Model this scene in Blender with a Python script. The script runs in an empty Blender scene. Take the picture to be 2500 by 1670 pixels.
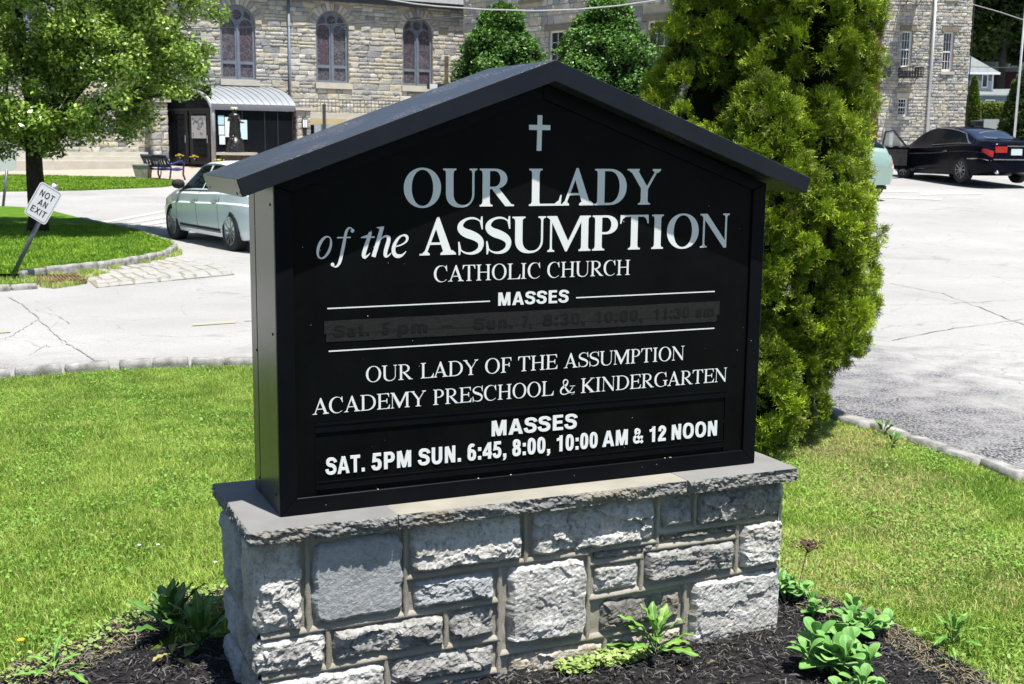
import bpy, bmesh, math, random
import numpy as np
from mathutils import Vector, Matrix, noise, geometry

# ------------------------------------------------------------------ camera, sky, sun, exposure
scene = bpy.context.scene
COL = scene.collection
FPX, CAMZ = 2982.19, 1.659
PITCH, ROLL = math.radians(9.1702), math.radians(0.6249)
_fw = np.array([0, math.cos(PITCH), -math.sin(PITCH)])
_rt0 = np.array([1.0, 0, 0]); _up0 = np.cross(_rt0, _fw)
_rt = math.cos(ROLL) * _rt0 + math.sin(ROLL) * _up0
_up = -math.sin(ROLL) * _rt0 + math.cos(ROLL) * _up0
cd = bpy.data.cameras.new('camera'); cam = bpy.data.objects.new('camera', cd); COL.objects.link(cam)
cd.sensor_width = 36.0; cd.lens = FPX / 2500 * 36; cd.clip_start = 0.05; cd.clip_end = 2000
cd.dof.use_dof = True; cd.dof.focus_distance = 4.3; cd.dof.aperture_fstop = 14.0
M = Matrix(((_rt[0], _up[0], -_fw[0], 0), (_rt[1], _up[1], -_fw[1], 0), (_rt[2], _up[2], -_fw[2], CAMZ), (0, 0, 0, 1)))
cam.matrix_world = M
scene.camera = cam
SUN_DIR = Vector((0.200, -0.225, 0.953)).normalized()
SUN_EL = math.asin(SUN_DIR.z)
world = bpy.data.worlds.new('World'); scene.world = world; world.use_nodes = True
wn = world.node_tree.nodes; wl = world.node_tree.links; wn.clear()
sky = wn.new('ShaderNodeTexSky'); sky.sky_type = 'NISHITA'; sky.sun_disc = False
sky.sun_elevation = SUN_EL; sky.sun_rotation = math.atan2(SUN_DIR.x, SUN_DIR.y)
sky.altitude = 100; sky.air_density = 1.0; sky.dust_density = 0.6; sky.ozone_density = 1.0
bg = wn.new('ShaderNodeBackground'); bg.inputs[1].default_value = 0.080
wo = wn.new('ShaderNodeOutputWorld'); wl.new(sky.outputs[0], bg.inputs[0]); wl.new(bg.outputs[0], wo.inputs[0])
sd = bpy.data.lights.new('sun', 'SUN'); sd.energy = 5.0; sd.angle = math.radians(0.53); sd.color = (1.0, 0.96, 0.90)
sun = bpy.data.objects.new('sun', sd); COL.objects.link(sun)
sun.rotation_euler = SUN_DIR.to_track_quat('Z', 'Y').to_euler(); sun.location = (6, -6, 30)
vs = scene.view_settings; vs.view_transform = 'Standard'; vs.look = 'None'; vs.exposure = 0.85; vs.gamma = 1.0; vs.use_curve_mapping = False
scene.cycles.max_bounces = 6; scene.cycles.diffuse_bounces = 3; scene.cycles.glossy_bounces = 3
scene.cycles.transparent_max_bounces = 8; scene.cycles.transmission_bounces = 3
scene.cycles.sample_clamp_indirect = 6.0; scene.cycles.caustics_reflective = False; scene.cycles.caustics_refractive = False

# ------------------------------------------------------------------ small helpers
R = math.radians
rnd = random.Random(7)
def ss(a, b, x):
    t = max(0.0, min(1.0, (x - a) / (b - a))); return t * t * (3 - 2 * t)
def itp(x, xs, ys):
    return float(np.interp(x, xs, ys))
def lotz(u, Y):
    base = -0.10 + 0.10 * ss(-3, 2, u)
    l = itp(Y, [22, 30, 36, 42, 52, 60, 200], [0, .06, .17, .41, .84, .9, 3.0])
    r = itp(Y, [14, 20, 32.7, 50, 70, 90, 200], [0, .1, .71, 1.6, 3.0, 4.3, 9])
    t = ss(-3, 9, u)
    return base + l * (1 - t) + r * t
def ray(x, y):
    return _fw + _rt * (x - 1250) / FPX - _up * (y - 835) / FPX
def gp(x, y, dz=0.0):
    """ground point seen at photo pixel x,y"""
    r = ray(x, y); k = 5.0
    for _ in range(60):
        u, Y = r[0] * k, r[1] * k
        kn = (lotz(u, Y) + dz - CAMZ) / r[2] if r[2] < -1e-4 else 60
        k += (min(kn, 200) - k) * 0.5
    return (r[0] * k, r[1] * k, lotz(r[0] * k, r[1] * k) + dz)
def at(x, y, Y):
    r = ray(x, y); k = Y / r[1]; return (r[0] * k, Y, CAMZ + r[2] * k)

def tag(o, label=None, cat=None, group=None, kind=None):
    if label: o['label'] = label
    if cat: o['category'] = cat
    if group: o['group'] = group
    if kind: o['kind'] = kind
    return o
def thing(name, label, cat, loc=(0, 0, 0), rz=0.0, group=None):
    o = bpy.data.objects.new(name, None); COL.objects.link(o)
    o.location = loc; o.rotation_euler = (0, 0, rz); o.empty_display_size = 0.2
    return tag(o, label, cat, group)
def link(name, me, mat=None, parent=None, smooth=False):
    o = bpy.data.objects.new(name, me); COL.objects.link(o)
    if mat: me.materials.clear(); me.materials.append(mat)
    if parent: o.parent = parent
    if smooth: me.polygons.foreach_set('use_smooth', [True] * len(me.polygons))
    return o
def copy_tree(o, parent=None):
    c = o.copy(); COL.objects.link(c); c.parent = parent
    for ch in list(o.children): copy_tree(ch, c)
    return c

class MB:
    def __init__(s): s.v = []; s.f = []
    def add(s, vs, fs):
        n = len(s.v); s.v += [tuple(p) for p in vs]; s.f += [tuple(i + n for i in f) for f in fs]; return s
    def box(s, x0, x1, y0, y1, z0, z1, m=None):
        vs = [(x0, y0, z0), (x1, y0, z0), (x1, y1, z0), (x0, y1, z0), (x0, y0, z1), (x1, y0, z1), (x1, y1, z1), (x0, y1, z1)]
        if m is not None: vs = [tuple(m @ Vector(p)) for p in vs]
        return s.add(vs, [(0, 3, 2, 1), (4, 5, 6, 7), (0, 1, 5, 4), (1, 2, 6, 5), (2, 3, 7, 6), (3, 0, 4, 7)])
    def bar(s, a, b, w, h=None, up=(0, 0, 1)):
        a = Vector(a); b = Vector(b); d = (b - a); L = d.length; d.normalize(); h = h or w
        sx = d.cross(Vector(up))
        if sx.length < 1e-4: sx = d.cross(Vector((1, 0, 0)))
        sx.normalize(); uz = sx.cross(d)
        m = Matrix(((sx.x, d.x, uz.x, a.x), (sx.y, d.y, uz.y, a.y), (sx.z, d.z, uz.z, a.z), (0, 0, 0, 1)))
        return s.box(-w / 2, w / 2, 0, L, -h / 2, h / 2, m)
    def tube(s, pts, r, n=8, cap=True):
        pts = [Vector(p) for p in pts]; rs = r if isinstance(r, (list, tuple)) else [r] * len(pts)
        base = len(s.v); ref = None
        for i, p in enumerate(pts):
            d = (pts[min(i + 1, len(pts) - 1)] - pts[max(i - 1, 0)]).normalized()
            if ref is None:
                ref = d.orthogonal().normalized()
            a = (ref - d * ref.dot(d)).normalized(); ref = a; b = d.cross(a)
            for k in range(n):
                t = 2 * math.pi * k / n
                s.v.append(tuple(p + (a * math.cos(t) + b * math.sin(t)) * rs[i]))
        for i in range(len(pts) - 1):
            for k in range(n):
                s.f.append((base + i * n + k, base + i * n + (k + 1) % n, base + (i + 1) * n + (k + 1) % n, base + (i + 1) * n + k))
        if cap:
            s.f.append(tuple(base + k for k in range(n))[::-1]); s.f.append(tuple(base + (len(pts) - 1) * n + k for k in range(n)))
        return s
    def lathe(s, prof, n=24, m=None):
        base = len(s.v)
        for r, z in prof:
            for k in range(n):
                t = 2 * math.pi * k / n; p = Vector((r * math.cos(t), r * math.sin(t), z))
                s.v.append(tuple(m @ p if m is not None else p))
        for i in range(len(prof) - 1):
            for k in range(n):
                s.f.append((base + i * n + k, base + i * n + (k + 1) % n, base + (i + 1) * n + (k + 1) % n, base + (i + 1) * n + k))
        return s
    def poly(s, pts, y0, y1, holes=(), axes='xz'):
        """prism of a 2-D outline (with holes) between y0 and y1; outline lies in x-z"""
        loops = [[Vector((p[0], p[1], 0)) for p in L] for L in [pts] + list(holes)]
        tris = geometry.tessellate_polygon(loops); flat = [p for L in loops for p in L]
        def P(p, d): return (p[0], d, p[1]) if axes == 'xz' else (p[0], p[1], d)
        base = len(s.v); n = len(flat)
        s.v += [P(p, y0) for p in flat] + [P(p, y1) for p in flat]
        for t in tris:
            s.f.append(tuple(base + i for i in t)); s.f.append(tuple(base + n + i for i in t[::-1]))
        k = 0
        for L in loops:
            m = len(L)
            for i in range(m):
                a, b = k + i, k + (i + 1) % m
                s.f.append((base + a, base + b, base + n + b, base + n + a))
            k += m
        return s
    def build(s, name, mat, parent=None, smooth=False, fix=True):
        me = bpy.data.meshes.new(name); me.from_pydata(s.v, [], s.f); me.validate()
        if fix:
            bm = bmesh.new(); bm.from_mesh(me); bmesh.ops.recalc_face_normals(bm, faces=bm.faces); bm.to_mesh(me); bm.free()
        return link(name, me, mat, parent, smooth)

def bevel_obj(o, w, seg=2):
    bm = bmesh.new(); bm.from_mesh(o.data)
    bmesh.ops.bevel(bm, geom=[e for e in bm.edges if e.is_manifold and e.calc_face_angle(0) > 0.5], offset=w, segments=seg, affect='EDGES', profile=0.5)
    bm.to_mesh(o.data); bm.free(); return o

def np_mesh(name, V, quads=None, tris=None, col=None):
    """fast mesh from numpy arrays; col = per-vertex rgb"""
    me = bpy.data.meshes.new(name)
    V = np.asarray(V, np.float32); me.vertices.add(len(V)); me.vertices.foreach_set('co', V.ravel())
    q = np.asarray(quads if quads is not None else np.zeros((0, 4)), np.int32); t = np.asarray(tris if tris is not None else np.zeros((0, 3)), np.int32)
    loops = np.concatenate([q.ravel(), t.ravel()]); me.loops.add(len(loops)); me.loops.foreach_set('vertex_index', loops)
    starts = np.concatenate([np.arange(len(q)) * 4, len(q) * 4 + np.arange(len(t)) * 3]).astype(np.int32)
    me.polygons.add(len(starts)); me.polygons.foreach_set('loop_start', starts)
    me.update(calc_edges=True)
    if col is not None:
        at_ = me.color_attributes.new('Col', 'FLOAT_COLOR', 'POINT')
        c = np.ones((len(V), 4), np.float32); c[:, :3] = col; at_.data.foreach_set('color', c.ravel())
    return me
def in_poly(P, poly):
    poly = np.asarray(poly)[:, :2]; x, y = P[:, 0], P[:, 1]; inside = np.zeros(len(P), bool); j = len(poly) - 1
    for i in range(len(poly)):
        xi, yi = poly[i]; xj, yj = poly[j]
        c = ((yi > y) != (yj > y)) & (x < (xj - xi) * (y - yi) / (yj - yi + 1e-12) + xi)
        inside ^= c; j = i
    return inside
def sheet(name, poly, zf, step, mat, kind='structure', label=None):
    poly2 = []
    for i in range(len(poly)):
        a = np.array(poly[i][:2]); b = np.array(poly[(i + 1) % len(poly)][:2]); n = max(1, int(np.linalg.norm(b - a) / step))
        poly2 += [tuple(a + (b - a) * k / n) for k in range(n)]
    P = np.array(poly2); lo, hi = P.min(0), P.max(0)
    gx, gy = np.meshgrid(np.arange(lo[0], hi[0], step), np.arange(lo[1], hi[1], step))
    G = np.stack([gx.ravel(), gy.ravel()], 1); G = G[in_poly(G, P)]
    pts = [Vector(p) for p in P] + [Vector(p) for p in G]
    edges = [(i, (i + 1) % len(P)) for i in range(len(P))]
    v, e, f, *_ = geometry.delaunay_2d_cdt(pts, edges, [], 1, 1e-5)
    me = bpy.data.meshes.new(name); me.from_pydata([(p[0], p[1], zf(p[0], p[1])) for p in v], [], f); me.update()
    bm = bmesh.new(); bm.from_mesh(me)
    for fc in bm.faces:
        if fc.normal.z < 0: fc.normal_flip()
    bm.to_mesh(me); bm.free()
    o = link(name, me, mat, None, True); return tag(o, label, kind=kind)

# ------------------------------------------------------------------ materials
def new_mat(name):
    m = bpy.data.materials.new(name); m.use_nodes = True; nt = m.node_tree
    return m, nt.nodes, nt.links, nt.nodes['Principled BSDF']
def ramp(N, stops, interp='LINEAR'):
    r = N.new('ShaderNodeValToRGB'); r.color_ramp.interpolation = interp
    while len(r.color_ramp.elements) < len(stops): r.color_ramp.elements.new(0.5)
    for e, (p, c) in zip(r.color_ramp.elements, stops):
        e.position = p; e.color = (*c, 1) if len(c) == 3 else c
    return r
def tex_noise(N, L, scale, detail=4, rough=0.55, src=None, dist=0.0):
    n = N.new('ShaderNodeTexNoise'); n.inputs['Scale'].default_value = scale; n.inputs['Detail'].default_value = detail
    n.inputs['Roughness'].default_value = rough; n.inputs['Distortion'].default_value = dist
    if src is None:
        g = N.new('ShaderNodeNewGeometry'); src = g.outputs['Position']
    L.new(src, n.inputs['Vector']); return n
def mixc(N, L, a, b, f, mode='MIX'):
    m = N.new('ShaderNodeMix'); m.data_type = 'RGBA'; m.blend_type = mode
    for sock, v in ((6, a), (7, b), (0, f)):
        if hasattr(v, 'links') or hasattr(v, 'is_linked'): L.new(v, m.inputs[sock])
        elif sock == 0: m.inputs[0].default_value = v
        else: m.inputs[sock].default_value = (*v, 1)
    return m.outputs[2]
def mapr(N, L, v, a, b, c=0.0, d=1.0):
    m = N.new('ShaderNodeMapRange'); L.new(v, m.inputs[0]); m.inputs[1].default_value = a; m.inputs[2].default_value = b
    m.inputs[3].default_value = c; m.inputs[4].default_value = d; return m.outputs[0]
def bump(N, L, h, strength, dist, bs, prev=None):
    b = N.new('ShaderNodeBump'); b.inputs['Strength'].default_value = strength; b.inputs['Distance'].default_value = dist
    L.new(h, b.inputs['Height'])
    if prev is not None: L.new(prev, b.inputs['Normal'])
    L.new(b.outputs[0], bs.inputs['Normal']); return b.outputs[0]
def plain(name, c, rough=0.5, metal=0.0, c2=None, scale=8.0, bmp=0.0, bscale=60.0, spec=0.5, coat=0.0, bdist=0.01, obj=True):
    m, N, L, B = new_mat(name)
    B.inputs['Base Color'].default_value = (*c, 1); B.inputs['Roughness'].default_value = rough; B.inputs['Metallic'].default_value = metal
    B.inputs['Specular IOR Level'].default_value = spec; B.inputs['Coat Weight'].default_value = coat; B.inputs['Coat Roughness'].default_value = 0.04
    tc = N.new('ShaderNodeTexCoord'); src = tc.outputs['Object'] if obj else None
    c2 = c2 or tuple(x * 0.8 for x in c)
    n = tex_noise(N, L, scale, 5, 0.6, src); f = mapr(N, L, n.outputs[0], 0.35, 0.65)
    L.new(mixc(N, L, c, c2, f), B.inputs['Base Color'])
    if bmp:
        n2 = tex_noise(N, L, bscale, 5, 0.65, src); bump(N, L, n2.outputs[0], bmp, bdist, B)
    return m
def foliage(name, c_dark, c_light, rough=0.45, trans=0.25, spec=0.4, dry=(0.24, 0.18, 0.07)):
    """leaf colour = mix(dark, light) by the leaf's own stored value"""
    m, N, L, B = new_mat(name)
    a = N.new('ShaderNodeAttribute'); a.attribute_name = 'Col'
    sep = N.new('ShaderNodeSeparateColor'); L.new(a.outputs[0], sep.inputs[0])
    c = mixc(N, L, c_dark, c_light, sep.outputs[0])
    c = mixc(N, L, c, dry, sep.outputs[1])
    L.new(c, B.inputs['Base Color']); B.inputs['Roughness'].default_value = rough; B.inputs['Specular IOR Level'].default_value = spec
    t = N.new('ShaderNodeBsdfTranslucent'); L.new(mixc(N, L, c, (0.35, 0.5, 0.05), 0.25), t.inputs[0])
    mx = N.new('ShaderNodeMixShader'); mx.inputs[0].default_value = trans
    L.new(B.outputs[0], mx.inputs[1]); L.new(t.outputs[0], mx.inputs[2]); L.new(mx.outputs[0], N['Material Output'].inputs[0])
    return m

MT = {}
MT['black_metal'] = plain('black_metal', (0.0030, 0.0035, 0.0052), 0.38, 0, (0.005, 0.0058, 0.0075), 5, 0.02, 40, 0.06)
def weathered_metal():
    m, N, L, B = new_mat('weathered_metal'); tc = N.new('ShaderNodeTexCoord')
    n = tex_noise(N, L, 26, 8, 0.75, tc.outputs['Object']); n3 = tex_noise(N, L, 3.0, 4, 0.5, tc.outputs['Object'])
    v = N.new('ShaderNodeTexVoronoi'); v.inputs['Scale'].default_value = 110; L.new(tc.outputs['Object'], v.inputs['Vector'])
    spots = mapr(N, L, v.outputs['Distance'], 0.30, 0.16)
    mask = N.new('ShaderNodeMath'); mask.operation = 'MULTIPLY'; L.new(spots, mask.inputs[0]); L.new(mapr(N, L, n3.outputs[0], 0.50, 0.58), mask.inputs[1])
    c = mixc(N, L, (0.018, 0.022, 0.032), (0.034, 0.038, 0.048), mapr(N, L, n.outputs[0], 0.4, 0.7))
    c = mixc(N, L, c, (0.38, 0.37, 0.30), mask.outputs[0]); L.new(c, B.inputs['Base Color'])
    B.inputs['Roughness'].default_value = 0.42; B.inputs['Specular IOR Level'].default_value = 0.6
    bump(N, L, n.outputs[0], 0.08, 0.004, B); return m
MT['weathered_metal'] = weathered_metal()
def side_metal():
    m, N, L, B = new_mat('streaked_metal'); tc = N.new('ShaderNodeTexCoord')
    mp = N.new('ShaderNodeMapping'); mp.inputs['Scale'].default_value = (14, 14, 1.2); L.new(tc.outputs['Object'], mp.inputs[0])
    n = tex_noise(N, L, 1.5, 6, 0.65, mp.outputs[0])
    L.new(mixc(N, L, (0.016, 0.017, 0.018), (0.05, 0.05, 0.043), mapr(N, L, n.outputs[0], 0.4, 0.75)), B.inputs['Base Color'])
    B.inputs['Roughness'].default_value = 0.27; B.inputs['Specular IOR Level'].default_value = 0.55; return m
MT['side_metal'] = side_metal()
def face_black():
    m, N, L, B = new_mat('sign_face_black'); tc = N.new('ShaderNodeTexCoord')
    v = N.new('ShaderNodeTexVoronoi'); v.inputs['Scale'].default_value = 75; L.new(tc.outputs['Object'], v.inputs['Vector'])
    n = tex_noise(N, L, 3, 6, 0.7, tc.outputs['Object'])
    dots = mapr(N, L, v.outputs['Distance'], 0.07, 0.045)
    wn_ = N.new('ShaderNodeTexWhiteNoise'); L.new(v.outputs['Position'], wn_.inputs[0])
    mk = N.new('ShaderNodeMath'); mk.operation = 'MULTIPLY'; L.new(dots, mk.inputs[0]); L.new(mapr(N, L, wn_.outputs[0], 0.98, 0.995), mk.inputs[1])
    c = mixc(N, L, (0.0020, 0.0024, 0.0028), (0.0050, 0.0058, 0.0058), mapr(N, L, n.outputs[0], 0.35, 0.7))
    L.new(mixc(N, L, c, (0.22, 0.21, 0.18), mk.outputs[0]), B.inputs['Base Color'])
    B.inputs['Roughness'].default_value = 0.38; B.inputs['Specular IOR Level'].default_value = 0.06; return m
MT['face'] = face_black()
MT['letter'] = plain('white_vinyl', (0.74, 0.76, 0.76), 0.4, 0, (0.72, 0.74, 0.74), 6, spec=0.4)
MT['tape'] = plain('black_tape', (0.0080, 0.0080, 0.0080), 0.6, 0, (0.0125, 0.0122, 0.0118), 60, 0.5, 90, 0.3, bdist=0.003)
MT['ghost'] = plain('faded_letter', (0.0075, 0.0074, 0.0074), 0.6, 0, spec=0.2)
# ------------------------------------------------------------------ serif lettering drawn from outlines (cap height = 1)
def arc(cx, cy, rx, ry, a0, a1, n=20, e=2.0):
    out = []
    for i in range(n + 1):
        t = R(a0 + (a1 - a0) * i / n); c, s = math.cos(t), math.sin(t)
        out.append((cx + rx * math.copysign(abs(c) ** (2 / e), c), cy + ry * math.copysign(abs(s) ** (2 / e), s)))
    return out
def stem(x0, x1, y0, y1, ext, st, top=(1, 1), bot=(1, 1), br=None):
    """vertical stem with bracketed slab serifs; top/bot = (left, right) serif lengths as factors"""
    br = br or st * 2.2; p = []
    def br_curve(xa, ya, xb, yb):  # concave quarter from (xa,ya) on slab to (xb,yb) on stem
        return [(xb + (xa - xb) * (1 - math.sin(t)), ya + (yb - ya) * (1 - math.cos(t))) for t in [R(a) for a in (15, 30, 45, 60, 75, 90)]]
    if bot[0] or bot[1]:
        xl, xr = x0 - ext * bot[0], x1 + ext * bot[1]
        p += [(xl, y0), (xr, y0)]
        p += ([(xr, y0 + st)] + br_curve(x1 + ext * bot[1] * .75, y0 + st, x1, y0 + st + br)) if bot[1] else []
    else: p += [(x0, y0), (x1, y0)]
    if top[0] or top[1]:
        xl2, xr2 = x0 - ext * top[0], x1 + ext * top[1]
        if top[1]: p += br_curve(x1 + ext * top[1] * .75, y1 - st, x1, y1 - st - br)[::-1] + [(xr2, y1 - st)]
        p += [(xr2, y1), (xl2, y1)]
        if top[0]: p += [(xl2, y1 - st)] + br_curve(x0 - ext * top[0] * .75, y1 - st, x0, y1 - st - br)
    else: p += [(x1, y1), (x0, y1)]
    if bot[0]: p += br_curve(x0 - ext * bot[0] * .75, y0 + st, x0, y0 + st + br)[::-1] + [(x0 - ext * bot[0], y0 + st)]
    return (p, [])
def bez(p, n=10):
    """piecewise cubic through control list p0,c,c,p1,c,c,p2..."""
    out = []
    for i in range(0, len(p) - 1, 3):
        a, b, c, d = p[i:i + 4]
        for k in range(n + (i + 4 >= len(p))):
            t = k / n; q = 1 - t
            out.append(tuple(q**3 * a[j] + 3 * q * q * t * b[j] + 3 * q * t * t * c[j] + t**3 * d[j] for j in (0, 1)))
    return out
def stroke(pts, ws):
    n = len(pts); L = []; Rr = []
    for i, p in enumerate(pts):
        a = pts[max(i - 1, 0)]; b = pts[min(i + 1, n - 1)]; dx, dy = b[0] - a[0], b[1] - a[1]; l = math.hypot(dx, dy) or 1
        w = ws(i / (n - 1)) / 2; L.append((p[0] - dy / l * w, p[1] + dx / l * w)); Rr.append((p[0] + dy / l * w, p[1] - dx / l * w))
    return (L + Rr[::-1], [])
def wl_(*kv):
    xs = kv[0::2]; ys = kv[1::2]
    return lambda t: itp(t, xs, ys)
ADV = dict(O=(778, 722), U=(722, 722), R=(722, 667), L=(667, 611), A=(722, 722), D=(722, 722), Y=(722, 722), S=(556, 556), M=(944, 889), P=(611, 556), T=(667, 611),
           I=(389, 333), N=(722, 722), C=(722, 667), H=(778, 722), F=(611, 556), E=(667, 611), G=(778, 722), K=(778, 722))
def glyph(ch, b):
    S, H, st, e = (.225, .062, .042, .085) if b else (.148, .044, .030, .105)
    A = ADV.get(ch, (778, 778))[0 if b else 1] / 662; P = []; m = .04
    if ch == ' ': return [], .36
    if ch == 'I': x = (A - S) / 2; P = [stem(x, x + S, 0, 1, e, st)]
    elif ch == 'L': x = m + e; P = [stem(x, x + S, 0, 1, e, st), ([(x + S - .01, 0), (A - .01, 0), (A + .02, .29), (A - .015, .29), (A - .07, .14), (A - m - .15, st * 1.3), (x + S - .01, st * 1.3)], [])]
    elif ch in 'EF':
        x = m + e; r = A - m; P = [stem(x, x + S, 0, 1, e, st, bot=(1, 0 if ch == 'E' else 1))]
        P.append(([(x + S - .01, 1), (r - .04, 1), (r - .03, .77), (r - .065, .77), (r - .10, .89), (r - .19, 1 - st * 1.3), (x + S - .01, 1 - st * 1.3)], []))
        P.append(([(x + S - .01, .54), (r - .24, .54), (r - .19, .66), (r - .155, .66), (r - .155, .36), (r - .19, .36), (r - .24, .49), (x + S - .01, .49)], []))
        if ch == 'E': P.append(([(x + S - .01, 0), (r - .01, 0), (r + .02, .26), (r - .015, .26), (r - .07, .12), (r - .17, st * 1.3), (x + S - .01, st * 1.3)], []))
    elif ch == 'T':
        c = A / 2; l, r = m - .01, A - m + .01; P = [stem(c - S / 2, c + S / 2, 0, .99, e, st, top=(0, 0))]
        P.append(([(l + .01, 1), (r - .01, 1), (r, .75), (r - .035, .75), (r - .08, .88), (r - .17, 1 - st * 1.3), (l + .17, 1 - st * 1.3), (l + .08, .88), (l + .035, .75), (l, .75)], []))
    elif ch == 'H':
        x = m + e; x2 = A - m - e - S; P = [stem(x, x + S, 0, 1, e, st), stem(x2, x2 + S, 0, 1, e, st), ([(x + S - .01, .54), (x2 + .01, .54), (x2 + .01, .54 - H * 1.1), (x + S - .01, .54 - H * 1.1)], [])]
    elif ch == 'N':
        x = m + e; x2 = A - m - e - H
        P = [stem(x, x + H, 0, .98, e, st, top=(0, 0)), stem(x2, x2 + H, 0.02, 1, e, st, bot=(0, 0)),
             ([(m - .02, 1), (x + S * .62, 1), (x2 + H, .13), (x2 + H, -.02), (x2 - .035, -.02), (x + H * .5, .86), (m - .02 + .04, 1 - st), (m - .02, 1 - st)], [])]
    elif ch == 'M':
        x = m + e * .8; x2 = A - m - e * .8 - S; mid = (x + x2 + H) / 2 - .01
        P = [stem(x, x + H, 0, .98, e * .9, st, top=(0, 0)), stem(x2, x2 + S, 0, 1, e * .9, st, top=(0, 1)),
             ([(m - .03, 1), (x + S * .95, 1), (mid + .08, .25), (mid + .02, 0), (mid - .03, 0), (x + H * .6, .87), (m, 1 - st), (m - .03, 1 - st)], []),
             ([(x2 + .05, 1), (x2 + .02, .86), (mid + .02, 0), (mid - .03, 0), (mid + .01, .20), (x2 - .04, 1)], [])]
    elif ch == 'U':
        x = m + e * .8; xr = A - m - e; ring_o = arc((x + xr) / 2, .36, (xr - x) / 2, .38, 180, 360, 24, 2.3)
        ring_i = arc((x + S + xr - H) / 2, .36, (xr - H - x - S) / 2, .38 - H * 1.05, 180, 360, 24, 2.3)
        P = [stem(x, x + S, .36, 1, e, st, bot=(0, 0)), stem(xr - H, xr, .36, 1, e, st, bot=(0, 0)), (ring_o + ring_i[::-1], [])]
    elif ch == 'O':
        P = [(arc(A / 2, .5, A / 2 - m, .52, 0, 360, 48, 2.06)[:-1], [arc(A / 2, .5, A / 2 - m - S * 1.03, .52 - H * .85, 0, 360, 48, 2.1)[:-1][::-1]])]
    elif ch in 'CG':
        rx = A / 2 - m + .03; cx = m + rx; w = S * 1.05
        o = arc(cx, .5, rx, .52, 42, 318, 40, 2.05); i = arc(cx + w * .38, .5, rx - w * .66, .52 - H * .85, 47, 309, 40, 2.1); P = [(o + i[::-1], [])]
        xr = o[0][0]
        P.append(([(xr - .005, 1.02), (xr + .025, .66), (xr - .012, .66), (xr - .07, .82), (xr - .14, .90), (xr - .12, .93), (xr - .055, .95), (xr - .03, 1.02)], []))
        if ch == 'G': P.append(stem(xr - S * .85, xr + S * .15, .06, .44, e, st, bot=(0, 0)))
    elif ch == 'D':
        x = m + e; r = A - m; xm = x + S + (r - x - S) * .22
        o = [(x + S * .4, 1), (xm, 1)] + arc(xm, .5, r - xm, .5, 90, -90, 30, 2.1) + [(xm, 0), (x + S * .4, 0)]
        i = [(x + S - .004, 1 - H)] + arc(xm, .5, r - xm - S, .5 - H, 90, -90, 30, 2.1) + [(x + S - .004, H)]
        P = [stem(x, x + S, 0, 1, e, st, top=(1, 0), bot=(1, 0)), (o, [i[::-1]])]
    elif ch in 'PR':
        x = m + e; r = A - m - (.02 if ch == 'P' else .16); yb = .46; ym = (1 + yb) / 2; ry = (1 - yb) / 2; xm = x + S + (r - x - S) * .25
        o = [(x + S * .4, 1), (xm, 1)] + arc(xm, ym, r - xm, ry, 90, -90, 26, 2.1) + [(xm, yb), (x + S * .4, yb)]
        i = [(x + S - .004, 1 - H)] + arc(xm, ym, r - xm - S * .95, ry - H, 90, -90, 26, 2.1) + [(x + S - .004, yb + H)]
        P = [stem(x, x + S, 0, 1, e, st, top=(1, 0)), (o, [i[::-1]])]
        if ch == 'R':
            P.append(([(x + S + .02, yb + H * .8), (x + S + .02 + S * 1.05, yb + H * .8), (A - .07, st * 1.3), (A + .015, st), (A + .015, 0), (A - .20 - S * .25, 0)], []))
    elif ch == 'A':
        c = A / 2 - (.0); l = m + .12; rr = A - m - .12
        P = [([(l - .02, st * .6), (l + H * .95, st * .6), (c + .01 + H * .5, .93), (c + .01, 1.02), (c - .02, 1.02)], []),
             ([(c - .02, 1.02), (c + .04, 1.02), (rr + .035, st * .6), (rr - S * 1.02 + .02, st * .6), (c - S * .42, .83)], []),
             ([(l + .10, .34), (rr - S * .6, .34), (rr - S * .6, .34 - H), (l + .085, .34 - H)], []),
             ([(m - .02, 0), (l + .15, 0), (l + .15, st), (l + .07, st * 2.6), (l - .0, st * 2.6), (l - .06, st), (m - .02, st)], []),
             ([(rr - S - .085, 0), (A - m + .02, 0), (A - m + .02, st), (rr + .05, st * 2.8), (rr - S * .9, st * 2.8), (rr - S - .085, st)], [])]
    elif ch == 'Y':
        c = A / 2 + .01; P = [stem(c - S / 2, c + S / 2, 0, .44, e, st, top=(0, 0)),
             ([(m + .06, 1 - st), (m + .06 + S * 1.05, 1 - st), (c + S * .52, .47), (c + S * .5, .40), (c - S * .5, .40), (c - S * .5, .46)], []),
             ([(A - m - .10 - H * .6, 1 - st), (A - m - .10 + H * .6, 1 - st), (c + S * .5, .43), (c + S * .12, .43)], []),
             ([(m - .04, 1), (m + .12 + S, 1), (m + .12 + S, 1 - st), (m + .06 + S * .95, 1 - st * 2.4), (m + .075, 1 - st * 2.4), (m + .01, 1 - st), (m - .04, 1 - st)], []),
             ([(A - m - .24, 1), (A - m + .03, 1), (A - m + .03, 1 - st), (A - m - .06, 1 - st * 2.6), (A - m - .15, 1 - st * 2.6), (A - m - .24, 1 - st)], [])]
    elif ch == 'K':
        x = m + e; P = [stem(x, x + S, 0, 1, e, st), ([(x + S - .01, .43), (x + S - .01, .50), (A - m - .20, .97), (A - m - .13, .97), (x + S + .12, .50)], []),
             ([(x + S + .03, .50), (x + S + .17, .62), (A - m - .03, st), (A - m - .03, 0), (A - m - .03 - S * 1.3, 0)], []),
             ([(A - m - .32, 1), (A - m, 1), (A - m, 1 - st), (A - m - .32, 1 - st)], []), ([(A - m - .36, 0), (A - m + .05, 0), (A - m + .05, st), (A - m - .36, st)], [])]
    elif ch == 'S':
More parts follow.
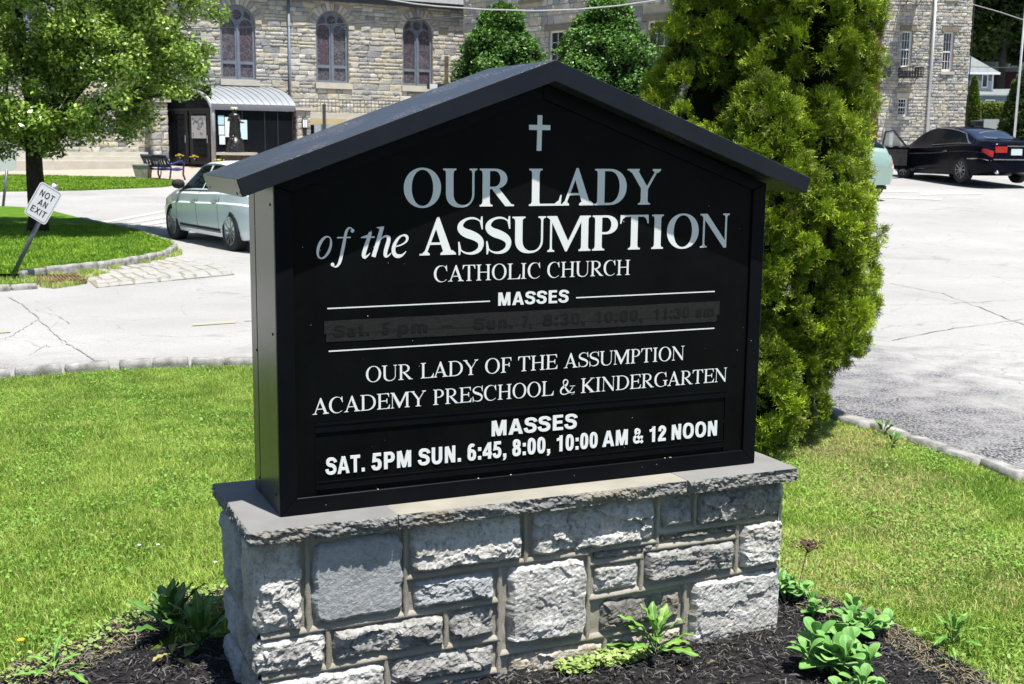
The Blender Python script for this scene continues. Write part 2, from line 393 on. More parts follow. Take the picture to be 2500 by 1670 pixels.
        l, r = m + .05, A - m - .03; k = .34 if b else .26
        p = bez([(r - .02, .80), (r - .06, .97), (l + .36, 1.03), (l + .17, .93), (l - .05, .80), (l + .0, .63), (l + .27, .55), (r - .06, .44), (r + .02, .33), (r - .07, .14), (r - .2, -.04), (l + .06, -.03), (l + .0, .22)], 12)
        P = [stroke(p, wl_(0, .02, .12, H * .8, .24, H, .38, S * .85, .5, S * 1.08, .62, S * .9, .76, S * .55, .86, H * 1.0, 1, .02))]
        P += [([(r - .035, 1.02), (r + .005, 1.02), (r + .015, .67), (r - .02, .67), (r - .07, .86)], []), ([(l - .015, -.02), (l + .025, -.02), (l + .06, .14), (l + .01, .34), (l - .03, .34)], [])]
    elif ch == '&':
        A = 1.17; P = [stroke(bez([(1.02, .52), (.92, .30), (.72, .02), (.38, -.0), (.02, -.0), (.0, .40), (.34, .52), (.66, .66), (.70, 1.0), (.46, 1.0), (.22, .99), (.26, .72), (.38, .55), (.58, .26), (.74, .02), (.98, .02), (1.05, .03), (1.10, .08), (1.13, .16)], 10),
                       wl_(0, .03, .14, .04, .24, .10, .34, S, .45, .06, .56, .09, .62, .05, .72, .12, .84, S * 1.0, .93, .09, 1, .02)),
                       ([(.78, .56), (1.16, .56), (1.16, .53), (.78, .53)], [])]
    # italic lower case, x-height .66 of nothing: drawn with cap/ascender = 1
    elif ch == 'o':
        A = .72; o = arc(.36, .36, .30, .385, 0, 360, 36, 2.05)[:-1]; i = arc(.37, .36, .185, .335, 0, 360, 36, 2.05)[:-1]
        sh = lambda q: [(x + (y - .36) * .30, y) for x, y in q]; i = [(x + (y - .36) * .12, y) for x, y in i]
        P = [(sh(o), [sh(i)[::-1]])]
    elif ch == 'f':
        A = .42; P = [stroke(bez([(.86, .90), (.80, 1.04), (.62, 1.05), (.55, .80), (.48, .50), (.40, .20), (.32, -.06), (.24, -.32), (.06, -.36), (-.02, -.22)], 14), wl_(0, .02, .16, .05, .3, .11, .5, .135, .7, .12, .86, .05, 1, .02)),
                      (arc(.83, .90, .075, .065, 0, 360, 14)[:-1], []), (arc(-.01, -.22, .075, .065, 0, 360, 14)[:-1], []), ([(.20, .70), (.76, .70), (.75, .655), (.19, .655)], [])]
    elif ch == 't':
        A = .40; P = [stroke(bez([(.42, .84), (.36, .62), (.26, .35), (.20, .14), (.16, -.04), (.26, -.05), (.40, .13)], 12), wl_(0, .10, .3, .13, .55, .13, .75, .12, .85, .06, 1, .02)),
                      ([(.12, .68), (.56, .70), (.55, .645), (.11, .645)], []), ([(.46, .90), (.33, .76), (.10, .67), (.11, .645), (.38, .66)], [])]
    elif ch == 'h':
        A = .70; P = [stroke([(.42, .99), (.36, .78), (.26, .42), (.13, .0)], wl_(0, .13, 1, .135)), ([(.24, 1.0), (.49, 1.03), (.48, .98), (.42, .9), (.36, .95), (.25, .97)], []),
                      stroke(bez([(.22, .34), (.32, .60), (.52, .76), (.62, .66), (.68, .56), (.56, .34), (.53, .16), (.49, -.06), (.60, -.04), (.72, .12)], 12), wl_(0, .03, .2, .05, .35, .12, .55, .135, .75, .12, .88, .05, 1, .02))]
    elif ch == 'e':
        A = .60; P = [stroke(bez([(.17, .33), (.38, .36), (.60, .46), (.58, .62), (.55, .76), (.36, .74), (.24, .56), (.04, .28), (.10, .0), (.28, .0), (.40, .0), (.46, .06), (.54, .16)], 13), wl_(0, .035, .15, .05, .28, .10, .40, .045, .58, .125, .74, .14, .88, .06, 1, .02))]
    return P, A
KERN = {('L', 'A'): -.06, ('A', 'D'): -.03, ('D', 'Y'): -.02, ('A', 'T'): -.12, ('P', 'T'): -.0, ('L', 'Y'): -.1, ('A', 'C'): -.05, ('C', 'A'): -.03, ('R', 'T'): -.04, ('K', 'I'): .0, ('A', 'R'): -.02, ('G', 'A'): -.02}
# ------------------------------------------------------------------ plain grotesque capitals and figures (cap height = 1)
def sans(ch, w=.20):
    h = w * .86; P = []; A = .7; rect = lambda a, b, c, d: ([(a, b), (c, b), (c, d), (a, d)], [])
    st_ = lambda pts, k=1.0: stroke(pts, lambda t: w * k)
    def ring(cx, cy, rx, ry, e=2.35): return (arc(cx, cy, rx, ry, 0, 360, 36, e)[:-1], [arc(cx, cy, rx - w, ry - h, 0, 360, 36, e)[:-1][::-1]])
    def seg(cx, cy, rx, ry, a, b, e=2.3, n=20): return (arc(cx, cy, rx, ry, a, b, n, e) + arc(cx, cy, rx - w, ry - h, a, b, n, e)[::-1], [])
    if ch == 'M': A = .90; P = [rect(.06, 0, .06 + w * .9, 1), rect(A - .06 - w * .9, 0, A - .06, 1), ([(.06, 1), (.06 + w * 1.25, 1), (A / 2 + .02, .28), (A / 2 + w * .42, 0), (A / 2 - w * .42, 0)], []), ([(A - .06, 1), (A - .06 - w * 1.25, 1), (A / 2 - .02, .28), (A / 2 - w * .42, 0), (A / 2 + w * .42, 0)], [])]
    elif ch == 'A': A = .78; P = [([(.01, 0), (.01 + w * 1.05, 0), (.39 + w * .1, .80), (.39 + w * .1, 1), (.39 - w * .55, 1)], []), ([(A - .01, 0), (A - .01 - w * 1.05, 0), (.39 - w * .1, .80), (.39 - w * .1, 1), (.39 + w * .55, 1)], []), rect(.2, .20, .58, .20 + h)]
    elif ch == 'S':
        A = .70; P = [stroke(bez([(.62, .71), (.60, .86), (.50, .915), (.35, .915), (.20, .915), (.135, .83), (.135, .73), (.135, .60), (.26, .57), (.36, .545), (.50, .51), (.575, .44), (.575, .30), (.575, .15), (.48, .085), (.34, .085), (.18, .085), (.10, .17), (.085, .32)], 9), wl_(0, w, .15, h, .3, w, .5, w * 1.05, .7, w, .85, h, 1, w))]
    elif ch == 'E': A = .66; P = [rect(.06, 0, .06 + w, 1), rect(.06 + w - .002, 0, .63, h), rect(.06 + w - .002, 1 - h, .61, 1), rect(.06 + w - .002, .5 - h / 2 + .02, .58, .5 + h / 2 + .02)]
    elif ch == 'T': A = .64; P = [rect(.32 - w / 2, 0, .32 + w / 2, 1 - h + .002), rect(.01, 1 - h, .63, 1)]
    elif ch == 'P': A = .68; P = [rect(.06, 0, .06 + w, 1), ([(.06 + w - .002, 1), (.40, 1)] + arc(.40, .69, .25, .31, 90, -90, 18, 2.2) + [(.40, .38), (.06 + w - .002, .38), (.06 + w - .002, .38 + h), (.38, .38 + h)] + arc(.38, .69, .27 - w, .31 - h, -90, 90, 18, 2.2) + [(.38, 1 - h), (.06 + w - .002, 1 - h)], [])]
    elif ch == 'U': A = .74; P = [rect(.06, .36, .06 + w, 1), rect(A - .06 - w, .36, A - .06, 1), (arc(A / 2, .36, A / 2 - .06, .38, 180, 360, 24, 2.3) + arc(A / 2, .36, A / 2 - .06 - w, .38 - h, 180, 360, 24, 2.3)[::-1], [])]
    elif ch == 'N': A = .74; P = [rect(.06, 0, .06 + w * .93, 1), rect(A - .06 - w * .93, 0, A - .06, 1), ([(.06, 1), (.06 + w * 1.12, 1), (A - .06, 0), (A - .06 - w * 1.12, 0)], [])]
    elif ch in 'OQ': A = .80; P = [ring(A / 2, .5, A / 2 - .035, .52)]
    elif ch == 'X': A = .70; P = [([(.0, 0), (w * 1.2, 0), (.68, 1), (.68 - w * 1.2, 1)], []), ([(.7, 0), (.7 - w * 1.2, 0), (.02, 1), (.02 + w * 1.2, 1)], [])]
    elif ch == 'I': A = .06 + w + .06; P = [rect(.06, 0, .06 + w, 1)]
    elif ch == '0': A = .60; P = [ring(.30, .5, .27, .51, 2.5)]
    elif ch == '1': A = .60; P = [rect(.26, 0, .26 + w, 1), ([(.26, .70), (.26 + w * .5, .70), (.26 + w * .5, 1), (.30, 1), (.22, .84), (.08, .80), (.08, .67)], [])]
    elif ch == '2': A = .60; P = [stroke(bez([(.135, .66), (.135, .84), (.20, .915), (.31, .915), (.42, .915), (.47, .82), (.47, .72), (.47, .50), (.17, .36), (.14, .06)], 9), wl_(0, w, .2, h, .45, w, .8, w, 1, w * .9)), rect(.035, 0, .565, h)]
    elif ch == '3': A = .60; P = [seg(.29, .73, .25, .27, 175, -75), seg(.29, .285, .27, .30, 80, -175), rect(.23, .45, .33, .45 + h)]
    elif ch == '4': A = .60; P = [rect(.35, 0, .35 + w, 1), rect(.02, .20, .59, .20 + h), ([(.02, .20), (.02, .38), (.36, 1), (.46, 1), (.46, .82), (.19, .36), (.20, .20)], [])]
    elif ch == '5': A = .60; P = [seg(.29, .33, .28, .345, -170, 125), ([(.055, .46), (.055 + w * .9, .50), (.10 + w * .9, .86), (.10, 1)], []), rect(.10, 1 - h, .54, 1)]
    elif ch == '6': A = .60; P = [ring(.30, .325, .27, .34), seg(.33, .50, .30, .51, 60, 180)]
    elif ch == '7': A = .58; P = [rect(.03, 1 - h, .56, 1), ([(.12, 0), (.12 + w * 1.1, 0), (.56, .88), (.36, .88)], [])]
    elif ch == '8': A = .60; P = [ring(.30, .28, .275, .30), ring(.30, .745, .25, .272)]
    elif ch == ':': A = .30; P = [rect(.06, 0, .06 + w, w), rect(.06, .54, .06 + w, .54 + w)]
    elif ch == '.': A = .30; P = [rect(.05, 0, .05 + w, w)]
    elif ch == ',': A = .30; P = [rect(.05, 0, .05 + w, w), ([(.05 + w, .01), (.05 + w * .45, .01), (.06, -.12), (.06, -.20), (.18, -.16), (.05 + w, -.04)], [])]
    elif ch == '-': A = .40; P = [rect(.04, .32, .36, .32 + h)]
    elif ch == '&': A = .80; P = [stroke(bez([(.70, .47), (.64, .22), (.48, .07), (.30, .08), (.12, .09), (.06, .34), (.24, .48), (.46, .62), (.52, .70), (.50, .80), (.46, .95), (.24, .95), (.22, .79), (.20, .66), (.34, .56), (.74, .03)], 10), wl_(0, w * .8, .3, w * .8, .5, w * .75, .7, w * .75, .8, w * .85, 1, w * .95))]
    elif ch == 'a': A = .60; P = [ring(.27, .25, .22, .26), rect(.38, 0, .38 + w * .8, .52), seg(.30, .48, .26, .27, 10, 165)]
    elif ch in 'un': A = .62; P = [rect(.06, 0, .06 + w, .74), rect(.36, 0, .36 + w, .6), (arc(.31, .5, .25, .26, 0, 180, 14) + arc(.31, .5, .25 - w, .26 - h, 0, 180, 14)[::-1], [])] if ch == 'n' else [rect(.06, .2, .06 + w, .74), rect(.36, 0, .36 + w, .74), (arc(.31, .24, .25, .26, 180, 360, 14) + arc(.31, .24, .25 - w, .26 - h, 180, 360, 14)[::-1], [])]
    elif ch == 'm': A = .92; P = [rect(.06, 0, .06 + w, .74), rect(.36, 0, .36 + w, .6), rect(.66, 0, .66 + w, .6)] + [(arc(c, .5, .25, .26, 0, 180, 14) + arc(c, .5, .25 - w, .26 - h, 0, 180, 14)[::-1], []) for c in (.31, .61)]
    elif ch == 'p': A = .64; P = [rect(.06, -.26, .06 + w, .74), ring(.34, .36, .26, .39)]
    elif ch == 't': A = .40; P = [rect(.10, .05, .10 + w, .95), rect(.0, .60, .36, .60 + h), rect(.10, 0, .36, h)]
    elif ch == ' ': A = .32
    return P, A
def lines(font, words, base, cap, name, label, parent, mat, y, th=.0009, gap=0.0, w=.2, piece=True):
    """one line of lettering; every word is fitted between two measured positions"""
    j = 0; kind = label.split(' word')[0]
    for word, x0, x1 in words:
        mb = MB(); items = []; x = 0.0; prev = None
        for ch in word:
            P, A = glyph(ch, font == 'bold') if font != 'sans' else sans(ch, w)
            x += KERN.get((prev, ch), 0) if prev and font != 'sans' else 0
            items.append((P, x)); x += A + gap; prev = ch
        allx = [p[0] + ox for P, ox in items for o, h in P for p in o]; lo, hi = min(allx), max(allx); k = (x1 - x0) / (hi - lo)
        for P, ox in items:
            for o, hs in P:
                j += 1; d = y - th - (j % 6) * 0.00006
                f = lambda q: [(x0 + (p[0] + ox - lo) * k, base + p[1] * cap) for p in q]
                mb.poly(f(o), d, y - 0.0001, [f(h) for h in hs])
        o = mb.build(name, mat, parent); o['label'] = kind + ' word ' + word
# ------------------------------------------------------------------ the church sign
SX, SY, SZ, SROT = -0.6679, 3.420, 0.585, R(24.1704)
W, D = 1.65, 0.33
SM = Matrix.Translation((SX, SY, SZ)) @ Matrix.Rotation(SROT, 4, 'Z')
def sw(x, y, z=0.0): return SM @ Vector((x, y, z))
sign = thing('church_sign', 'large black metal church notice sign with gabled roof and white lettering on stone base', 'sign', (SX, SY, SZ), SROT)
RH, RE, RO = 1.323, 0.976, 0.0854           # roof ridge height, eave height, overhang front
RSL = (RH - RE) / (W / 2 + 0.119)
def zin(x, c=0.0): return RH - 0.062 - c - RSL * abs(x - W / 2)     # underside of the roof
# cabinet: back shell and front shell with a gap between them
def shell(y0, y1, name, mat, inset=0.0):
    mb = MB(); a, b = inset, W - inset
    mb.poly([(a, 0.0005 if inset == 0 else 0.004), (b, 0.0005 if inset == 0 else 0.004), (b, zin(b) - .001), (W / 2, zin(W / 2) - .001), (a, zin(a) - .001)], y0, y1)
    return mb.build(name, mat, sign)
sh = shell(0.006, 0.246, 'front_shell', MT['side_metal']); bevel_obj(sh, 0.0025, 2)
shell(0.2465, 0.2535, 'gap_strip', MT['black_metal'], 0.004)
sh = shell(0.254, D, 'rear_shell', MT['side_metal']); bevel_obj(sh, 0.0025, 2)
# front frame: stiles, sill and rakes with mitred joints
fi, fj = 0.0505, 0.051
ftop = lambda x: 1.212 - 0.359 * abs(x - W / 2)
fr = MB(); fr.poly([(0, 0), (W, 0), (W - fi, fj), (fi, fj)], -0.006, 0.0055); o = fr.build('frame_rail', MT['black_metal'], sign); bevel_obj(o, .0015, 1)
for sgn in (0, 1):
    f = (lambda p: p) if sgn == 0 else (lambda p: (W - p[0], p[1]))
    o = MB().poly([f(p) for p in [(0.0, 0.0006), (fi - .0004, fj + .0006), (fi, ftop(fi)), (0, zin(0) - .002)]], -0.006, 0.0055).build('frame_stile', MT['black_metal'], sign); bevel_obj(o, .0015, 1)
    o = MB().poly([f(p) for p in [(0.0004, zin(0) - .0015), (fi + .0004, ftop(fi) + .0008), (W / 2 - .0004, 1.212), (W / 2 - .0004, zin(W / 2) - .0015)]], -0.0055, 0.0055).build('frame_rake', MT['black_metal'], sign); bevel_obj(o, .0012, 1)
# face panel, slightly recessed, with the letter board below
MB().poly([(fi - .004, fj - .002), (.107, fj - .002), (.107, .268), (1.5275, .268), (1.5275, fj - .002), (W - fi + .004, fj - .002), (W - fi + .004, ftop(W - fi) + .01), (W / 2, 1.218), (fi - .004, ftop(fi) + .01)], 0.0025, 0.0052).build('face_panel', MT['face'], sign)
MB().box(.1072, 1.5273, 0.0046, 0.0058, .05, .2678).build('letter_board', MT['face'], sign)
ch = MB(); ch.box(.109, 1.5262, -0.0015, 0.0044, .2605, .267); ch.box(.109, 1.5262, 0.0002, 0.0044, .2395, .2600); ch.build('upper_channel', MT['black_metal'], sign)
ch = MB(); ch.box(.109, 1.5262, -0.0010, 0.0044, .0885, .0915); ch.box(.109, 1.5262, 0.0008, 0.0044, .0715, .0883); ch.box(.109, 1.5262, -0.0010, 0.0044, .068, .0713); ch.build('lower_channel', MT['black_metal'], sign)
for x in (.1088, 1.5262): MB().box(x - .0012, x + .0012, 0.0008, 0.0046, .055, .266).build('board_edge', MT['black_metal'], sign)
# roof: one folded slab with mitred ends
hx, tz = 0.119, 0.062
o1 = [(-hx, RE), (W / 2, RH), (W + hx, RE), (W + 0.102, RE - .049), (W / 2, RH - tz), (-0.102, RE - .049)]
roof = MB().poly(o1, -RO, D + RO).build('roof', MT['weathered_metal'], sign); bevel_obj(roof, .0018, 2)
fs = MB().poly([(-hx + .0015, RE - .0015), (W / 2, RH - .0015), (W + hx - .0015, RE - .0015), (W + 0.1025, RE - .047), (W / 2, RH - tz + .0015), (-0.1025, RE - .047)], -RO - .0012, -RO + .0).build('fascia', plain('fascia_metal', (.010, .012, .018), .36, 0, (.014, .016, .023), 6, .03, 40, .14), sign)
e = MB(); a = Vector((-hx + .0005, 0, RE - .0015)); b = Vector((-0.1035, 0, RE - .0485)); n = Vector((-.945, 0, -.33)) * .0012
e.add([(a.x, -RO + .002, a.z), (a.x, D + RO - .002, a.z), (b.x, D + RO - .002, b.z), (b.x, -RO + .002, b.z), (a.x + n.x, -RO + .002, a.z + n.z), (a.x + n.x, D + RO - .002, a.z + n.z), (b.x + n.x, D + RO - .002, b.z + n.z), (b.x + n.x, -RO + .002, b.z + n.z)],
      [(0, 1, 2, 3), (7, 6, 5, 4), (0, 4, 5, 1), (1, 5, 6, 2), (2, 6, 7, 3), (3, 7, 4, 0)])
e.build('roof_end_cap', MT['side_metal'], sign)
# screws
def disc(name, c, r, axis, mat, parent, t=.002):
    m = Matrix.Translation(c) @ Vector(axis).to_track_quat('Z', 'Y').to_matrix().to_4x4()
    mb = MB().lathe([(0, t), (r * .7, t), (r, t * .3), (r, 0)], 10, m); return mb.build(name, mat, parent, True)
for z in (.055, .53, .90): disc('screw', (0.0, .045, z), .0045, (-1, 0, 0), MT['black_metal'], sign)
for z in (.05, .45): disc('screw', (0.0, .262, z), .0045, (-1, 0, 0), MT['black_metal'], sign)
for y in (-RO + .03, D + RO - .03): disc('screw', (-.1115, y, RE - .040), .005, (-.945, 0, -.33), MT['black_metal'], sign)
# lettering
LY = 0.0025
LT = MT['letter']
lines('bold', [('OUR', .3825, .7343), ('LADY', .7843, 1.2469)], .8905, .1125, 'lettering', 'white bold serif words OUR LADY', sign, LT, LY)
lines('it', [('of', .120, .232), ('the', .2513, .3968)], .7485, .0855, 'lettering', 'white italic words of the', sign, LT, LY, gap=-.02)
lines('bold', [('ASSUMPTION', .4307, 1.5141)], .7485, .110, 'lettering', 'white bold serif word ASSUMPTION', sign, LT, LY, gap=-.015)
lines('reg', [('CATHOLIC', .476, .8253), ('CHURCH', .850, 1.1428)], .668, .0480, 'lettering', 'white serif words CATHOLIC CHURCH', sign, LT, LY)
lines('sans', [('MASSES', .6852, .9275)], .588, .0405, 'lettering', 'white bold word MASSES between two white rules', sign, LT, LY, gap=.05)
lines('reg', [('OUR', .2634, .4088), ('LADY', .4338, .6204), ('OF', .6434, .7315), ('THE', .7543, .8908), ('ASSUMPTION', .9131, 1.3565)], .3790, .0465, 'lettering', 'white serif words OUR LADY OF THE ASSUMPTION', sign, LT, LY)
lines('reg', [('ACADEMY', .1012, .4507), ('PRESCHOOL', .4739, .8789), ('&', .9011, .9542), ('KINDERGARTEN', .9757, 1.5276)], .2945, .0470, 'lettering', 'white serif words ACADEMY PRESCHOOL & KINDERGARTEN', sign, LT, LY)
BY = 0.0046
lines('sans', [('MASSES', .667, .966)], .180, .0490, 'board_lettering', 'white bold word MASSES on the letter board', sign, LT, BY, .003, gap=.05)
lines('sans', [('SAT.', .1374, .2574), ('5PM', .2779, .4032), ('SUN.', .4247, .5653), ('6:45,', .5867, .7175), ('8:00,', .7383, .8698), ('10:00', .8930, 1.0401), ('AM', 1.0583, 1.1514), ('&', 1.1719, 1.2111), ('12', 1.2337, 1.2965), ('NOON', 1.3183, 1.4965)], .110, .0515, 'board_lettering', 'white bold words SAT. 5PM SUN. 6:45, 8:00, 10:00 AM & 12 NOON', sign, LT, BY, .003, gap=.035)
MB().box(.1496, .658, LY - .0008, LY - .0001, .6015, .6050).build('rule_line', MT['letter'], sign)
MB().box(.952, 1.467, LY - .0008, LY - .0001, .6000, .6035).build('rule_line', MT['letter'], sign)
MB().box(.1519, 1.471, LY - .0008, LY - .0001, .4765, .4802).build('rule_line', MT['letter'], sign)
MB().poly([(.8095, 1.1635), (.8255, 1.1635), (.8252, 1.1342), (.8527, 1.1342), (.8527, 1.1192), (.8250, 1.1192), (.8238, 1.057), (.8080, 1.057), (.8090, 1.1190), (.7816, 1.1190), (.7816, 1.1342), (.8094, 1.1342)], LY - .0009, LY - .0001).build('cross', MT['letter'], sign)
# faded old service times and the strips of black tape stuck over them
lines('sans', [('Sat.', .165, .275), ('5', .312, .335), ('pm', .362, .455), ('-', .50, .535), ('Sun.', .600, .735), ('7,', .765, .800), ('8:30,', .838, .985), ('10:00,', 1.02, 1.195), ('11:30', 1.235, 1.37), ('am', 1.395, 1.465)], .520, .034, 'faded_lettering', 'dark words Sat. 5 pm - Sun. 7, 8:30, 10:00, 11:30 am showing faintly through the tape', sign, MT['ghost'], LY - .0018, .0004, gap=.05)
def tape(x0, x1, za0, za1, zb0, zb1, y, name):
    nx, nz = 90, 6; vs = []; fs_ = []
    for i in range(nx + 1):
        t = i / nx; x = x0 + (x1 - x0) * t
        lo = za0 + (za1 - za0) * t + .002 * noise.noise((x * 6, 3, y * 900)); hi = zb0 + (zb1 - zb0) * t + .0012 * noise.noise((x * 9, 7, y * 900))
        for k in range(nz + 1):
            z = lo + (hi - lo) * k / nz; vs.append((x, y - .0007 * abs(noise.noise((x * 25, z * 60, 2))) , z))
    for i in range(nx):
        for k in range(nz): a = i * (nz + 1) + k; fs_.append((a, a + nz + 1, a + nz + 2, a + 1))
    return MB().add(vs, fs_).build(name, MT['tape'], sign, True)
tape(.145, 1.478, .506, .500, .546, .545, LY - .0011, 'tape_strip')
tape(.1395, 1.4873, .529, .523, .568, .569, LY - .0017, 'tape_strip')
# bird droppings and seed husks on the frame
cr = MB(); rr = random.Random(3)
for _ in range(34):
    x = rr.uniform(.03, 1.62); z = rr.uniform(.01, .9); y = -.0065 if (x < .05 or x > 1.6 or z < .05) else .0021
    s = rr.uniform(.0006, .0018); cr.box(x, x + s * rr.uniform(.6, 2), y - .0004, y, z, z + s * rr.uniform(.6, 2))
for _ in range(6):
    x = rr.uniform(.1, 1.6); cr.box(x, x + rr.uniform(.002, .008), -.004, .0, fj + .0002, fj + .0016)
tag(cr.build('dust_specks', plain('dust', (.55, .54, .5), .8), sign), kind='stuff')
# ------------------------------------------------------------------ the stone base
def stone_mat(name, stops, rough=0.85, vein=0.5):
    m, N, L, B = new_mat(name)
    oi = N.new('ShaderNodeObjectInfo'); tc = N.new('ShaderNodeTexCoord')
    n = tex_noise(N, L, 9, 8, 0.68, tc.outputs['Object'], 0.4); n2 = tex_noise(N, L, 70, 6, 0.7, tc.outputs['Object']); n3 = tex_noise(N, L, 320, 3, 0.6, tc.outputs['Object'])
    r = ramp(N, stops); L.new(mapr(N, L, n.outputs[0], 0.3, 0.7), r.inputs[0])
    c = mixc(N, L, r.outputs[0], (1.0, 1.0, 1.0), mapr(N, L, n2.outputs[0], 0.3, 0.75, 0.0, 0.18))
    c = mixc(N, L, c, (0.03, 0.030, 0.026), mapr(N, L, n2.outputs[0], 0.50, 0.32, 0.0, vein)); n5 = tex_noise(N, L, 3.1, 5, .6, tc.outputs['Object']); c = mixc(N, L, c, (.30, .235, .13), mapr(N, L, n5.outputs[0], .56, .72, 0, .45))
    c = mixc(N, L, c, (0.05, 0.05, 0.05), mapr(N, L, n3.outputs[0], 0.62, 0.75, 0.0, 0.5))
    L.new(c, B.inputs['Base Color']); B.inputs['Roughness'].default_value = rough; B.inputs['Specular IOR Level'].default_value = 0.3
    a = bump(N, L, n2.outputs[0], 0.5, 0.007, B); bump(N, L, n3.outputs[0], 0.45, 0.003, B, a); return m
SMAT = {
    'white': stone_mat('pale_stone', [(0, (.22, .21, .185)), (.45, (.395, .385, .355)), (1, (.56, .55, .52))]),
    'blue': stone_mat('blue_grey_stone', [(0, (.20, .215, .22)), (.5, (.28, .295, .30)), (1, (.37, .38, .38))], vein=.12),
    'grey': stone_mat('grey_stone', [(0, (.085, .083, .076)), (.5, (.205, .20, .185)), (1, (.40, .39, .36))]),
    'dark': stone_mat('dark_stone', [(0, (0.042, 0.040, 0.033)), (.5, (0.084, 0.077, 0.061)), (1, (0.168, 0.150, 0.121))]),
    'tan': stone_mat('tan_stone', [(0, (0.189, 0.150, 0.093)), (.5, (0.304, 0.260, 0.186)), (1, (0.441, 0.400, 0.335))]),
    'cap': stone_mat('bluestone', [(0, (0.152, 0.145, 0.130)), (.5, (0.210, 0.200, 0.175)), (1, (0.284, 0.265, 0.219))], 0.8, 0.35),
    'capside': stone_mat('bluestone_edge', [(0, (.055, .055, .052)), (.5, (.12, .12, .112)), (1, (.20, .195, .18))], 0.85, 0.6),
}
def mortar_mat():
    m, N, L, B = new_mat('mortar'); tc = N.new('ShaderNodeTexCoord')
    n = tex_noise(N, L, 220, 4, 0.7, tc.outputs['Object']); n2 = tex_noise(N, L, 5, 5, 0.6, tc.outputs['Object'])
    c = mixc(N, L, (.265, .245, .20), (.375, .352, .295), mapr(N, L, n2.outputs[0], .35, .65)); c = mixc(N, L, c, (.14, .125, .09), mapr(N, L, n.outputs[0], .42, .3, 0, .6))
    L.new(c, B.inputs['Base Color']); B.inputs['Roughness'].default_value = .95; B.inputs['Specular IOR Level'].default_value = .15
    bump(N, L, n.outputs[0], .8, .004, B); return m
MT['mortar'] = mortar_mat()
ped = thing('stone_pedestal', 'rough grey stone block base with thick bluestone cap under the black church sign', 'pedestal', (SX, SY, SZ), SROT)
WY = -0.058      # face of the mortar
PX0, PX1, PYB, PZB = -0.075, 1.716, 0.392, -0.68
core = MB(); core.box(PX0 + .012, PX1 - .012, WY + .012, PYB - .012, PZB, -.046)
core.build('core', MT['mortar'], ped)
def mortar_face(f, s0, s1, z0, z1, name='mortar_bed', step=.008):
    ns, nz = int((s1 - s0) / step), int((z1 - z0) / step); vs = []; fs_ = []
    for i in range(ns + 1):
        for k in range(nz + 1):
            s = s0 + (s1 - s0) * i / ns; z = z0 + (z1 - z0) * k / nz
            d = .003 * noise.fractal((s * 30, z * 30, 3.1), 1.0, 2.0, 3); vs.append(f(s, d, z))
    for i in range(ns):
        for k in range(nz): a = i * (nz + 1) + k; fs_.append((a, a + nz + 1, a + nz + 2, a + 1))
    return MB().add(vs, fs_).build(name, MT['mortar'], ped, True)
mortar_face(lambda s, d, z: (s, WY - d, z), PX0, PX1, PZB, -.044)
mortar_face(lambda s, d, z: (PX0 - d, s, z), WY, PYB, PZB, -.044)
mortar_face(lambda s, d, z: (PX1 + d, s, z), WY, PYB, PZB, -.044)
mortar_face(lambda s, d, z: (s, PYB + d, z), PX0, PX1, PZB, -.044, step=.03)
def facet(p, fx, fz, sd_):
    # broken planes: every cell of a Voronoi pattern has its own slope and height
    q = (p[0] * fx + sd_ + .5 * noise.noise((p[0] * 30, p[1] * 30, sd_)), p[1] * fz - sd_, sd_ * .37); v = noise.voronoi(q); c = v[1][0]; h = noise.cell_vector(c * 7.3 + Vector((.5, .5, .5)))
    return (h.x - .5) * 1.5 * (q[0] - c.x) + (h.y - .62) * 1.5 * (q[1] - c.y) + (h.z - .5) * .55
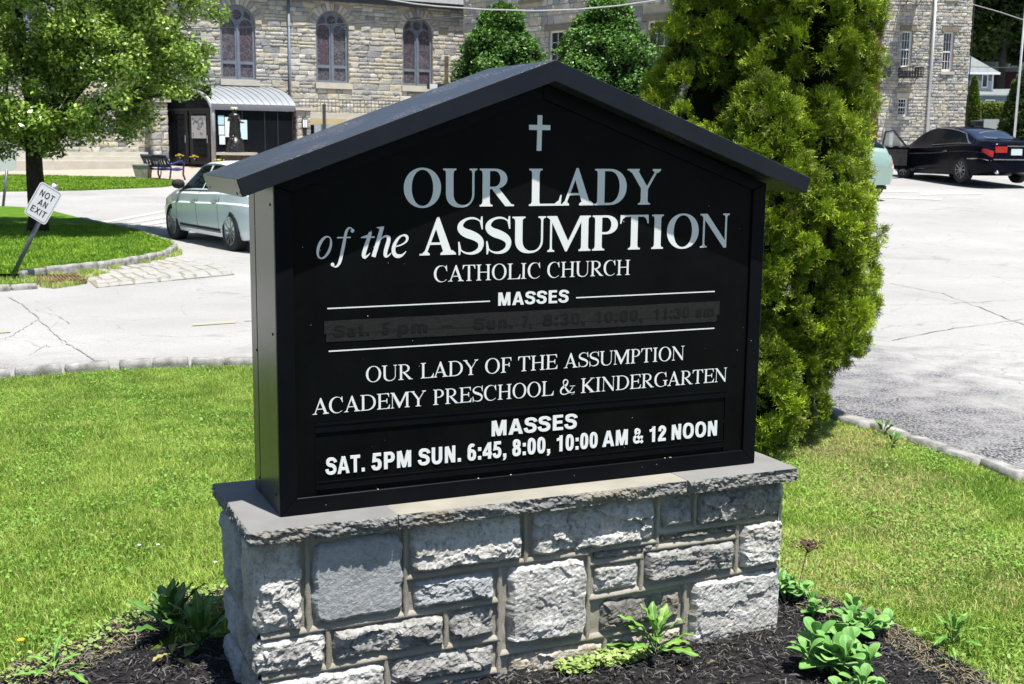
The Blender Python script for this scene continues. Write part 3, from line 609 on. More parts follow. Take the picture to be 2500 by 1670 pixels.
def rock(f, s0, s1, z0, z1, mat, seed, prot=.022, amp=.016, flat=0.0, step=.0042, name='stone', lean=0.0):
    """quarry-faced block on a wall face; f(s, out, z) -> local point"""
    ns, nz = max(6, int((s1 - s0) / step)), max(6, int((z1 - z0) / step)); vs = []; fs_ = []; w, h = s1 - s0, z1 - z0
    sd_ = seed * 13.7; tilt = (math.sin(seed * 7.1) * .35, math.cos(seed * 3.3) * .45)
    for i in range(ns + 1):
        for k in range(nz + 1):
            a, b = i / ns, k / nz; s = s0 + w * a; z = z0 + h * b
            # irregular outline
            ea = (min(a, 1 - a) * w); eb = (min(b, 1 - b) * h)
            ws_ = .009 * noise.fractal((s0 * 9 + sd_, z * 22, 1), 1, 2, 4) * (1 - min(1, ea / .05)); wz_ = .010 * noise.fractal((s * 22, z0 * 9 + sd_, 5), 1, 2, 4) * (1 - min(1, eb / .05))
            r = min(w, h) * .18; cx = max(0, r - ea) / r; cz = max(0, r - eb) / r
            shr = cx * cz * r * .22
            s += ws_ + (shr if a < .5 else -shr); z += wz_ + (shr if b < .5 else -shr)
            e = min(ea, eb) / .016; prof = min(1.0, e) ** .55
            q = (s * 11 + sd_, z * 13 - sd_, sd_)
            n1 = .5 * noise.fractal((q[0] * .5, q[1] * .5, q[2]), .9, 2.1, 2) + 1.1 * facet((s, z), 10, 14, sd_) + .17 * facet((s + z * .3, z), 26, 36, sd_ + 3); n2 = noise.ridged_multi_fractal((q[0] * .8, q[1] * 1.6, q[2]), .9, 2.2, 5, 1.0, 2.0) - 1.0
            vd = noise.voronoi((s * 15 + z * 5 + sd_, z * 22 - s * 4, sd_))[0]; fac = (vd[1] - vd[0]); n4 = noise.ridged_multi_fractal((s * 26 + sd_, z * 44 - s * 12, 2), .8, 2.1, 4, 1.0, 2.0) - 1.0
            n3 = noise.fractal((s * 90, z * 90, sd_), .8, 2.1, 4)
            big = (a - .5) * tilt[0] * .9 + (b - .5) * tilt[1] * .9
            d = prot * (1 - lean * b * b) + (amp * (1 - flat)) * (.95 * n1 + .20 * n2 + big) + .0034 * n3 * (1 - max(0, flat) * .8) + .0014 * n4 * (1 - max(0, flat))
            d = -.008 + (max(d, .002) + .008) * prof
            vs.append(f(s, d, z))
    for i in range(ns):
        for k in range(nz): a = i * (nz + 1) + k; fs_.append((a, a + nz + 1, a + nz + 2, a + 1))
    return MB().add(vs, fs_).build(name, SMAT[mat], ped, False, fix=False)
FF = lambda s, d, z: (s, WY - d, z)
FRONT = [  # x0,x1,z0(bottom),z1(top),material,flat,prot
    (-.088, .046, -.325, -.050, 'white', .1, .020), (.072, .354, -.318, -.066, 'blue', .93, .022), (.374, .742, -.203, -.056, 'white', .0, .026),
    (.778, 1.222, -.203, -.056, 'white', -.3, .028), (1.248, 1.368, -.166, -.056, 'grey', 0, .018), (1.388, 1.728, -.176, -.060, 'grey', -.2, .026),
    (1.246, 1.538, -.218, -.190, 'dark', .2, .012), (1.562, 1.730, -.348, -.188, 'white', .1, .028), (.380, .648, -.318, -.228, 'blue', -.1, .022),
    (.694, .974, -.486, -.224, 'white', .5, .032), (.998, 1.224, -.243, -.213, 'grey', .1, .012), (1.0, 1.168, -.356, -.262, 'white', .1, .020),
    (1.190, 1.538, -.346, -.240, 'grey', -.2, .026), (1.024, 1.330, -.490, -.388, 'dark', .3, .020), (1.368, 1.734, -.66, -.366, 'white', .55, .030),
    (-.092, .112, -.446, -.342, 'white', -.1, .024), (.134, .482, -.442, -.342, 'grey', -.3, .026), (.504, .656, -.442, -.338, 'grey', .0, .018),
    (-.092, .292, -.60, -.468, 'white', .1, .022), (.312, .652, -.552, -.462, 'grey', -.1, .020), (.312, .49, -.66, -.572, 'tan', .2, .016),
    (.508, .676, -.66, -.570, 'blue', .0, .020), (.696, 1.040, -.66, -.518, 'tan', .3, .016), (1.062, 1.340, -.66, -.516, 'tan', .2, .016)]
for i, (a, b, c, d, mt, fl, pr) in enumerate(FRONT): rock(FF, a, b, c, d, mt, i + 1, pr, .016, fl, lean=(.0 if mt == 'blue' and fl > .5 else .75) if d > -.1 else .25)
FL = lambda s, d, z: (PX0 - d, s, z)
FR_ = lambda s, d, z: (PX1 + d, s, z)
LEFT = [(-.075, .10, -.325, -.055, 'white'), (.125, .395, -.30, -.055, 'blue'), (-.07, .06, -.445, -.345, 'grey'), (.085, .40, -.45, -.325, 'blue'), (-.075, .15, -.64, -.47, 'grey'), (.175, .40, -.64, -.475, 'blue')]
for i, (a, b, c, d, mt) in enumerate(LEFT): rock(FL, a, b, c, d, mt, i + 41, .022, .014, .2, .009)
for i, (a, b, c, d, mt) in enumerate(LEFT): rock(FR_, a, b, c, d, mt, i + 61, .020, .012, .2, .012)
FB = lambda s, d, z: (s, PYB + d, z)
for i in range(5):
    for k in range(2):
        x0 = PX0 + .01 + i * .356 + (.08 if k else 0); rock(FB, x0, min(x0 + .33, PX1), -.35 - .3 * k + .005, -.06 - .3 * k, ['white', 'grey', 'tan'][(i + k) % 3], 80 + i * 2 + k, .018, .012, .1, .02)
# raised ribbon pointing between the stones
def bead(f, pts, w=.0085, h=.0125):
    vs = []; fs_ = []; P = []
    for (a, b) in zip(pts[:-1], pts[1:]):
        n = max(1, int(math.hypot(b[0] - a[0], b[1] - a[1]) / .012))
        P += [(a[0] + (b[0] - a[0]) * i / n, a[1] + (b[1] - a[1]) * i / n) for i in range(n)]
    P.append(pts[-1])
    hor = abs(pts[-1][0] - pts[0][0]) > abs(pts[-1][1] - pts[0][1])
    for i, (s, z) in enumerate(P):
        j = .0018 * noise.noise((s * 30, z * 30, 9)); k = .0013 * noise.noise((s * 60, z * 60, 2))
        prof = [(-w * 1.2, -.004), (-w + k, h * 1.0), (w * .0, h * .92 + k), (w * .75 - k, h * .55), (w * 1.5, -.004)]
        for q, d in prof: vs.append(f(s, d, z + q + j) if hor else f(s + q + j, d, z))
    for i in range(len(P) - 1):
        for k in range(4): a = i * 5 + k; fs_.append((a, a + 5, a + 6, a + 1))
    return MB().add(vs, fs_).build('mortar_joint', MT['mortar'], ped, True)
for pts in [[(-.078, -.334), (.30, -.330), (.667, -.329)], [(.064, -.335), (.062, -.052)], [(.363, -.33), (.362, -.052)], [(.363, -.214), (.755, -.211), (.985, -.214), (.988, -.205), (1.236, -.207)],
            [(.760, -.212), (.758, -.052)], [(1.236, -.232), (1.236, -.052)], [(1.378, -.176), (1.378, -.052)], [(1.236, -.177), (1.55, -.181), (1.718, -.183)], [(1.550, -.358), (1.549, -.181)],
            [(.985, -.252), (1.18, -.254), (1.182, -.230), (1.549, -.231)], [(1.180, -.365), (1.180, -.25)], [(.984, -.51), (.985, -.21)], [(.984, -.370), (1.2, -.366), (1.55, -.357), (1.718, -.355)],
            [(.672, -.66), (.671, -.212)], [(-.078, -.457), (.40, -.454), (.671, -.453)], [(.123, -.455), (.123, -.332)], [(.493, -.454), (.493, -.330)], [(.302, -.66), (.302, -.455)], [(.302, -.562), (.671, -.560)],
            [(.671, -.507), (1.0, -.504), (1.35, -.503)], [(1.352, -.66), (1.350, -.357)], [(1.050, -.66), (1.050, -.505)], [(.498, -.66), (.498, -.562)], [(-.078, -.612), (.302, -.612)]]:
    bead(FF, pts)
for pts in [[(-.05, -.335), (.07, -.338), (.39, -.312)], [(.112, -.335), (.115, -.052)], [(.07, -.455), (.072, -.338)], [(-.05, -.457), (.16, -.460), (.39, -.462)], [(.162, -.66), (.163, -.46)]]: bead(FL, pts, .008)
# bluestone cap in three slabs, smooth on top and rock-faced on the edges
def cap_top(name, a, b_):
    m = plain(name, a, .85, 0, b_, 5, .25, 160, .25, bdist=.002); return m
CAPT = [cap_top('grey_bluestone', (.205, .205, .20), (.165, .165, .162)), cap_top('buff_bluestone', (.30, .285, .235), (.235, .225, .19)), cap_top('grey_bluestone_right', (.215, .213, .205), (.175, .174, .168))]
def slab(x0, x1, y0, y1, z0, z1, seed, rl, rr_, captop):
    step = .005; per = []
    def side(a, b, rough):
        n = max(2, int(math.dist(a, b) / step)); nx_, ny_ = (b[1] - a[1]) / math.dist(a, b), -(b[0] - a[0]) / math.dist(a, b)
        for i in range(n): t = i / n; per.append((a[0] + (b[0] - a[0]) * t, a[1] + (b[1] - a[1]) * t, nx_, ny_, rough))
    side((x0, y0), (x1, y0), 1); side((x1, y0), (x1, y1), rr_); side((x1, y1), (x0, y1), 1); side((x0, y1), (x0, y0), rl)
    rows = 12; vs = []; n = len(per)
    for k in range(rows + 1):
        b = k / rows; z = z1 + (z0 - z1) * b
        for (x, y, nx_, ny_, rg) in per:
            d = 0
            if rg:
                e = math.sin(math.pi * min(1, b * .9 + .12)) ** .5
                d = .012 * (noise.fractal((x * 9 + seed, y * 9, z * 30), .9, 2.1, 4) * .8 + (noise.voronoi((x * 16 + seed, y * 16, z * 40))[0][1] - .5)) * e + .005 * noise.fractal((x * 80, y * 80, z * 80), .8, 2, 3)
                if b == 0: d = min(d, .0005 - .004 * max(0, noise.noise((x * 12 + seed, y * 12, 0)) - .2) * 3) * (1 if d < 0 else 1)
                zz = z + (.003 * noise.noise((x * 25, y * 25, seed)) if k == rows else (.0012 * noise.noise((x * 9, y * 9, seed)) if k == 0 else 0))
            else: zz = z
            vs.append((x + nx_ * d, y + ny_ * d, zz))
    fs_ = []
    for k in range(rows):
        for i in range(n): fs_.append((k * n + i, k * n + (i + 1) % n, (k + 1) * n + (i + 1) % n, (k + 1) * n + i))
    mb = MB().add(vs, fs_); mb.f.append(tuple(range(n))); mb.f.append(tuple(rows * n + i for i in range(n))[::-1])
    me_o = mb.build('cap_slab', SMAT['capside'], ped); me = me_o.data; me.materials.append(captop)
    for p in me.polygons:
        if abs(p.normal.z) > .8 and len(p.vertices) > 8: p.material_index = 1
    return me_o
CX0, CX1, CY0, CY1, CZ = -.113, 1.751, -.113, .424, -.042
slab(CX0, .322, CY0, CY1, CZ, 0, 3.1, 1, 0, CAPT[0]); slab(.3255, 1.3135, CY0 + .002, CY1, CZ - .001, -.0004, 8.4, 0, 0, CAPT[1]); slab(1.317, CX1, CY0 - .001, CY1, CZ - .002, -.0002, 5.7, 0, 1, CAPT[2])
for xj in (.3215, 1.313): MB().box(xj, xj + .0045, CY0 + .012, CY1 - .01, CZ + .004, -.0012).build('cap_joint', MT['mortar'], ped)
MB().box(CX0 + .05, CX1 - .03, WY - .008, PYB, -.0475, -.0425).build('bedding_mortar', MT['mortar'], ped)
# ------------------------------------------------------------------ ground, roads, kerbs
def asphalt_mat():
    m, N, L, B = new_mat('worn_asphalt'); g = N.new('ShaderNodeNewGeometry'); P = g.outputs['Position']
    big = tex_noise(N, L, .35, 5, .6, P); mid = tex_noise(N, L, 3.2, 6, .65, P, .3); fine = tex_noise(N, L, 60, 3, .75, P)
    c = mixc(N, L, (.285, .283, .274), (.355, .35, .338), mapr(N, L, big.outputs[0], .35, .65))
    c = mixc(N, L, c, (.25, .25, .245), mapr(N, L, mid.outputs[0], .58, .80, 0, .45))
    c = mixc(N, L, c, (.12, .12, .12), mapr(N, L, fine.outputs[0], .53, .68, 0, .5))
    stn = tex_noise(N, L, .8, 5, .6, P, .8); c = mixc(N, L, c, (.17, .168, .165), mapr(N, L, stn.outputs[0], .60, .72, 0, .55))
    # darker newer patches beside the kerbs, the pale aggregate showing through
    def band(nx, ny, c0, d0, d1):
        v = N.new('ShaderNodeVectorMath'); v.operation = 'DOT_PRODUCT'; L.new(P, v.inputs[0]); v.inputs[1].default_value = (nx, ny, 0)
        a = N.new('ShaderNodeMath'); a.operation = 'ADD'; L.new(v.outputs['Value'], a.inputs[0]); a.inputs[1].default_value = -c0
        b = N.new('ShaderNodeMath'); b.operation = 'MULTIPLY_ADD'; L.new(mapr(N, L, mid.outputs[0], .3, .7, -.5, .5), b.inputs[0]); b.inputs[1].default_value = (d1 - d0) * 1.1; L.new(a.outputs[0], b.inputs[2])
        return mapr(N, L, b.outputs[0], d0, d1, 1, 0)
    xs = N.new('ShaderNodeSeparateXYZ'); L.new(P, xs.inputs[0])
    right = N.new('ShaderNodeMath'); right.operation = 'MULTIPLY'; L.new(band(.914, .406, 4.87, .2, 2.6), right.inputs[0]); L.new(mapr(N, L, xs.outputs[0], .8, 1.8), right.inputs[1])
    rr_ = N.new('ShaderNodeMath'); rr_.operation = 'MULTIPLY'; L.new(right.outputs[0], rr_.inputs[0]); L.new(mapr(N, L, fine.outputs[0], .60, .44, .05, 1), rr_.inputs[1])
    c = mixc(N, L, c, (.032, .032, .045), rr_.outputs[0])
    left = N.new('ShaderNodeMath'); left.operation = 'MULTIPLY'; L.new(band(-.06, 1, 9.55, .0, .75), left.inputs[0]); L.new(mapr(N, L, xs.outputs[0], 0, -1), left.inputs[1])
    ll_ = N.new('ShaderNodeMath'); ll_.operation = 'MULTIPLY'; L.new(left.outputs[0], ll_.inputs[0]); L.new(mapr(N, L, fine.outputs[0], .55, .45, .0, .75), ll_.inputs[1])
    c = mixc(N, L, c, (.12, .12, .12), ll_.outputs[0])
    # fine cracks
    wp = tex_noise(N, L, 1.6, 5, .6, P); add = N.new('ShaderNodeVectorMath'); add.operation = 'MULTIPLY_ADD'; L.new(wp.outputs['Color'], add.inputs[0]); add.inputs[1].default_value = (.5, .5, 0); L.new(P, add.inputs[2])
    v = N.new('ShaderNodeTexVoronoi'); v.feature = 'DISTANCE_TO_EDGE'; v.inputs['Scale'].default_value = .9; L.new(add.outputs[0], v.inputs['Vector'])
    v2 = N.new('ShaderNodeTexVoronoi'); v2.feature = 'DISTANCE_TO_EDGE'; v2.inputs['Scale'].default_value = 3.2; L.new(add.outputs[0], v2.inputs['Vector'])
    k1 = mapr(N, L, v.outputs[0], .003, .008, .42, 0); k2 = mapr(N, L, v2.outputs[0], .004, .014, .3, 0)
    mk = N.new('ShaderNodeMath'); mk.operation = 'MULTIPLY'; L.new(k2, mk.inputs[0]); L.new(mapr(N, L, big.outputs[0], .45, .6), mk.inputs[1])
    mk1 = N.new('ShaderNodeMath'); mk1.operation = 'MULTIPLY'; L.new(k1, mk1.inputs[0]); L.new(mapr(N, L, mid.outputs[0], .42, .58), mk1.inputs[1])
    ks = N.new('ShaderNodeMath'); ks.operation = 'MAXIMUM'; L.new(mk1.outputs[0], ks.inputs[0]); L.new(mk.outputs[0], ks.inputs[1])
    c = mixc(N, L, c, (.10, .097, .093), ks.outputs[0])
    L.new(c, B.inputs['Base Color']); B.inputs['Roughness'].default_value = .9; B.inputs['Specular IOR Level'].default_value = .2
    a = bump(N, L, fine.outputs[0], .5, .006, B); return m
MT['asphalt'] = asphalt_mat()
xs_ = np.concatenate([np.arange(-160, -30, 10), np.arange(-30, 30, .75), np.arange(30, 170, 10)]); ys_ = np.concatenate([np.arange(-40, 0, 5), np.arange(0, 70, .75), np.arange(70, 400, 10)])
vs = [(x, y, lotz(x, y) - .003) for y in ys_ for x in xs_]; nx = len(xs_)
fs_ = [(j * nx + i, j * nx + i + 1, (j + 1) * nx + i + 1, (j + 1) * nx + i) for j in range(len(ys_) - 1) for i in range(nx - 1)]
# the asphalt dips under the lawn that lies over it
PEDC = sw(.82, .16)
def lawnz(u, Y):
    d = math.hypot(u - PEDC.x, Y - PEDC.y); k = ss(1.4, 3.4, d)
    return (lotz(u, Y) + .030) * k + .0 * (1 - k) + .008 * noise.noise((u * 1.3, Y * 1.3, 0))
kerb_l = [gp(x, y, .05) for x, y in [(-420, 955), (-200, 935), (0, 920), (115, 912), (250, 901), (370, 894), (500, 891), (615, 889)]]
kerb_r = [gp(x, y, .10) for x, y in [(2062, 1006), (2172, 1034), (2250, 1060), (2330, 1087), (2434, 1117), (2500, 1143), (2620, 1190)]]
kpath = [(-5.6, 9.0)] + [p[:2] for p in kerb_l] + [(-.9, 9.42), (0.2, 9.38), (.95, 9.12), (1.5, 8.6), (1.85, 8.0)] + [p[:2] for p in kerb_r] + [(3.35, 4.4), (3.9, 2.4), (4.3, 0)]
lawn_poly = kpath + [(4.3, -2.5), (-6.5, -2.5), (-6.5, 8.9)]
lp = np.array(lawn_poly)
inside = in_poly(np.array(vs)[:, :2], lp)
V2 = []
for p, i in zip(vs, inside):
    V2.append((p[0], p[1], p[2] - (.10 if i else 0)))
me = bpy.data.meshes.new('ground'); me.from_pydata(V2, [], fs_); me.update()
tag(link('road', me, MT['asphalt'], None, True), kind='structure')

def lawn_mat(name, a, b, brown, k=.4):
    m, N, L, B = new_mat(name); g = N.new('ShaderNodeNewGeometry'); P = g.outputs['Position']
    n = tex_noise(N, L, 2.2, 6, .65, P); n2 = tex_noise(N, L, 60, 4, .7, P); n3 = tex_noise(N, L, .9, 4, .6, P)
    c = mixc(N, L, a, b, mapr(N, L, n2.outputs[0], .35, .65)); c = mixc(N, L, c, brown, mapr(N, L, n.outputs[0], .5, .72, 0, k))
    L.new(c, B.inputs['Base Color']); B.inputs['Roughness'].default_value = .95; B.inputs['Specular IOR Level'].default_value = .1
    bump(N, L, n2.outputs[0], 1.0, .03, B); return m
MT['turf'] = lawn_mat('turf_soil', (.05, .11, .012), (.13, .20, .028), (.20, .17, .07))
MT['turf_far'] = lawn_mat('turf', (.05, .13, .010), (.12, .25, .02), (.26, .28, .05), .5)
sheet('lawn', lawn_poly, lawnz, .12, MT['turf'])
# mulch bed round the pedestal
mb_l = [gp(x, y, .07)[:2] for x, y in [(-60, 1690), (0, 1662), (60, 1625), (111, 1606), (224, 1564), (290, 1524), (422, 1466), (557, 1438)]]
mb_r = [gp(x, y, .03)[:2] for x, y in [(1979, 1448), (2060, 1466), (2150, 1490), (2210, 1532), (2270, 1567), (2390, 1629), (2450, 1672), (2560, 1760)]]
bk = [tuple(sw(x, y))[:2] for x, y in [(-.32, .55), (.3, .62), (1.2, .64), (1.95, .6)]]
mulch_poly = mb_l + bk + mb_r + [(1.3, 1.8), (.6, 1.3), (-.8, 1.3), (-1.9, 1.9), (-2.1, 2.6)]
mulch_np = np.array(mulch_poly)
def mulchz(u, Y):
    return lawnz(u, Y) + .006 + .012 * noise.fractal((u * 3, Y * 3, 5), 1, 2, 3) + .006
MT['mulch'] = plain('mulch', (.016, .015, .016), .95, 0, (.040, .037, .036), 45, 1.0, 120, .15, bdist=.02, obj=False)
sheet('mulch_bed', mulch_poly, lambda u, Y: mulchz(u, Y) - .004, .05, MT['mulch'])
rg = np.random.default_rng(5)
def scatter(poly, n, rg=rg, keep=None):
    P = np.array(poly); lo, hi = P.min(0), P.max(0); out = []; tot = 0
    while tot < n:
        q = rg.uniform(lo, hi, (n, 2)); q = q[in_poly(q, P)]
        if keep is not None: q = q[keep(q)]
        out.append(q); tot += len(q)
        if len(q) == 0: break
    return np.concatenate(out)[:n]
def zs_of(q, f, step=.06):
    """sample height function on a lattice, bilinear"""
    lo = q.min(0) - step; hi = q.max(0) + step; nx_ = int((hi[0] - lo[0]) / step) + 2; ny_ = int((hi[1] - lo[1]) / step) + 2
    Z = np.array([[f(lo[0] + i * step, lo[1] + j * step) for i in range(nx_)] for j in range(ny_)])
    g = (q - lo) / step; i = g.astype(int); t = g - i
    a = Z[i[:, 1], i[:, 0]]; b = Z[i[:, 1], i[:, 0] + 1]; c = Z[i[:, 1] + 1, i[:, 0]]; d = Z[i[:, 1] + 1, i[:, 0] + 1]
    return (a * (1 - t[:, 0]) + b * t[:, 0]) * (1 - t[:, 1]) + (c * (1 - t[:, 0]) + d * t[:, 0]) * t[:, 1]
def nz_(q, s, seed=0): return np.array([noise.noise((a * s, b * s, seed)) for a, b in q])
PEDQ = [tuple(sw(*p))[:2] for p in [(-.095, -.08), (1.735, -.08), (1.735, .41), (-.095, .41)]]
offped = lambda q: ~in_poly(q, PEDQ)
def chips(q, n_l, n_w, z, name, mat, colf, lift=.010, lab=None, tilt=.35):
    n = len(q); a = rg.uniform(0, math.pi * 2, n); l = rg.uniform(*n_l, n); w = rg.uniform(*n_w, n)
    pit = rg.normal(0, tilt, n) * .6; rol = rg.normal(0, .6, n)
    dx = np.stack([np.cos(a) * np.cos(pit), np.sin(a) * np.cos(pit), np.sin(pit)], 1); sx = np.stack([-np.sin(a) * np.cos(rol), np.cos(a) * np.cos(rol), np.sin(rol)], 1)
    c = np.concatenate([q, (z + rg.uniform(0, lift, n))[:, None]], 1); bend = np.zeros((n, 3)); bend[:, 2] = rg.uniform(-.1, .25, n) * l
    L_, W_ = (dx * l[:, None] / 2), (sx * w[:, None] / 2)
    V = np.stack([c - L_ - W_, c - L_ + W_ * .6, c + bend + W_, c + bend - W_, c + L_ + W_ * .5, c + L_ - W_], 1).reshape(-1, 3)
    b = np.arange(n)[:, None] * 6; Q = np.concatenate([b + [0, 3, 2, 1], b + [3, 5, 4, 2]])
    col = np.repeat(colf(n), 6, 0); o = link(name, np_mesh(name, V, Q, None, col), mat); return tag(o, lab, kind='stuff')
def ccol(n):
    c = np.zeros((n, 3)); c[:, 0] = rg.random(n) ** 2.3; c[:, 1] = (rg.random(n) < .03) * rg.uniform(.4, .9, n); return c
MT['chip'] = foliage('mulch_chip', (.009, .0088, .010), (.15, .147, .145), .85, 0.0, .3)
q = scatter(mulch_poly, 42000, keep=offped); q = q[(q[:, 1] > 2.55)]
chips(q, (.008, .042), (.0015, .0055), zs_of(q, mulchz), 'mulch_chips', MT['chip'], ccol, .012)
# grass blades
MT['grass'] = foliage('grass_blade', (.085, .20, .012), (.50, .66, .13), .5, .30, .3, (.60, .53, .24))
def blades(q, z, h, w, name, mat, dry=.12, lean=.55, light=(0, 1), label=None, dryn=None):
    n = len(q); a = rg.uniform(0, 2 * math.pi, n); hh = rg.uniform(*h, n); ww = rg.uniform(*w, n); az = rg.uniform(0, 2 * math.pi, n)
    ln_ = np.abs(rg.normal(0, lean, n)) + .12; side = np.stack([np.cos(a), np.sin(a), np.zeros(n)], 1) * ww[:, None] / 2
    d = np.stack([np.cos(az), np.sin(az), np.zeros(n)], 1); up = np.array([0, 0, 1.0]); c = np.concatenate([q, z[:, None]], 1)
    m = c + up * (hh * .55)[:, None] + d * (hh * ln_ * .35)[:, None]; t = c + up * (hh * (1 - .3 * np.clip(ln_, 0, 1.5)))[:, None] + d * (hh * ln_)[:, None]
    V = np.stack([c - side, c + side, m + side * .8, m - side * .8, t], 1).reshape(-1, 3); b = np.arange(n)[:, None] * 5
    cl = nz_(q, 1.3, 3) * .5 + nz_(q, 5, 8) * .4; r = np.clip(rg.uniform(*light, n) * .75 + .12 + cl, 0, 1)
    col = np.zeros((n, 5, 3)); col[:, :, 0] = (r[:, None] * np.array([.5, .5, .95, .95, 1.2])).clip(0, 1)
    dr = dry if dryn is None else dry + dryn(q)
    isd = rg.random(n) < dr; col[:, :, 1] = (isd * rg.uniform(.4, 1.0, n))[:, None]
    o = link(name, np_mesh(name, V, b + [0, 1, 2, 3], b + [3, 2, 4], col.reshape(-1, 3)), mat); return tag(o, label, kind='stuff')
vis_l = [gp(x, y, .02)[:2] for x, y in [(-40, 925), (640, 885), (640, 1200), (560, 1470), (300, 1560), (100, 1640), (-40, 1700)]]
vis_r = [gp(x, y, .02)[:2] for x, y in [(1850, 1040), (1930, 985), (2062, 1015), (2500, 1160), (2540, 1180), (2560, 1720), (2440, 1700), (2250, 1590), (2120, 1520), (1960, 1470), (1900, 1480)]]
notbed = lambda q: ~in_poly(q, mulch_poly) & in_poly(q, lawn_poly) & offped(q)
edge = lambda q: in_poly(q, mulch_poly) & offped(q) & (nz_(q, 5, 4) > .22)
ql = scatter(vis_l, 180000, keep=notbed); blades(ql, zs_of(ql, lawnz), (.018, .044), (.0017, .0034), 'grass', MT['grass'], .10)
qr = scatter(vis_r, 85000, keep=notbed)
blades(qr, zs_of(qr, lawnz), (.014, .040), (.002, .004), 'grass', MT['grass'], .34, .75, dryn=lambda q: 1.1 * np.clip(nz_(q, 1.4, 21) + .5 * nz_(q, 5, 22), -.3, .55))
rest = lambda q: notbed(q) & ~in_poly(q, vis_l) & ~in_poly(q, vis_r)
qo = scatter(lawn_poly, 90000, keep=rest); blades(qo, zs_of(qo, lawnz, .12), (.025, .055), (.004, .007), 'outer_grass', MT['grass'], .15)
# clover and small weeds threaded through the turf
def roundleaves(q, z, s, name, mat, light=(.2, .9)):
    n = len(q); r = rg.uniform(*s, n); a = rg.uniform(0, 6.28, n); t1 = rg.normal(0, .35, n); t2 = rg.normal(0, .35, n); c = np.concatenate([q, (z + rg.uniform(.008, .038, n))[:, None]], 1)
    A = np.stack([np.cos(a), np.sin(a), t1], 1) * r[:, None]; B_ = np.stack([-np.sin(a), np.cos(a), t2], 1) * r[:, None] * .75
    V = np.stack([c - A, c - A * .5 + B_ * .8, c + A * .4 + B_, c + A, c + A * .4 - B_, c - A * .5 - B_ * .8], 1).reshape(-1, 3); b = np.arange(n)[:, None] * 6
    col = np.repeat(np.stack([rg.uniform(*light, n), np.zeros(n), np.zeros(n)], 1), 6, 0)
    return tag(link(name, np_mesh(name, V, np.concatenate([b + [0, 1, 2, 3], b + [0, 3, 4, 5]]), None, col), mat), kind='stuff')
MT['clover'] = foliage('clover', (.06, .18, .015), (.24, .42, .07), .5, .25, .3)
qc = scatter(vis_l, 8000, keep=lambda q: notbed(q) & (nz_(q, 2.2, 31) + rg.normal(0, .2, len(q)) > .1)); roundleaves(qc, zs_of(qc, lawnz), (.004, .009), 'clover', MT['clover'])
qc = scatter(vis_r, 9000, keep=lambda q: notbed(q) & (nz_(q, 1.8, 37) + rg.normal(0, .22, len(q)) > .1)); roundleaves(qc, zs_of(qc, lawnz), (.003, .0075), 'clover', MT['clover'], (.4, 1))
# straw and clippings where the lawn frays into the mulch
def straw(n):
    c = np.zeros((n, 3)); c[:, 0] = rg.uniform(.3, 1, n); c[:, 1] = rg.uniform(.0, .3, n); return c
MT['straw'] = foliage('straw', (.12, .10, .055), (.34, .30, .20), .8, .1, .2)
band_poly = mb_l + [(p[0] + .12, p[1] - .22) for p in mb_l[::-1]]; q = scatter(band_poly, 1500, keep=offped); chips(q, (.015, .06), (.0012, .003), zs_of(q, mulchz), 'straw', MT['straw'], straw, .014)
band_poly2 = mb_r[:-1] + [(p[0] - .10, p[1] - .16) for p in mb_r[:-1][::-1]]; q = scatter(band_poly2, 900, keep=offped); chips(q, (.015, .05), (.0012, .003), zs_of(q, mulchz), 'straw', MT['straw'], straw, .014)

# kerbs of granite setts
MT['granite'] = plain('granite', (.36, .355, .34), .85, 0, (.15, .145, .13), 9, .7, 90, .3, bdist=.006, obj=False)
def sett_mesh(seed, l=.27, w=.088, h=.15):
    rr = random.Random(seed); bm = bmesh.new(); bmesh.ops.create_cube(bm, size=1); bmesh.ops.subdivide_edges(bm, edges=bm.edges[:], cuts=3, use_grid_fill=True)
    for v in bm.verts:
        c = v.co; k = 1 - .04 * (abs(c.x * 2) ** 6) * .5; c.x *= 1 - .05 * (abs(c.z * 2) ** 4); c.y *= k * (1 - .06 * max(0, c.z * 2) ** 5)
        c.z -= .025 * (abs(c.y * 2) ** 6) + .02 * (abs(c.x * 2) ** 8)
        d = noise.noise_vector((c.x * 3 + seed * 5, c.y * 3, c.z * 3)) * .045; c += Vector((d.x * .4, d.y, d.z))
        v.co = Vector((c.x * l, c.y * w, (c.z - .5) * h))
    me = bpy.data.meshes.new('kerb_stone'); bm.to_mesh(me); bm.free(); me.polygons.foreach_set('use_smooth', [True] * len(me.polygons)); me.materials.append(MT['granite']); return me
SETTS = [sett_mesh(i) for i in range(6)]
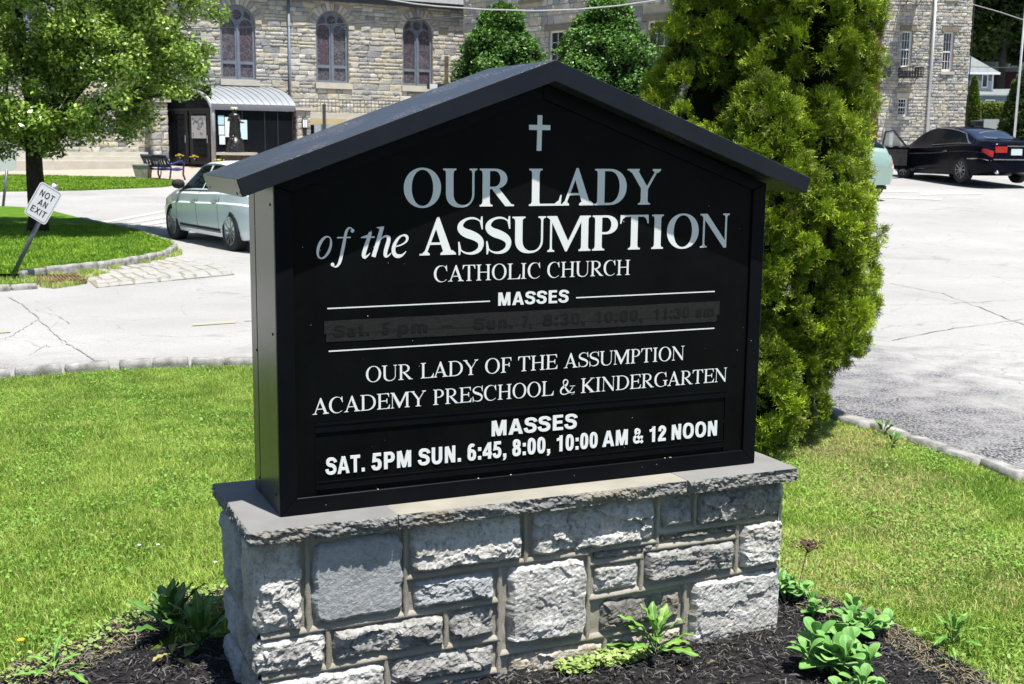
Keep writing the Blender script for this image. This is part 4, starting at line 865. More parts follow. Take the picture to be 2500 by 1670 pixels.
def kerb(name, label, path, dz, L_=.285, vis=None, group=None):
    root = bpy.data.objects.new(name, None); COL.objects.link(root); tag(root, label, 'kerb', group)
    P = [Vector((p[0], p[1], 0)) for p in path]; pos = 0; i = 0; acc = 0; rr = random.Random(len(path)); k = 0
    seglen = [(b - a).length for a, b in zip(P[:-1], P[1:])]; tot = sum(seglen); s = L_ / 2
    while s < tot:
        a = 0; j = 0
        while j < len(seglen) - 1 and a + seglen[j] < s: a += seglen[j]; j += 1
        t = (s - a) / seglen[j]; p = P[j].lerp(P[j + 1], t); d = (P[j + 1] - P[j]).normalized(); sc = rr.uniform(.85, 1.2)
        o = bpy.data.objects.new('kerb_stone', SETTS[rr.randrange(6)]); COL.objects.link(o); o.parent = root; k += 1
        o.location = (p.x + rr.uniform(-.008, .008), p.y + rr.uniform(-.008, .008), lotz(p.x, p.y) + (dz(p.x) if callable(dz) else dz) + rr.uniform(-.008, .008)); o.rotation_euler = (rr.uniform(-.05, .05), rr.uniform(-.03, .03), math.atan2(d.y, d.x) + rr.uniform(-.03, .03)); o.scale = (sc, rr.uniform(.9, 1.1), 1)
        s += L_ * sc * 1.0 + .012
    return root
kerb('granite_kerb', 'rough granite block kerb curving round the lawn that the sign stands on', kpath[1:-1], lambda x: .110 if x < 0 else .078)
# island with the tree and the leaning sign
isl_near = [gp(x, y, .10) for x, y in [(-500, 700), (-200, 668), (46, 664), (100, 655), (184, 646), (255, 638), (325, 629), (375, 619), (412, 609), (428, 598), (418, 589), (383, 578), (330, 560), (268, 547), (191, 529), (126, 512), (40, 503), (-100, 496), (-500, 490)]]
isl = [p[:2] for p in isl_near]
islz = lambda u, Y: lotz(u, Y) + .085 + .01 * noise.noise((u, Y, 3))
sheet('island_lawn', isl, islz, .4, MT['turf_far'])
kerb('granite_kerb', 'pale granite block kerb edging the tree island beside the drain grate', isl[2:15], .11)
drain_lawn = [gp(x, y, .04)[:2] for x, y in [(-500, 712), (-200, 700), (0, 692), (88, 688), (120, 676), (96, 662), (46, 664), (-200, 668), (-500, 700)]]
sheet('verge', drain_lawn, lambda u, Y: lotz(u, Y) + .012, .3, MT['turf_far'])
kerb('granite_kerb', 'short stretch of pale granite kerb at the left edge below the leaning sign', [gp(x, y, .06)[:2] for x, y in [(-400, 712), (-150, 704), (0, 698), (92, 692)]], .07)
q = scatter(isl, 60000, keep=lambda q: (q[:, 0] > -11) & (q[:, 1] < 24)); MT['grass_far'] = foliage('island_grass', (.06, .17, .010), (.32, .50, .045), .5, .3, .25)
blades(q, zs_of(q, islz, .3), (.03, .07), (.008, .016), 'island_grass', MT['grass_far'], .05, .5)
q = scatter(drain_lawn, 6000, keep=lambda q: (q[:, 0] > -8)); blades(q, zs_of(q, lambda u, Y: lotz(u, Y) + .012, .3), (.03, .07), (.005, .01), 'verge_grass', MT['grass'], .25, .6)
# weeds growing in the joints by the kerb
wp_ = [gp(x, y)[:2] for x, y in [(120, 672), (205, 664), (300, 645), (440, 612), (445, 622), (380, 640), (300, 660), (215, 680), (210, 694), (130, 706), (95, 700)]]
q = scatter(wp_, 5200, keep=lambda q: nz_(q, 2.5, 3) > -.02); blades(q, zs_of(q, lotz, .3), (.03, .09), (.004, .010), 'kerb_weeds', MT['grass'], .45, .7)
# drain grate
gpoly = [gp(x, y, .012) for x, y in [(84, 677), (186, 670), (214, 690), (100, 697)]]
gr = thing('drain_grate', 'rust brown metal drain grate set in the pavement below the leaning sign', 'drain', gpoly[0])
rust = plain('rusty_iron', (.10, .045, .028), .8, .2, (.17, .085, .05), 9, .6, 60)
g0 = Vector(gpoly[0]); L_ = [Vector(p) - g0 for p in gpoly]
MB().add([tuple(p + Vector((0, 0, dz))) for dz in (0, .02) for p in L_], [(0, 1, 2, 3), (7, 6, 5, 4), (0, 4, 5, 1), (1, 5, 6, 2), (2, 6, 7, 3), (3, 7, 4, 0)]).build('plate', rust, gr)
for i in range(12):
    a = L_[0].lerp(L_[1], (i + .5) / 12); b = L_[3].lerp(L_[2], (i + .5) / 12); MB().bar(a.lerp(b, .06) + Vector((0, 0, .026)), a.lerp(b, .94) + Vector((0, 0, .026)), .03, .012).build('grate_bar', rust, gr)
# stone setts laid in curved rows next to the kerb
pav = bpy.data.objects.new('paved_apron', None); COL.objects.link(pav); tag(pav, kind='structure')
MT['sett'] = plain('pale_sett', (.36, .35, .33), .85, 0, (.27, .265, .25), 5, .5, 50, .3, bdist=.008, obj=False)
def pavpx(a, b):  # a along 0..1, b across 0..1 (kerb -> road)
    x0, y0 = 175 + a * 270, 664 - a * 34; x1, y1 = 232 + a * 330, 704 - a * 32
    x = x0 + (x1 - x0) * b + 26 * math.sin(math.pi * b * .9) * (.4 + a); y = y0 + (y1 - y0) * b - 2; return gp(x, y, .003)
rr = random.Random(11); nb, na = 5, 11
for k in range(nb):
    off = rr.uniform(0, .05)
    for i in range(na):
        a0, a1 = i / na + off * (k % 2), (i + 1) / na + off * (k % 2); b0, b1 = k / nb, (k + 1) / nb; e = .006; f_ = .035
        c = [pavpx(a0 + e, b0 + f_ / nb), pavpx(a1 - e, b0 + f_ / nb), pavpx(a1 - e, b1 - f_ / nb), pavpx(a0 + e, b1 - f_ / nb)]
        m = Vector(c[0]).lerp(Vector(c[2]), .5); h = .005 + rr.uniform(-.002, .003)
        j = [Vector(p) - m + Vector((rr.uniform(-.03, .03), rr.uniform(-.035, .035), 0)) for p in c]; i2 = [p * .93 + Vector((0, 0, h)) for p in j]
        o = MB().add([tuple(p - Vector((0, 0, .05))) for p in j] + [tuple(p + Vector((0, 0, h * .6))) for p in j] + [tuple(p) for p in i2], [(0, 1, 5, 4), (1, 2, 6, 5), (2, 3, 7, 6), (3, 0, 4, 7), (4, 5, 9, 8), (5, 6, 10, 9), (6, 7, 11, 10), (7, 4, 8, 11), (8, 9, 10, 11)]).build('paving_stone', MT['sett'], pav)
        o.location = m
MT['joint_soil'] = plain('joint_soil', (.24, .22, .16), .95, 0, (.17, .165, .10), 20, obj=False)
ap = [pavpx(a, b)[:2] for a, b in [(0, 0), (.25, 0), (.5, 0), (.75, 0), (1, 0), (1, .5), (1, 1), (.75, 1), (.5, 1), (.25, 1), (0, 1), (0, .5)]]
sheet('joint_sand', ap, lambda u, Y: lotz(u, Y) + .004, .3, MT['joint_soil'])
# painted markings, long crack
MT['paint_w'] = plain('white_road_paint', (.46, .455, .44), .8, 0, (.34, .335, .32), 7, obj=False)
MT['paint_y'] = plain('faded_yellow_paint', (.34, .315, .215), .85, 0, (.30, .295, .26), 6, obj=False)
def stripe(name, label, pts, mat, dz=.004):
    P = [gp(x, y, 0) for x, y in pts]; zf = lambda u, Y: lotz(u, Y) + dz
    o = sheet(name, [p[:2] for p in P], zf, .25, mat); o['label'] = label; return o
for (a, b, w) in [((205, 549), (408, 512), 5), ((225, 556), (412, 525), 6), ((262, 561), (414, 536), 6), ((300, 563), (412, 547), 6), ((330, 553), (408, 556), 5)]:
    stripe('hatch_line', 'worn white diagonal line of the hatched area beside the white car', [a, (b[0], b[1]), (b[0], b[1] + w), (a[0] + 4, a[1] + w)], MT['paint_w'])
for i, (x0, x1, y0, y1) in enumerate([(470, 576, 791, 785), (598, 660, 780, 777), (-60, 26, 813, 808)]):
    stripe('lane_dash', 'faded yellow centre line dash on the road', [(x0, y0), (x1, y1 - 3), (x1, y1 + 4), (x0, y0 + 5)], MT['paint_y'])
for pts in [[(2130, 464), (2240, 466), (2238, 470), (2128, 469)], [(2245, 470), (2352, 466), (2400, 472), (2396, 475), (2250, 476)], [(2130, 478), (2300, 485), (2298, 489), (2128, 483)]]:
    stripe('lane_line', 'worn white parking line in front of the black sedan', pts, MT['paint_w'])
crk = plain('road_crack', (.17, .167, .16), .95, 0, (.28, .277, .27), 30, obj=False)
def crack(pts, w):
    P = []; 
    for a, b in zip(pts[:-1], pts[1:]):
        for k in range(8): t = k / 8; P.append((a[0] + (b[0] - a[0]) * t + rr.uniform(-3, 3), a[1] + (b[1] - a[1]) * t + rr.uniform(-1.5, 1.5)))
    G = [Vector(gp(x, y, .004)) for x, y in P]; vs = []; fs_ = []
    for i, p in enumerate(G):
        d = (G[min(i + 1, len(G) - 1)] - G[max(i - 1, 0)]); n = Vector((-d.y, d.x, 0)).normalized() * w * rr.uniform(.3, 1.3) / 2; vs += [tuple(p + n), tuple(p - n)]
    for i in range(len(G) - 1): fs_.append((2 * i, 2 * i + 1, 2 * i + 3, 2 * i + 2))
    tag(MB().add(vs, fs_).build('crack', crk), kind='structure')
crack([(19, 724), (62, 748), (95, 778), (130, 812), (165, 838), (205, 862), (245, 888)], .014)
crack([(95, 778), (60, 800), (20, 822), (-20, 834)], .010); crack([(88, 756), (140, 770), (172, 790)], .007); crack([(75, 866), (110, 842), (122, 845)], .006)
crack([(1900, 730), (2100, 745), (2260, 742), (2400, 736), (2520, 728)], .012); crack([(2170, 690), (2300, 715), (2420, 760), (2520, 800)], .015); crack([(2180, 830), (2330, 800), (2520, 775)], .015)
# second lawn strip, church forecourt, kerb line
strip = [gp(x, y, 0)[:2] for x, y in [(-900, 478), (-300, 474), (0, 468), (200, 465), (398, 457), (430, 452), (442, 447), (400, 440), (337, 436), (200, 433), (0, 428), (-300, 426), (-900, 424)]]
sheet('lawn_strip', strip, lambda u, Y: lotz(u, Y) + .012, .6, MT['turf_far'])
q = scatter(strip, 30000, keep=lambda q: (q[:, 0] > -18)); blades(q, zs_of(q, lambda u, Y: lotz(u, Y) + .012, .5), (.05, .09), (.02, .035), 'strip_grass', MT['grass_far'], .03, .5)
MT['paving'] = plain('forecourt_concrete', (.38, .315, .255), .9, 0, (.33, .28, .235), 1.2, obj=False)
fore = [gp(x, y, 0)[:2] for x, y in [(-500, 427), (0, 429), (200, 434), (337, 437), (400, 441), (442, 448), (520, 452), (640, 440)]] + [(-5, 47), (-6.5, 57), (-40, 52)]
sheet('forecourt', fore, lambda u, Y: lotz(u, Y) + .004, .8, MT['paving'])
# ------------------------------------------------------------------ plants
def ftri(name, V, col, quads, mat, parent=None, label=None, kind=None):
    o = link(name, np_mesh(name, V, quads, None, col), mat, parent); return tag(o, label, kind=kind)
MT['arbor'] = foliage('arborvitae_leaf', (.007, .030, .002), (.42, .56, .03), .5, .10, .35)
MT['bark'] = plain('bark', (.06, .048, .038), .95, 0, (.03, .025, .02), 12, .8, 40, .2, bdist=.02, obj=False)
def tuft_proto(rr, n=7, L=.070):
    """flat fan of scale-leaved twigs growing along +Z, spread in X"""
    quads = []
    def twig(p, d, l, w, tip):
        s = np.array([d[2], 0, -d[0]]) * w / 2 + np.array([0, rr.uniform(-1, 1) * w * .4, 0]); e = p + d * l
        quads.append((p - s * .7, p + s * .7, e + s * .55, e - s * .55, tip))
    for i in range(n):
        t = i / (n - 1); a = (t - .5) * 2.5 + rr.uniform(-.12, .12); base = np.array([0, 0, L * .12 * rr.random()]); l = L * (.95 - .45 * abs(t - .5) * 2) * rr.uniform(.8, 1.1)
        d = np.array([math.sin(a), rr.uniform(-.35, .35), math.cos(a)]); d /= np.linalg.norm(d); twig(base, d, l, .0050, .75)
        for k in range(4):
            u = .34 + .20 * k; sgn = -1 if k % 2 else 1; b = a + sgn * rr.uniform(.45, .8); dd = np.array([math.sin(b), rr.uniform(-.3, .3), math.cos(b)]); dd /= np.linalg.norm(dd)
            twig(base + d * l * u, dd, L * rr.uniform(.24, .38), .0065, .60 + .12 * k)
    V = np.array([q[:4] for q in quads]); return V, np.array([q[4] for q in quads])
PRO = [tuft_proto(random.Random(i)) for i in range(5)]
def place_tufts(pos, nrm, scale, rg, bright, name, mat, parent=None):
    Vs = []; Cs = []
    for k in range(len(PRO)):
        idx = np.arange(k, len(pos), len(PRO)); P, Tt = PRO[k]; n = len(idx)
        z = nrm[idx] + rg.normal(0, .42, (n, 3)); z[:, 2] += .35; z /= np.linalg.norm(z, axis=1)[:, None]
        r = rg.normal(0, 1, (n, 3)); x = np.cross(z, r); x /= np.linalg.norm(x, axis=1)[:, None]; y = np.cross(z, x)
        M3 = np.stack([x, y, z], 2) * scale[idx][:, None, None]
        V = np.einsum('nij,qvj->nqvi', M3, P) + pos[idx][:, None, None, :]
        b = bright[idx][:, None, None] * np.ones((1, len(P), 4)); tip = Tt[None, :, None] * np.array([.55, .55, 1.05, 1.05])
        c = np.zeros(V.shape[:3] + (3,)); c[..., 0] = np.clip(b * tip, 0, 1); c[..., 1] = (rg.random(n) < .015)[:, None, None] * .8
        Vs.append(V.reshape(-1, 3)); Cs.append(c.reshape(-1, 3))
    V = np.concatenate(Vs); C_ = np.concatenate(Cs); Q = np.arange(len(V)).reshape(-1, 4)
    return tag(link(name, np_mesh(name, V, Q, None, C_), mat, parent), kind='stuff')
def lobe_points(lobes, rg, per_m2, origin, clump=5.5, amp=.34):
    """points on knobbly upright lobes (cx, cy, r, z0, z1)"""
    Ps = []; Ns = []; Ds = []
    for li, (cx, cy, r, z0, z1) in enumerate(lobes):
        n = int(2 * math.pi * r * (z1 - z0) * per_m2); a = rg.uniform(0, 2 * math.pi, n); t = rg.random(n)
        prof = np.clip(np.minimum(t / .16, 1) ** .5 * np.minimum((1 - t) / .35, 1) ** .55, 0.05, 1)
        z = z0 + (z1 - z0) * t; dirv = np.stack([np.cos(a), np.sin(a), np.zeros(n)], 1)
        nn = np.array([noise.fractal((cx + dirv[i, 0] * r * clump * .9, cy + dirv[i, 1] * r * clump * .9, z[i] * clump * .8), 1, 2, 2) for i in range(n)])
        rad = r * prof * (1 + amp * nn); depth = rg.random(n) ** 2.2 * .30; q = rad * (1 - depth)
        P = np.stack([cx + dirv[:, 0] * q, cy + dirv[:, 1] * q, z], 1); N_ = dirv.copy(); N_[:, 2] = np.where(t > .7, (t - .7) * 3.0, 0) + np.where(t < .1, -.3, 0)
        Ps.append(P); Ns.append(N_); Ds.append(np.clip(1 - depth * 1.8, .2, 1) * np.clip(.78 + .65 * nn, .35, 1.2))  # leaf value drops with depth and in hollows, painting in the crown's shade
    return np.concatenate(Ps) - np.array(origin), np.concatenate(Ns), np.concatenate(Ds)
def core_lobes(lobes, origin, mat, parent, k=.40, name='shade_core'):
    mb = MB()
    for (cx, cy, r, z0, z1) in lobes:
        pr = [(r * k * max(.02, min(1, t / .16) ** .5 * min(1, (1 - t) / .35) ** .55), z0 + (z1 - z0) * (t * .92 + .04)) for t in [i / 12 for i in range(13)]]
        mb.lathe(pr, 14, Matrix.Translation((cx - origin[0], cy - origin[1], -origin[2])))
    return tag(mb.build(name, mat, parent, True), kind='stuff')
def put(x, y, Y, w_px=0, dz=0):  # helper: lobe radius from photo width
    p = at(x, y, Y); return p
rgc = np.random.default_rng(21)
AO = (1.55, 7.0, 0.0)
arb = thing('arborvitae', 'tall bushy bright green arborvitae with several lobes behind the black church sign', 'tree', AO)
ALOBES = [(1.41, 7.35, .55, .9, 5.2), (1.82, 7.45, .21, 1.75, 4.9), (1.72, 7.1, .32, 1.55, 4.2), (1.95, 7.25, .18, .38, 1.50), (1.84, 7.25, .17, 1.1, 2.15), (1.68, 6.85, .27, .28, 1.95), (1.36, 6.75, .32, .35, 2.0), (1.80, 7.12, .22, .35, 2.2), (1.78, 7.3, .26, 1.5, 4.6), (1.36, 6.42, .20, .03, .66),
          (1.56, 6.62, .17, .05, .60), (1.13, 7.2, .36, .4, 2.7), (1.80, 7.0, .17, .30, 1.3), (1.12, 6.8, .34, .2, 1.7)]
Pb, Nb, Db = lobe_points(ALOBES, rgc, 58, AO, 3.6, .30)
def bunches(Pb, Nb, Db, rg, per, r0, r1):
    nb = len(Pb); idx = np.repeat(np.arange(nb), per); rad = rg.uniform(r0, r1, nb)
    d = Nb[idx] / np.linalg.norm(Nb[idx], axis=1)[:, None] * .75 + rg.normal(0, .62, (len(idx), 3)); d[:, 2] += .25; d /= np.linalg.norm(d, axis=1)[:, None]
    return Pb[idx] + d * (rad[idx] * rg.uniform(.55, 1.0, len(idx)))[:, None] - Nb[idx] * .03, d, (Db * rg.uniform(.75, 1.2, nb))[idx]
P_, N_, D_ = bunches(Pb, Nb, Db, rgc, 30, .05, .10)
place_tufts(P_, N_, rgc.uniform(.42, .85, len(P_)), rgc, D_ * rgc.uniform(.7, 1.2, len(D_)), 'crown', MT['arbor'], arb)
dk = plain('inner_shade', (.006, .011, .003), .95, 0, (.010, .013, .005), 14, 1.0, 30, .1, bdist=.05, obj=False)  # near-black solid cores carry the shade inside crowns, bushes and hedge
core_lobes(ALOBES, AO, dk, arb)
MB().tube([(-.1, .1, -.02), (-.08, .15, .8), (-.1, .3, 2.5)], [.10, .08, .05], 10).build('trunk', MT['bark'], arb, True)
MB().tube([(.22, .15, -.02), (.24, .2, .6), (.28, .25, 1.2)], [.04, .03, .015], 10).build('trunk', MT['bark'], arb, True)
soil = [(AO[0] + math.cos(a) * .5 + .05, AO[1] - .25 + math.sin(a) * .42) for a in [i * .35 for i in range(18)]]
sheet('bare_soil', soil, lambda u, Y: lawnz(u, Y) + .008, .1, plain('bare_soil', (.10, .06, .04), .95, 0, (.05, .037, .028), 20, .6, 60, obj=False))
qs_ = scatter(soil, 2500); chips(qs_, (.008, .03), (.001, .004), zs_of(qs_, lawnz) + .008, 'dead_needles', MT['straw'], lambda n: np.stack([rg.uniform(0, .4, n), rg.uniform(.3, .9, n), np.zeros(n)], 1))

def leaf_cloud(P, s, rg, bright, droop=.3, aspect=.6):
    n = len(P); a = rg.normal(0, 1, (n, 3)); a[:, 2] = a[:, 2] * .6 - droop; a /= np.linalg.norm(a, axis=1)[:, None]; up_ = rg.normal(0, .55, (n, 3)); up_[:, 2] += 1; b = np.cross(a, up_); b /= np.linalg.norm(b, axis=1)[:, None]
    nn = np.cross(a, b); sz = rg.uniform(.7, 1.25, n)[:, None] * s; A = a * sz; B_ = b * sz * aspect / 2
    V = np.stack([P, P + A * .45 + B_ + nn * sz * .12, P + A, P + A * .45 - B_ + nn * sz * .12], 1).reshape(-1, 3)
    c = np.zeros((n, 3)); c[:, 0] = np.clip(bright, 0, 1); c[:, 1] = 0; return V, np.repeat(c, 4, 0), np.arange(n * 4).reshape(-1, 4)
def clump_tree(name, label, cat, base, trunk_r, blobs, n_cl, per, rad, leaf, mat, seed, limbs=9, trunk_h=2.0, group=None, cr=.75, lean=(0, 0), wood=None):
    """trunk, limbs running to the leaf clumps, and a crown of single leaves; blobs = (x,y,z,rx,ry,rz) relative to base"""
    rg_ = np.random.default_rng(seed); t = thing(name, label, cat, base, 0, group); bl = np.array(blobs, float); w = (bl[:, 3] * bl[:, 4] * bl[:, 5]); w /= w.sum()
    k = rg_.choice(len(bl), n_cl, p=w); d = rg_.normal(0, 1, (n_cl, 3)); d /= np.linalg.norm(d, axis=1)[:, None]; rr_ = rg_.random(n_cl) ** (1 / 3) ; rr_ = np.where(rg_.random(n_cl) < .6, .75 + .25 * rg_.random(n_cl), rr_)
    C_ = bl[k, :3] + d * bl[k, 3:] * rr_[:, None]
    sz = rg_.uniform(.6, 1.3, n_cl) * rad; m = per; idx = np.repeat(np.arange(n_cl), m)
    o = rg_.normal(0, 1, (len(idx), 3)); o /= np.linalg.norm(o, axis=1)[:, None]; o *= (rg_.random(len(idx)) ** .45 * sz[idx])[:, None]; o[:, 2] *= .75
    P = C_[idx] + o; br = rg_.uniform(.0, .95, len(idx)) ** 1.4 * .85 + rg_.uniform(-.1, .25, n_cl)[idx]
    V, c, Q = leaf_cloud(P, leaf, rg_, br); tag(link('crown', np_mesh('crown', V, Q, None, c), mat, t), kind='stuff')
    wood = wood or MT['bark']; top = Vector((lean[0], lean[1], trunk_h))
    MB().tube([(0, 0, -.1), (.02, 0, trunk_h * .15), tuple(top * .6), tuple(top)], [trunk_r * 1.35, trunk_r * 1.0, trunk_r * .9, trunk_r * .8], 14).build('trunk', wood, t, True)
    sel = rg_.choice(n_cl, min(n_cl, limbs * 6), replace=False)
    mains = []
    for i in range(limbs):
        c0 = Vector(C_[sel[i]]); a = top * rg_.uniform(.75, 1.0); mid = a.lerp(c0, .5) + Vector((0, 0, rg_.uniform(.1, .4) * cr)); mains.append((mid, trunk_r * .42))
        MB().tube([a, a.lerp(mid, .5) + Vector((0, 0, .1)), mid, c0], [trunk_r * .55, trunk_r * .48, trunk_r * .36, trunk_r * .08], 8).build('limb', wood, t, True)
    tw = MB()
    for j in sel[limbs:]:
        c0 = Vector(C_[j]); mm = min(mains, key=lambda q: (q[0] - c0).length); m0 = mm[0]; tw.tube([m0, m0.lerp(c0, .5) + Vector((0, 0, .12)), c0], [trunk_r * .22, trunk_r * .12, trunk_r * .04], 5, False)
    tag(tw.build('twigs', wood, t, True), kind='stuff'); return t
MT['pear'] = foliage('pear_leaf', (.024, .095, .005), (.58, .76, .16), .32, .28, .6)
tb = gp(92, 566, .09)
clump_tree('pear_tree', 'leafy green street tree with dark trunk on the grass island behind the leaning sign', 'tree', tb, .165,
           [(-2.2, -.4, 4.6, 1.8, 1.8, 2.0), (0, 0, 3.1, 2.9, 2.9, 1.65), (0, 0, 5.0, 2.8, 2.8, 2.2), (1.6, -.3, 2.95, 1.5, 1.5, 1.05), (2.15, 0, 3.9, 1.25, 1.3, 1.3), (-1.8, 0, 2.7, 1.6, 1.4, 1.2), (.5, -1.2, 2.35, 1.5, 1.3, .85), (-.2, -.5, 1.9, .9, .9, .75)],
           720, 220, .33, .085, MT['pear'], 5, 12, 1.75)
MT['holly'] = foliage('holly_leaf', (.010, .050, .006), (.19, .38, .07), .42, .08, .4)
def shrub(name, label, base, prof, n, leaf, mat, seed, group=None, amp=.25, cat='bush', core=.8, bottom=0.1):
    rg_ = np.random.default_rng(seed); t = thing(name, label, cat, base, 0, group); H = prof[-1][1]; tt = rg_.random(n) ** .8
    z = tt * H; r = np.interp(z, [p[1] for p in prof], [p[0] for p in prof]); a = rg_.uniform(0, 6.283, n)
    nn = np.array([noise.fractal((math.cos(a[i]) * r[i] * 1.7 + seed, math.sin(a[i]) * r[i] * 1.7, z[i] * 1.7), 1, 2, 3) for i in range(n)])
    q = r * (1 + amp * nn * 1.6) * (1 - .16 * rg_.random(n) ** 2); P = np.stack([np.cos(a) * q, np.sin(a) * q, z + bottom], 1)
    V, c, Q = leaf_cloud(P, leaf, rg_, rg_.uniform(.05, 1, n) ** 1.4 * .8 + .3 * nn, .1); tag(link('crown', np_mesh('crown', V, Q, None, c), mat, t), kind='stuff')
    MB().lathe([(max(.01, p[0] * core), p[1] * .97 + bottom) for p in prof], 20).build('shade_core', dk, t, True)
    MB().tube([(0, 0, -.15), (0, 0, H * .4)], [.12, .08], 8).build('trunk', MT['bark'], t, True); return t
def bush_at(label, x, Y, top_y, half, seed):
    p = at(x, 300, Y); zb = lotz(p[0], Y); zt = at(x, top_y, Y)[2] - zb
    shrub('holly_bush', label, (p[0], Y, zb), [(half * .98, 0), (half * 1.05, zt - 2.8), (half, zt - 2.0), (half * .85, zt - 1.5), (half * .69, zt - 1.05), (half * .44, zt - .48), (half * .24, zt - .12), (.02, zt)], 34000, .10, MT['holly'], seed, 'clipped hollies between the church and the rectory')
bush_at('clipped dark green holly, left of the two behind the sign roof ridge', 1222, 34, 18, 1.36, 3)
bush_at('clipped dark green holly, right of the two behind the sign, next to the arborvitae', 1478, 34.5, 2, 1.52, 4)

# ------------------------------------------------------------------ leafy weeds and sedums in the bed
def leafmesh(L, W, kind, seed, curl=.5):
    rr = random.Random(seed); nl, nw = 18, 6; vs = []; fs_ = []
    for i in range(nl + 1):
        t = i / nl
        if kind == 'sedum': w = W * (math.sqrt(max(.0, 1 - ((t - .62) / .385) ** 2)) if t > .62 else .16 + .84 * ss(.0, .62, t))
        elif kind == 'dock': w = W * math.sin(math.pi * min(1, (t * .96 + .03) ** 1.15)) ** .8 * (.35 + .65 * min(1, t * 2.2))
        else: w = W * (math.sin(math.pi * min(1, (t * .94 + .05) ** 1.5)) ** .7) * (.25 + .75 * t) * (1 + .40 * math.sin(t * 34 + seed) * (1 - t * .55))
        x = L * (t - .10 * curl * t * t); z0 = L * (.35 * t - curl * .75 * t * t)
        for k in range(nw + 1):
            s = (k / nw - .5) * 2
            cup = (.16 if kind == 'sedum' else .10) * abs(s) ** 1.5 * w; vs.append((x + (0 if kind != 'dand' else -.10 * L * abs(s) * .3), s * w / 2, z0 + cup + (.004 * math.sin(t * 22 + s * 3 + seed) * abs(s) if kind != 'sedum' else 0)))
    for i in range(nl):
        for k in range(nw): a = i * (nw + 1) + k; fs_.append((a, a + nw + 1, a + nw + 2, a + 1))
    me = bpy.data.meshes.new('leaf'); me.from_pydata(vs, [], fs_)
    bm = bmesh.new(); bm.from_mesh(me)
    for fc in bm.faces:
        if fc.normal.z < 0: fc.normal_flip()
    r = bmesh.ops.solidify(bm, geom=bm.faces[:], thickness=.0018 if kind == 'sedum' else .0006); bm.to_mesh(me); bm.free()
    me.polygons.foreach_set('use_smooth', [True] * len(me.polygons)); return me
def leafmat(name, a, b, rough, rib=(.3, .42, .15), ribk=.5, trans=.2):
    m, N, L, B = new_mat(name); tc = N.new('ShaderNodeTexCoord'); oi = N.new('ShaderNodeObjectInfo')
    n = tex_noise(N, L, 35, 4, .6, tc.outputs['Object']); s = N.new('ShaderNodeSeparateXYZ'); L.new(tc.outputs['Object'], s.inputs[0]); ab = N.new('ShaderNodeMath'); ab.operation = 'ABSOLUTE'; L.new(s.outputs[1], ab.inputs[0])
    c = mixc(N, L, a, b, oi.outputs['Random']); c = mixc(N, L, c, tuple(x * .6 for x in a), mapr(N, L, n.outputs[0], .45, .75, 0, .5)); c = mixc(N, L, c, rib, mapr(N, L, ab.outputs[0], .0022, .0008, 0, ribk))
    L.new(c, B.inputs['Base Color']); B.inputs['Roughness'].default_value = rough; B.inputs['Specular IOR Level'].default_value = .35
    t = N.new('ShaderNodeBsdfTranslucent'); L.new(mixc(N, L, c, (.4, .55, .05), .3), t.inputs[0]); mx = N.new('ShaderNodeMixShader'); mx.inputs[0].default_value = trans
    L.new(B.outputs[0], mx.inputs[1]); L.new(t.outputs[0], mx.inputs[2]); L.new(mx.outputs[0], N['Material Output'].inputs[0]); return m
LM = {'sedum': leafmat('sedum_leaf', (.13, .33, .07), (.27, .50, .14), .55, (.28, .44, .2), .4, .15), 'dand': leafmat('dandelion_leaf', (.10, .26, .03), (.20, .38, .06), .5, (.4, .5, .25), .7),
      'dock': leafmat('dock_leaf', (.075, .18, .028), (.12, .25, .05), .45, (.3, .42, .18), .7), 'pale': leafmat('yellowing_leaf', (.30, .34, .09), (.42, .33, .12), .6, (.5, .45, .3), .5)}
LMESH = {}
def getleaf(kind, v):
    if (kind, v) not in LMESH:
        spec = {'sedum': (.078, .043, .45), 'dand': (.15, .038, .55), 'dock': (.17, .046, .35)}[kind]
        LMESH[(kind, v)] = leafmesh(spec[0], spec[1], kind, v, spec[2] * (.8 + .25 * v)); 
    return LMESH[(kind, v)]
def rosette(name, label, cat, pos, kind, n, sc, seed, pitch=(.15, 1.0), tiers=1, group=None, mat=None):
    rr = random.Random(seed); t = thing(name, label, cat, pos, rr.uniform(0, 6), group)
    for i in range(n):
        f = i / max(1, n - 1); me = getleaf(kind, rr.randrange(3)); o = bpy.data.objects.new('leaf', me); COL.objects.link(o); o.parent = t
        m_ = mat or LM[kind]
        if not me.materials: me.materials.append(m_)
        elif me.materials[0] != m_: o.material_slots[0].link = 'OBJECT'; o.material_slots[0].material = m_
        p = pitch[0] + (pitch[1] - pitch[0]) * f + rr.uniform(-.12, .12); yaw = i * 2.399 + rr.uniform(-.3, .3); k = sc * rr.uniform(.75, 1.15) * (1 - .35 * f)
        h = (f * .045 * sc * tiers)
        o.rotation_euler = (rr.uniform(-.25, .25), -p, yaw); o.scale = (k, k, k); o.location = (math.cos(yaw) * .006, math.sin(yaw) * .006, h + .002)
    return t
def bedp(x, y, dz=.0):
    r = ray(x, y); k = 4.0
    for _ in range(40):
        kn = (mulchz(r[0] * k, r[1] * k) + dz - CAMZ) / r[2]; k += (kn - k) * .6
    return (r[0] * k, r[1] * k, mulchz(r[0] * k, r[1] * k))
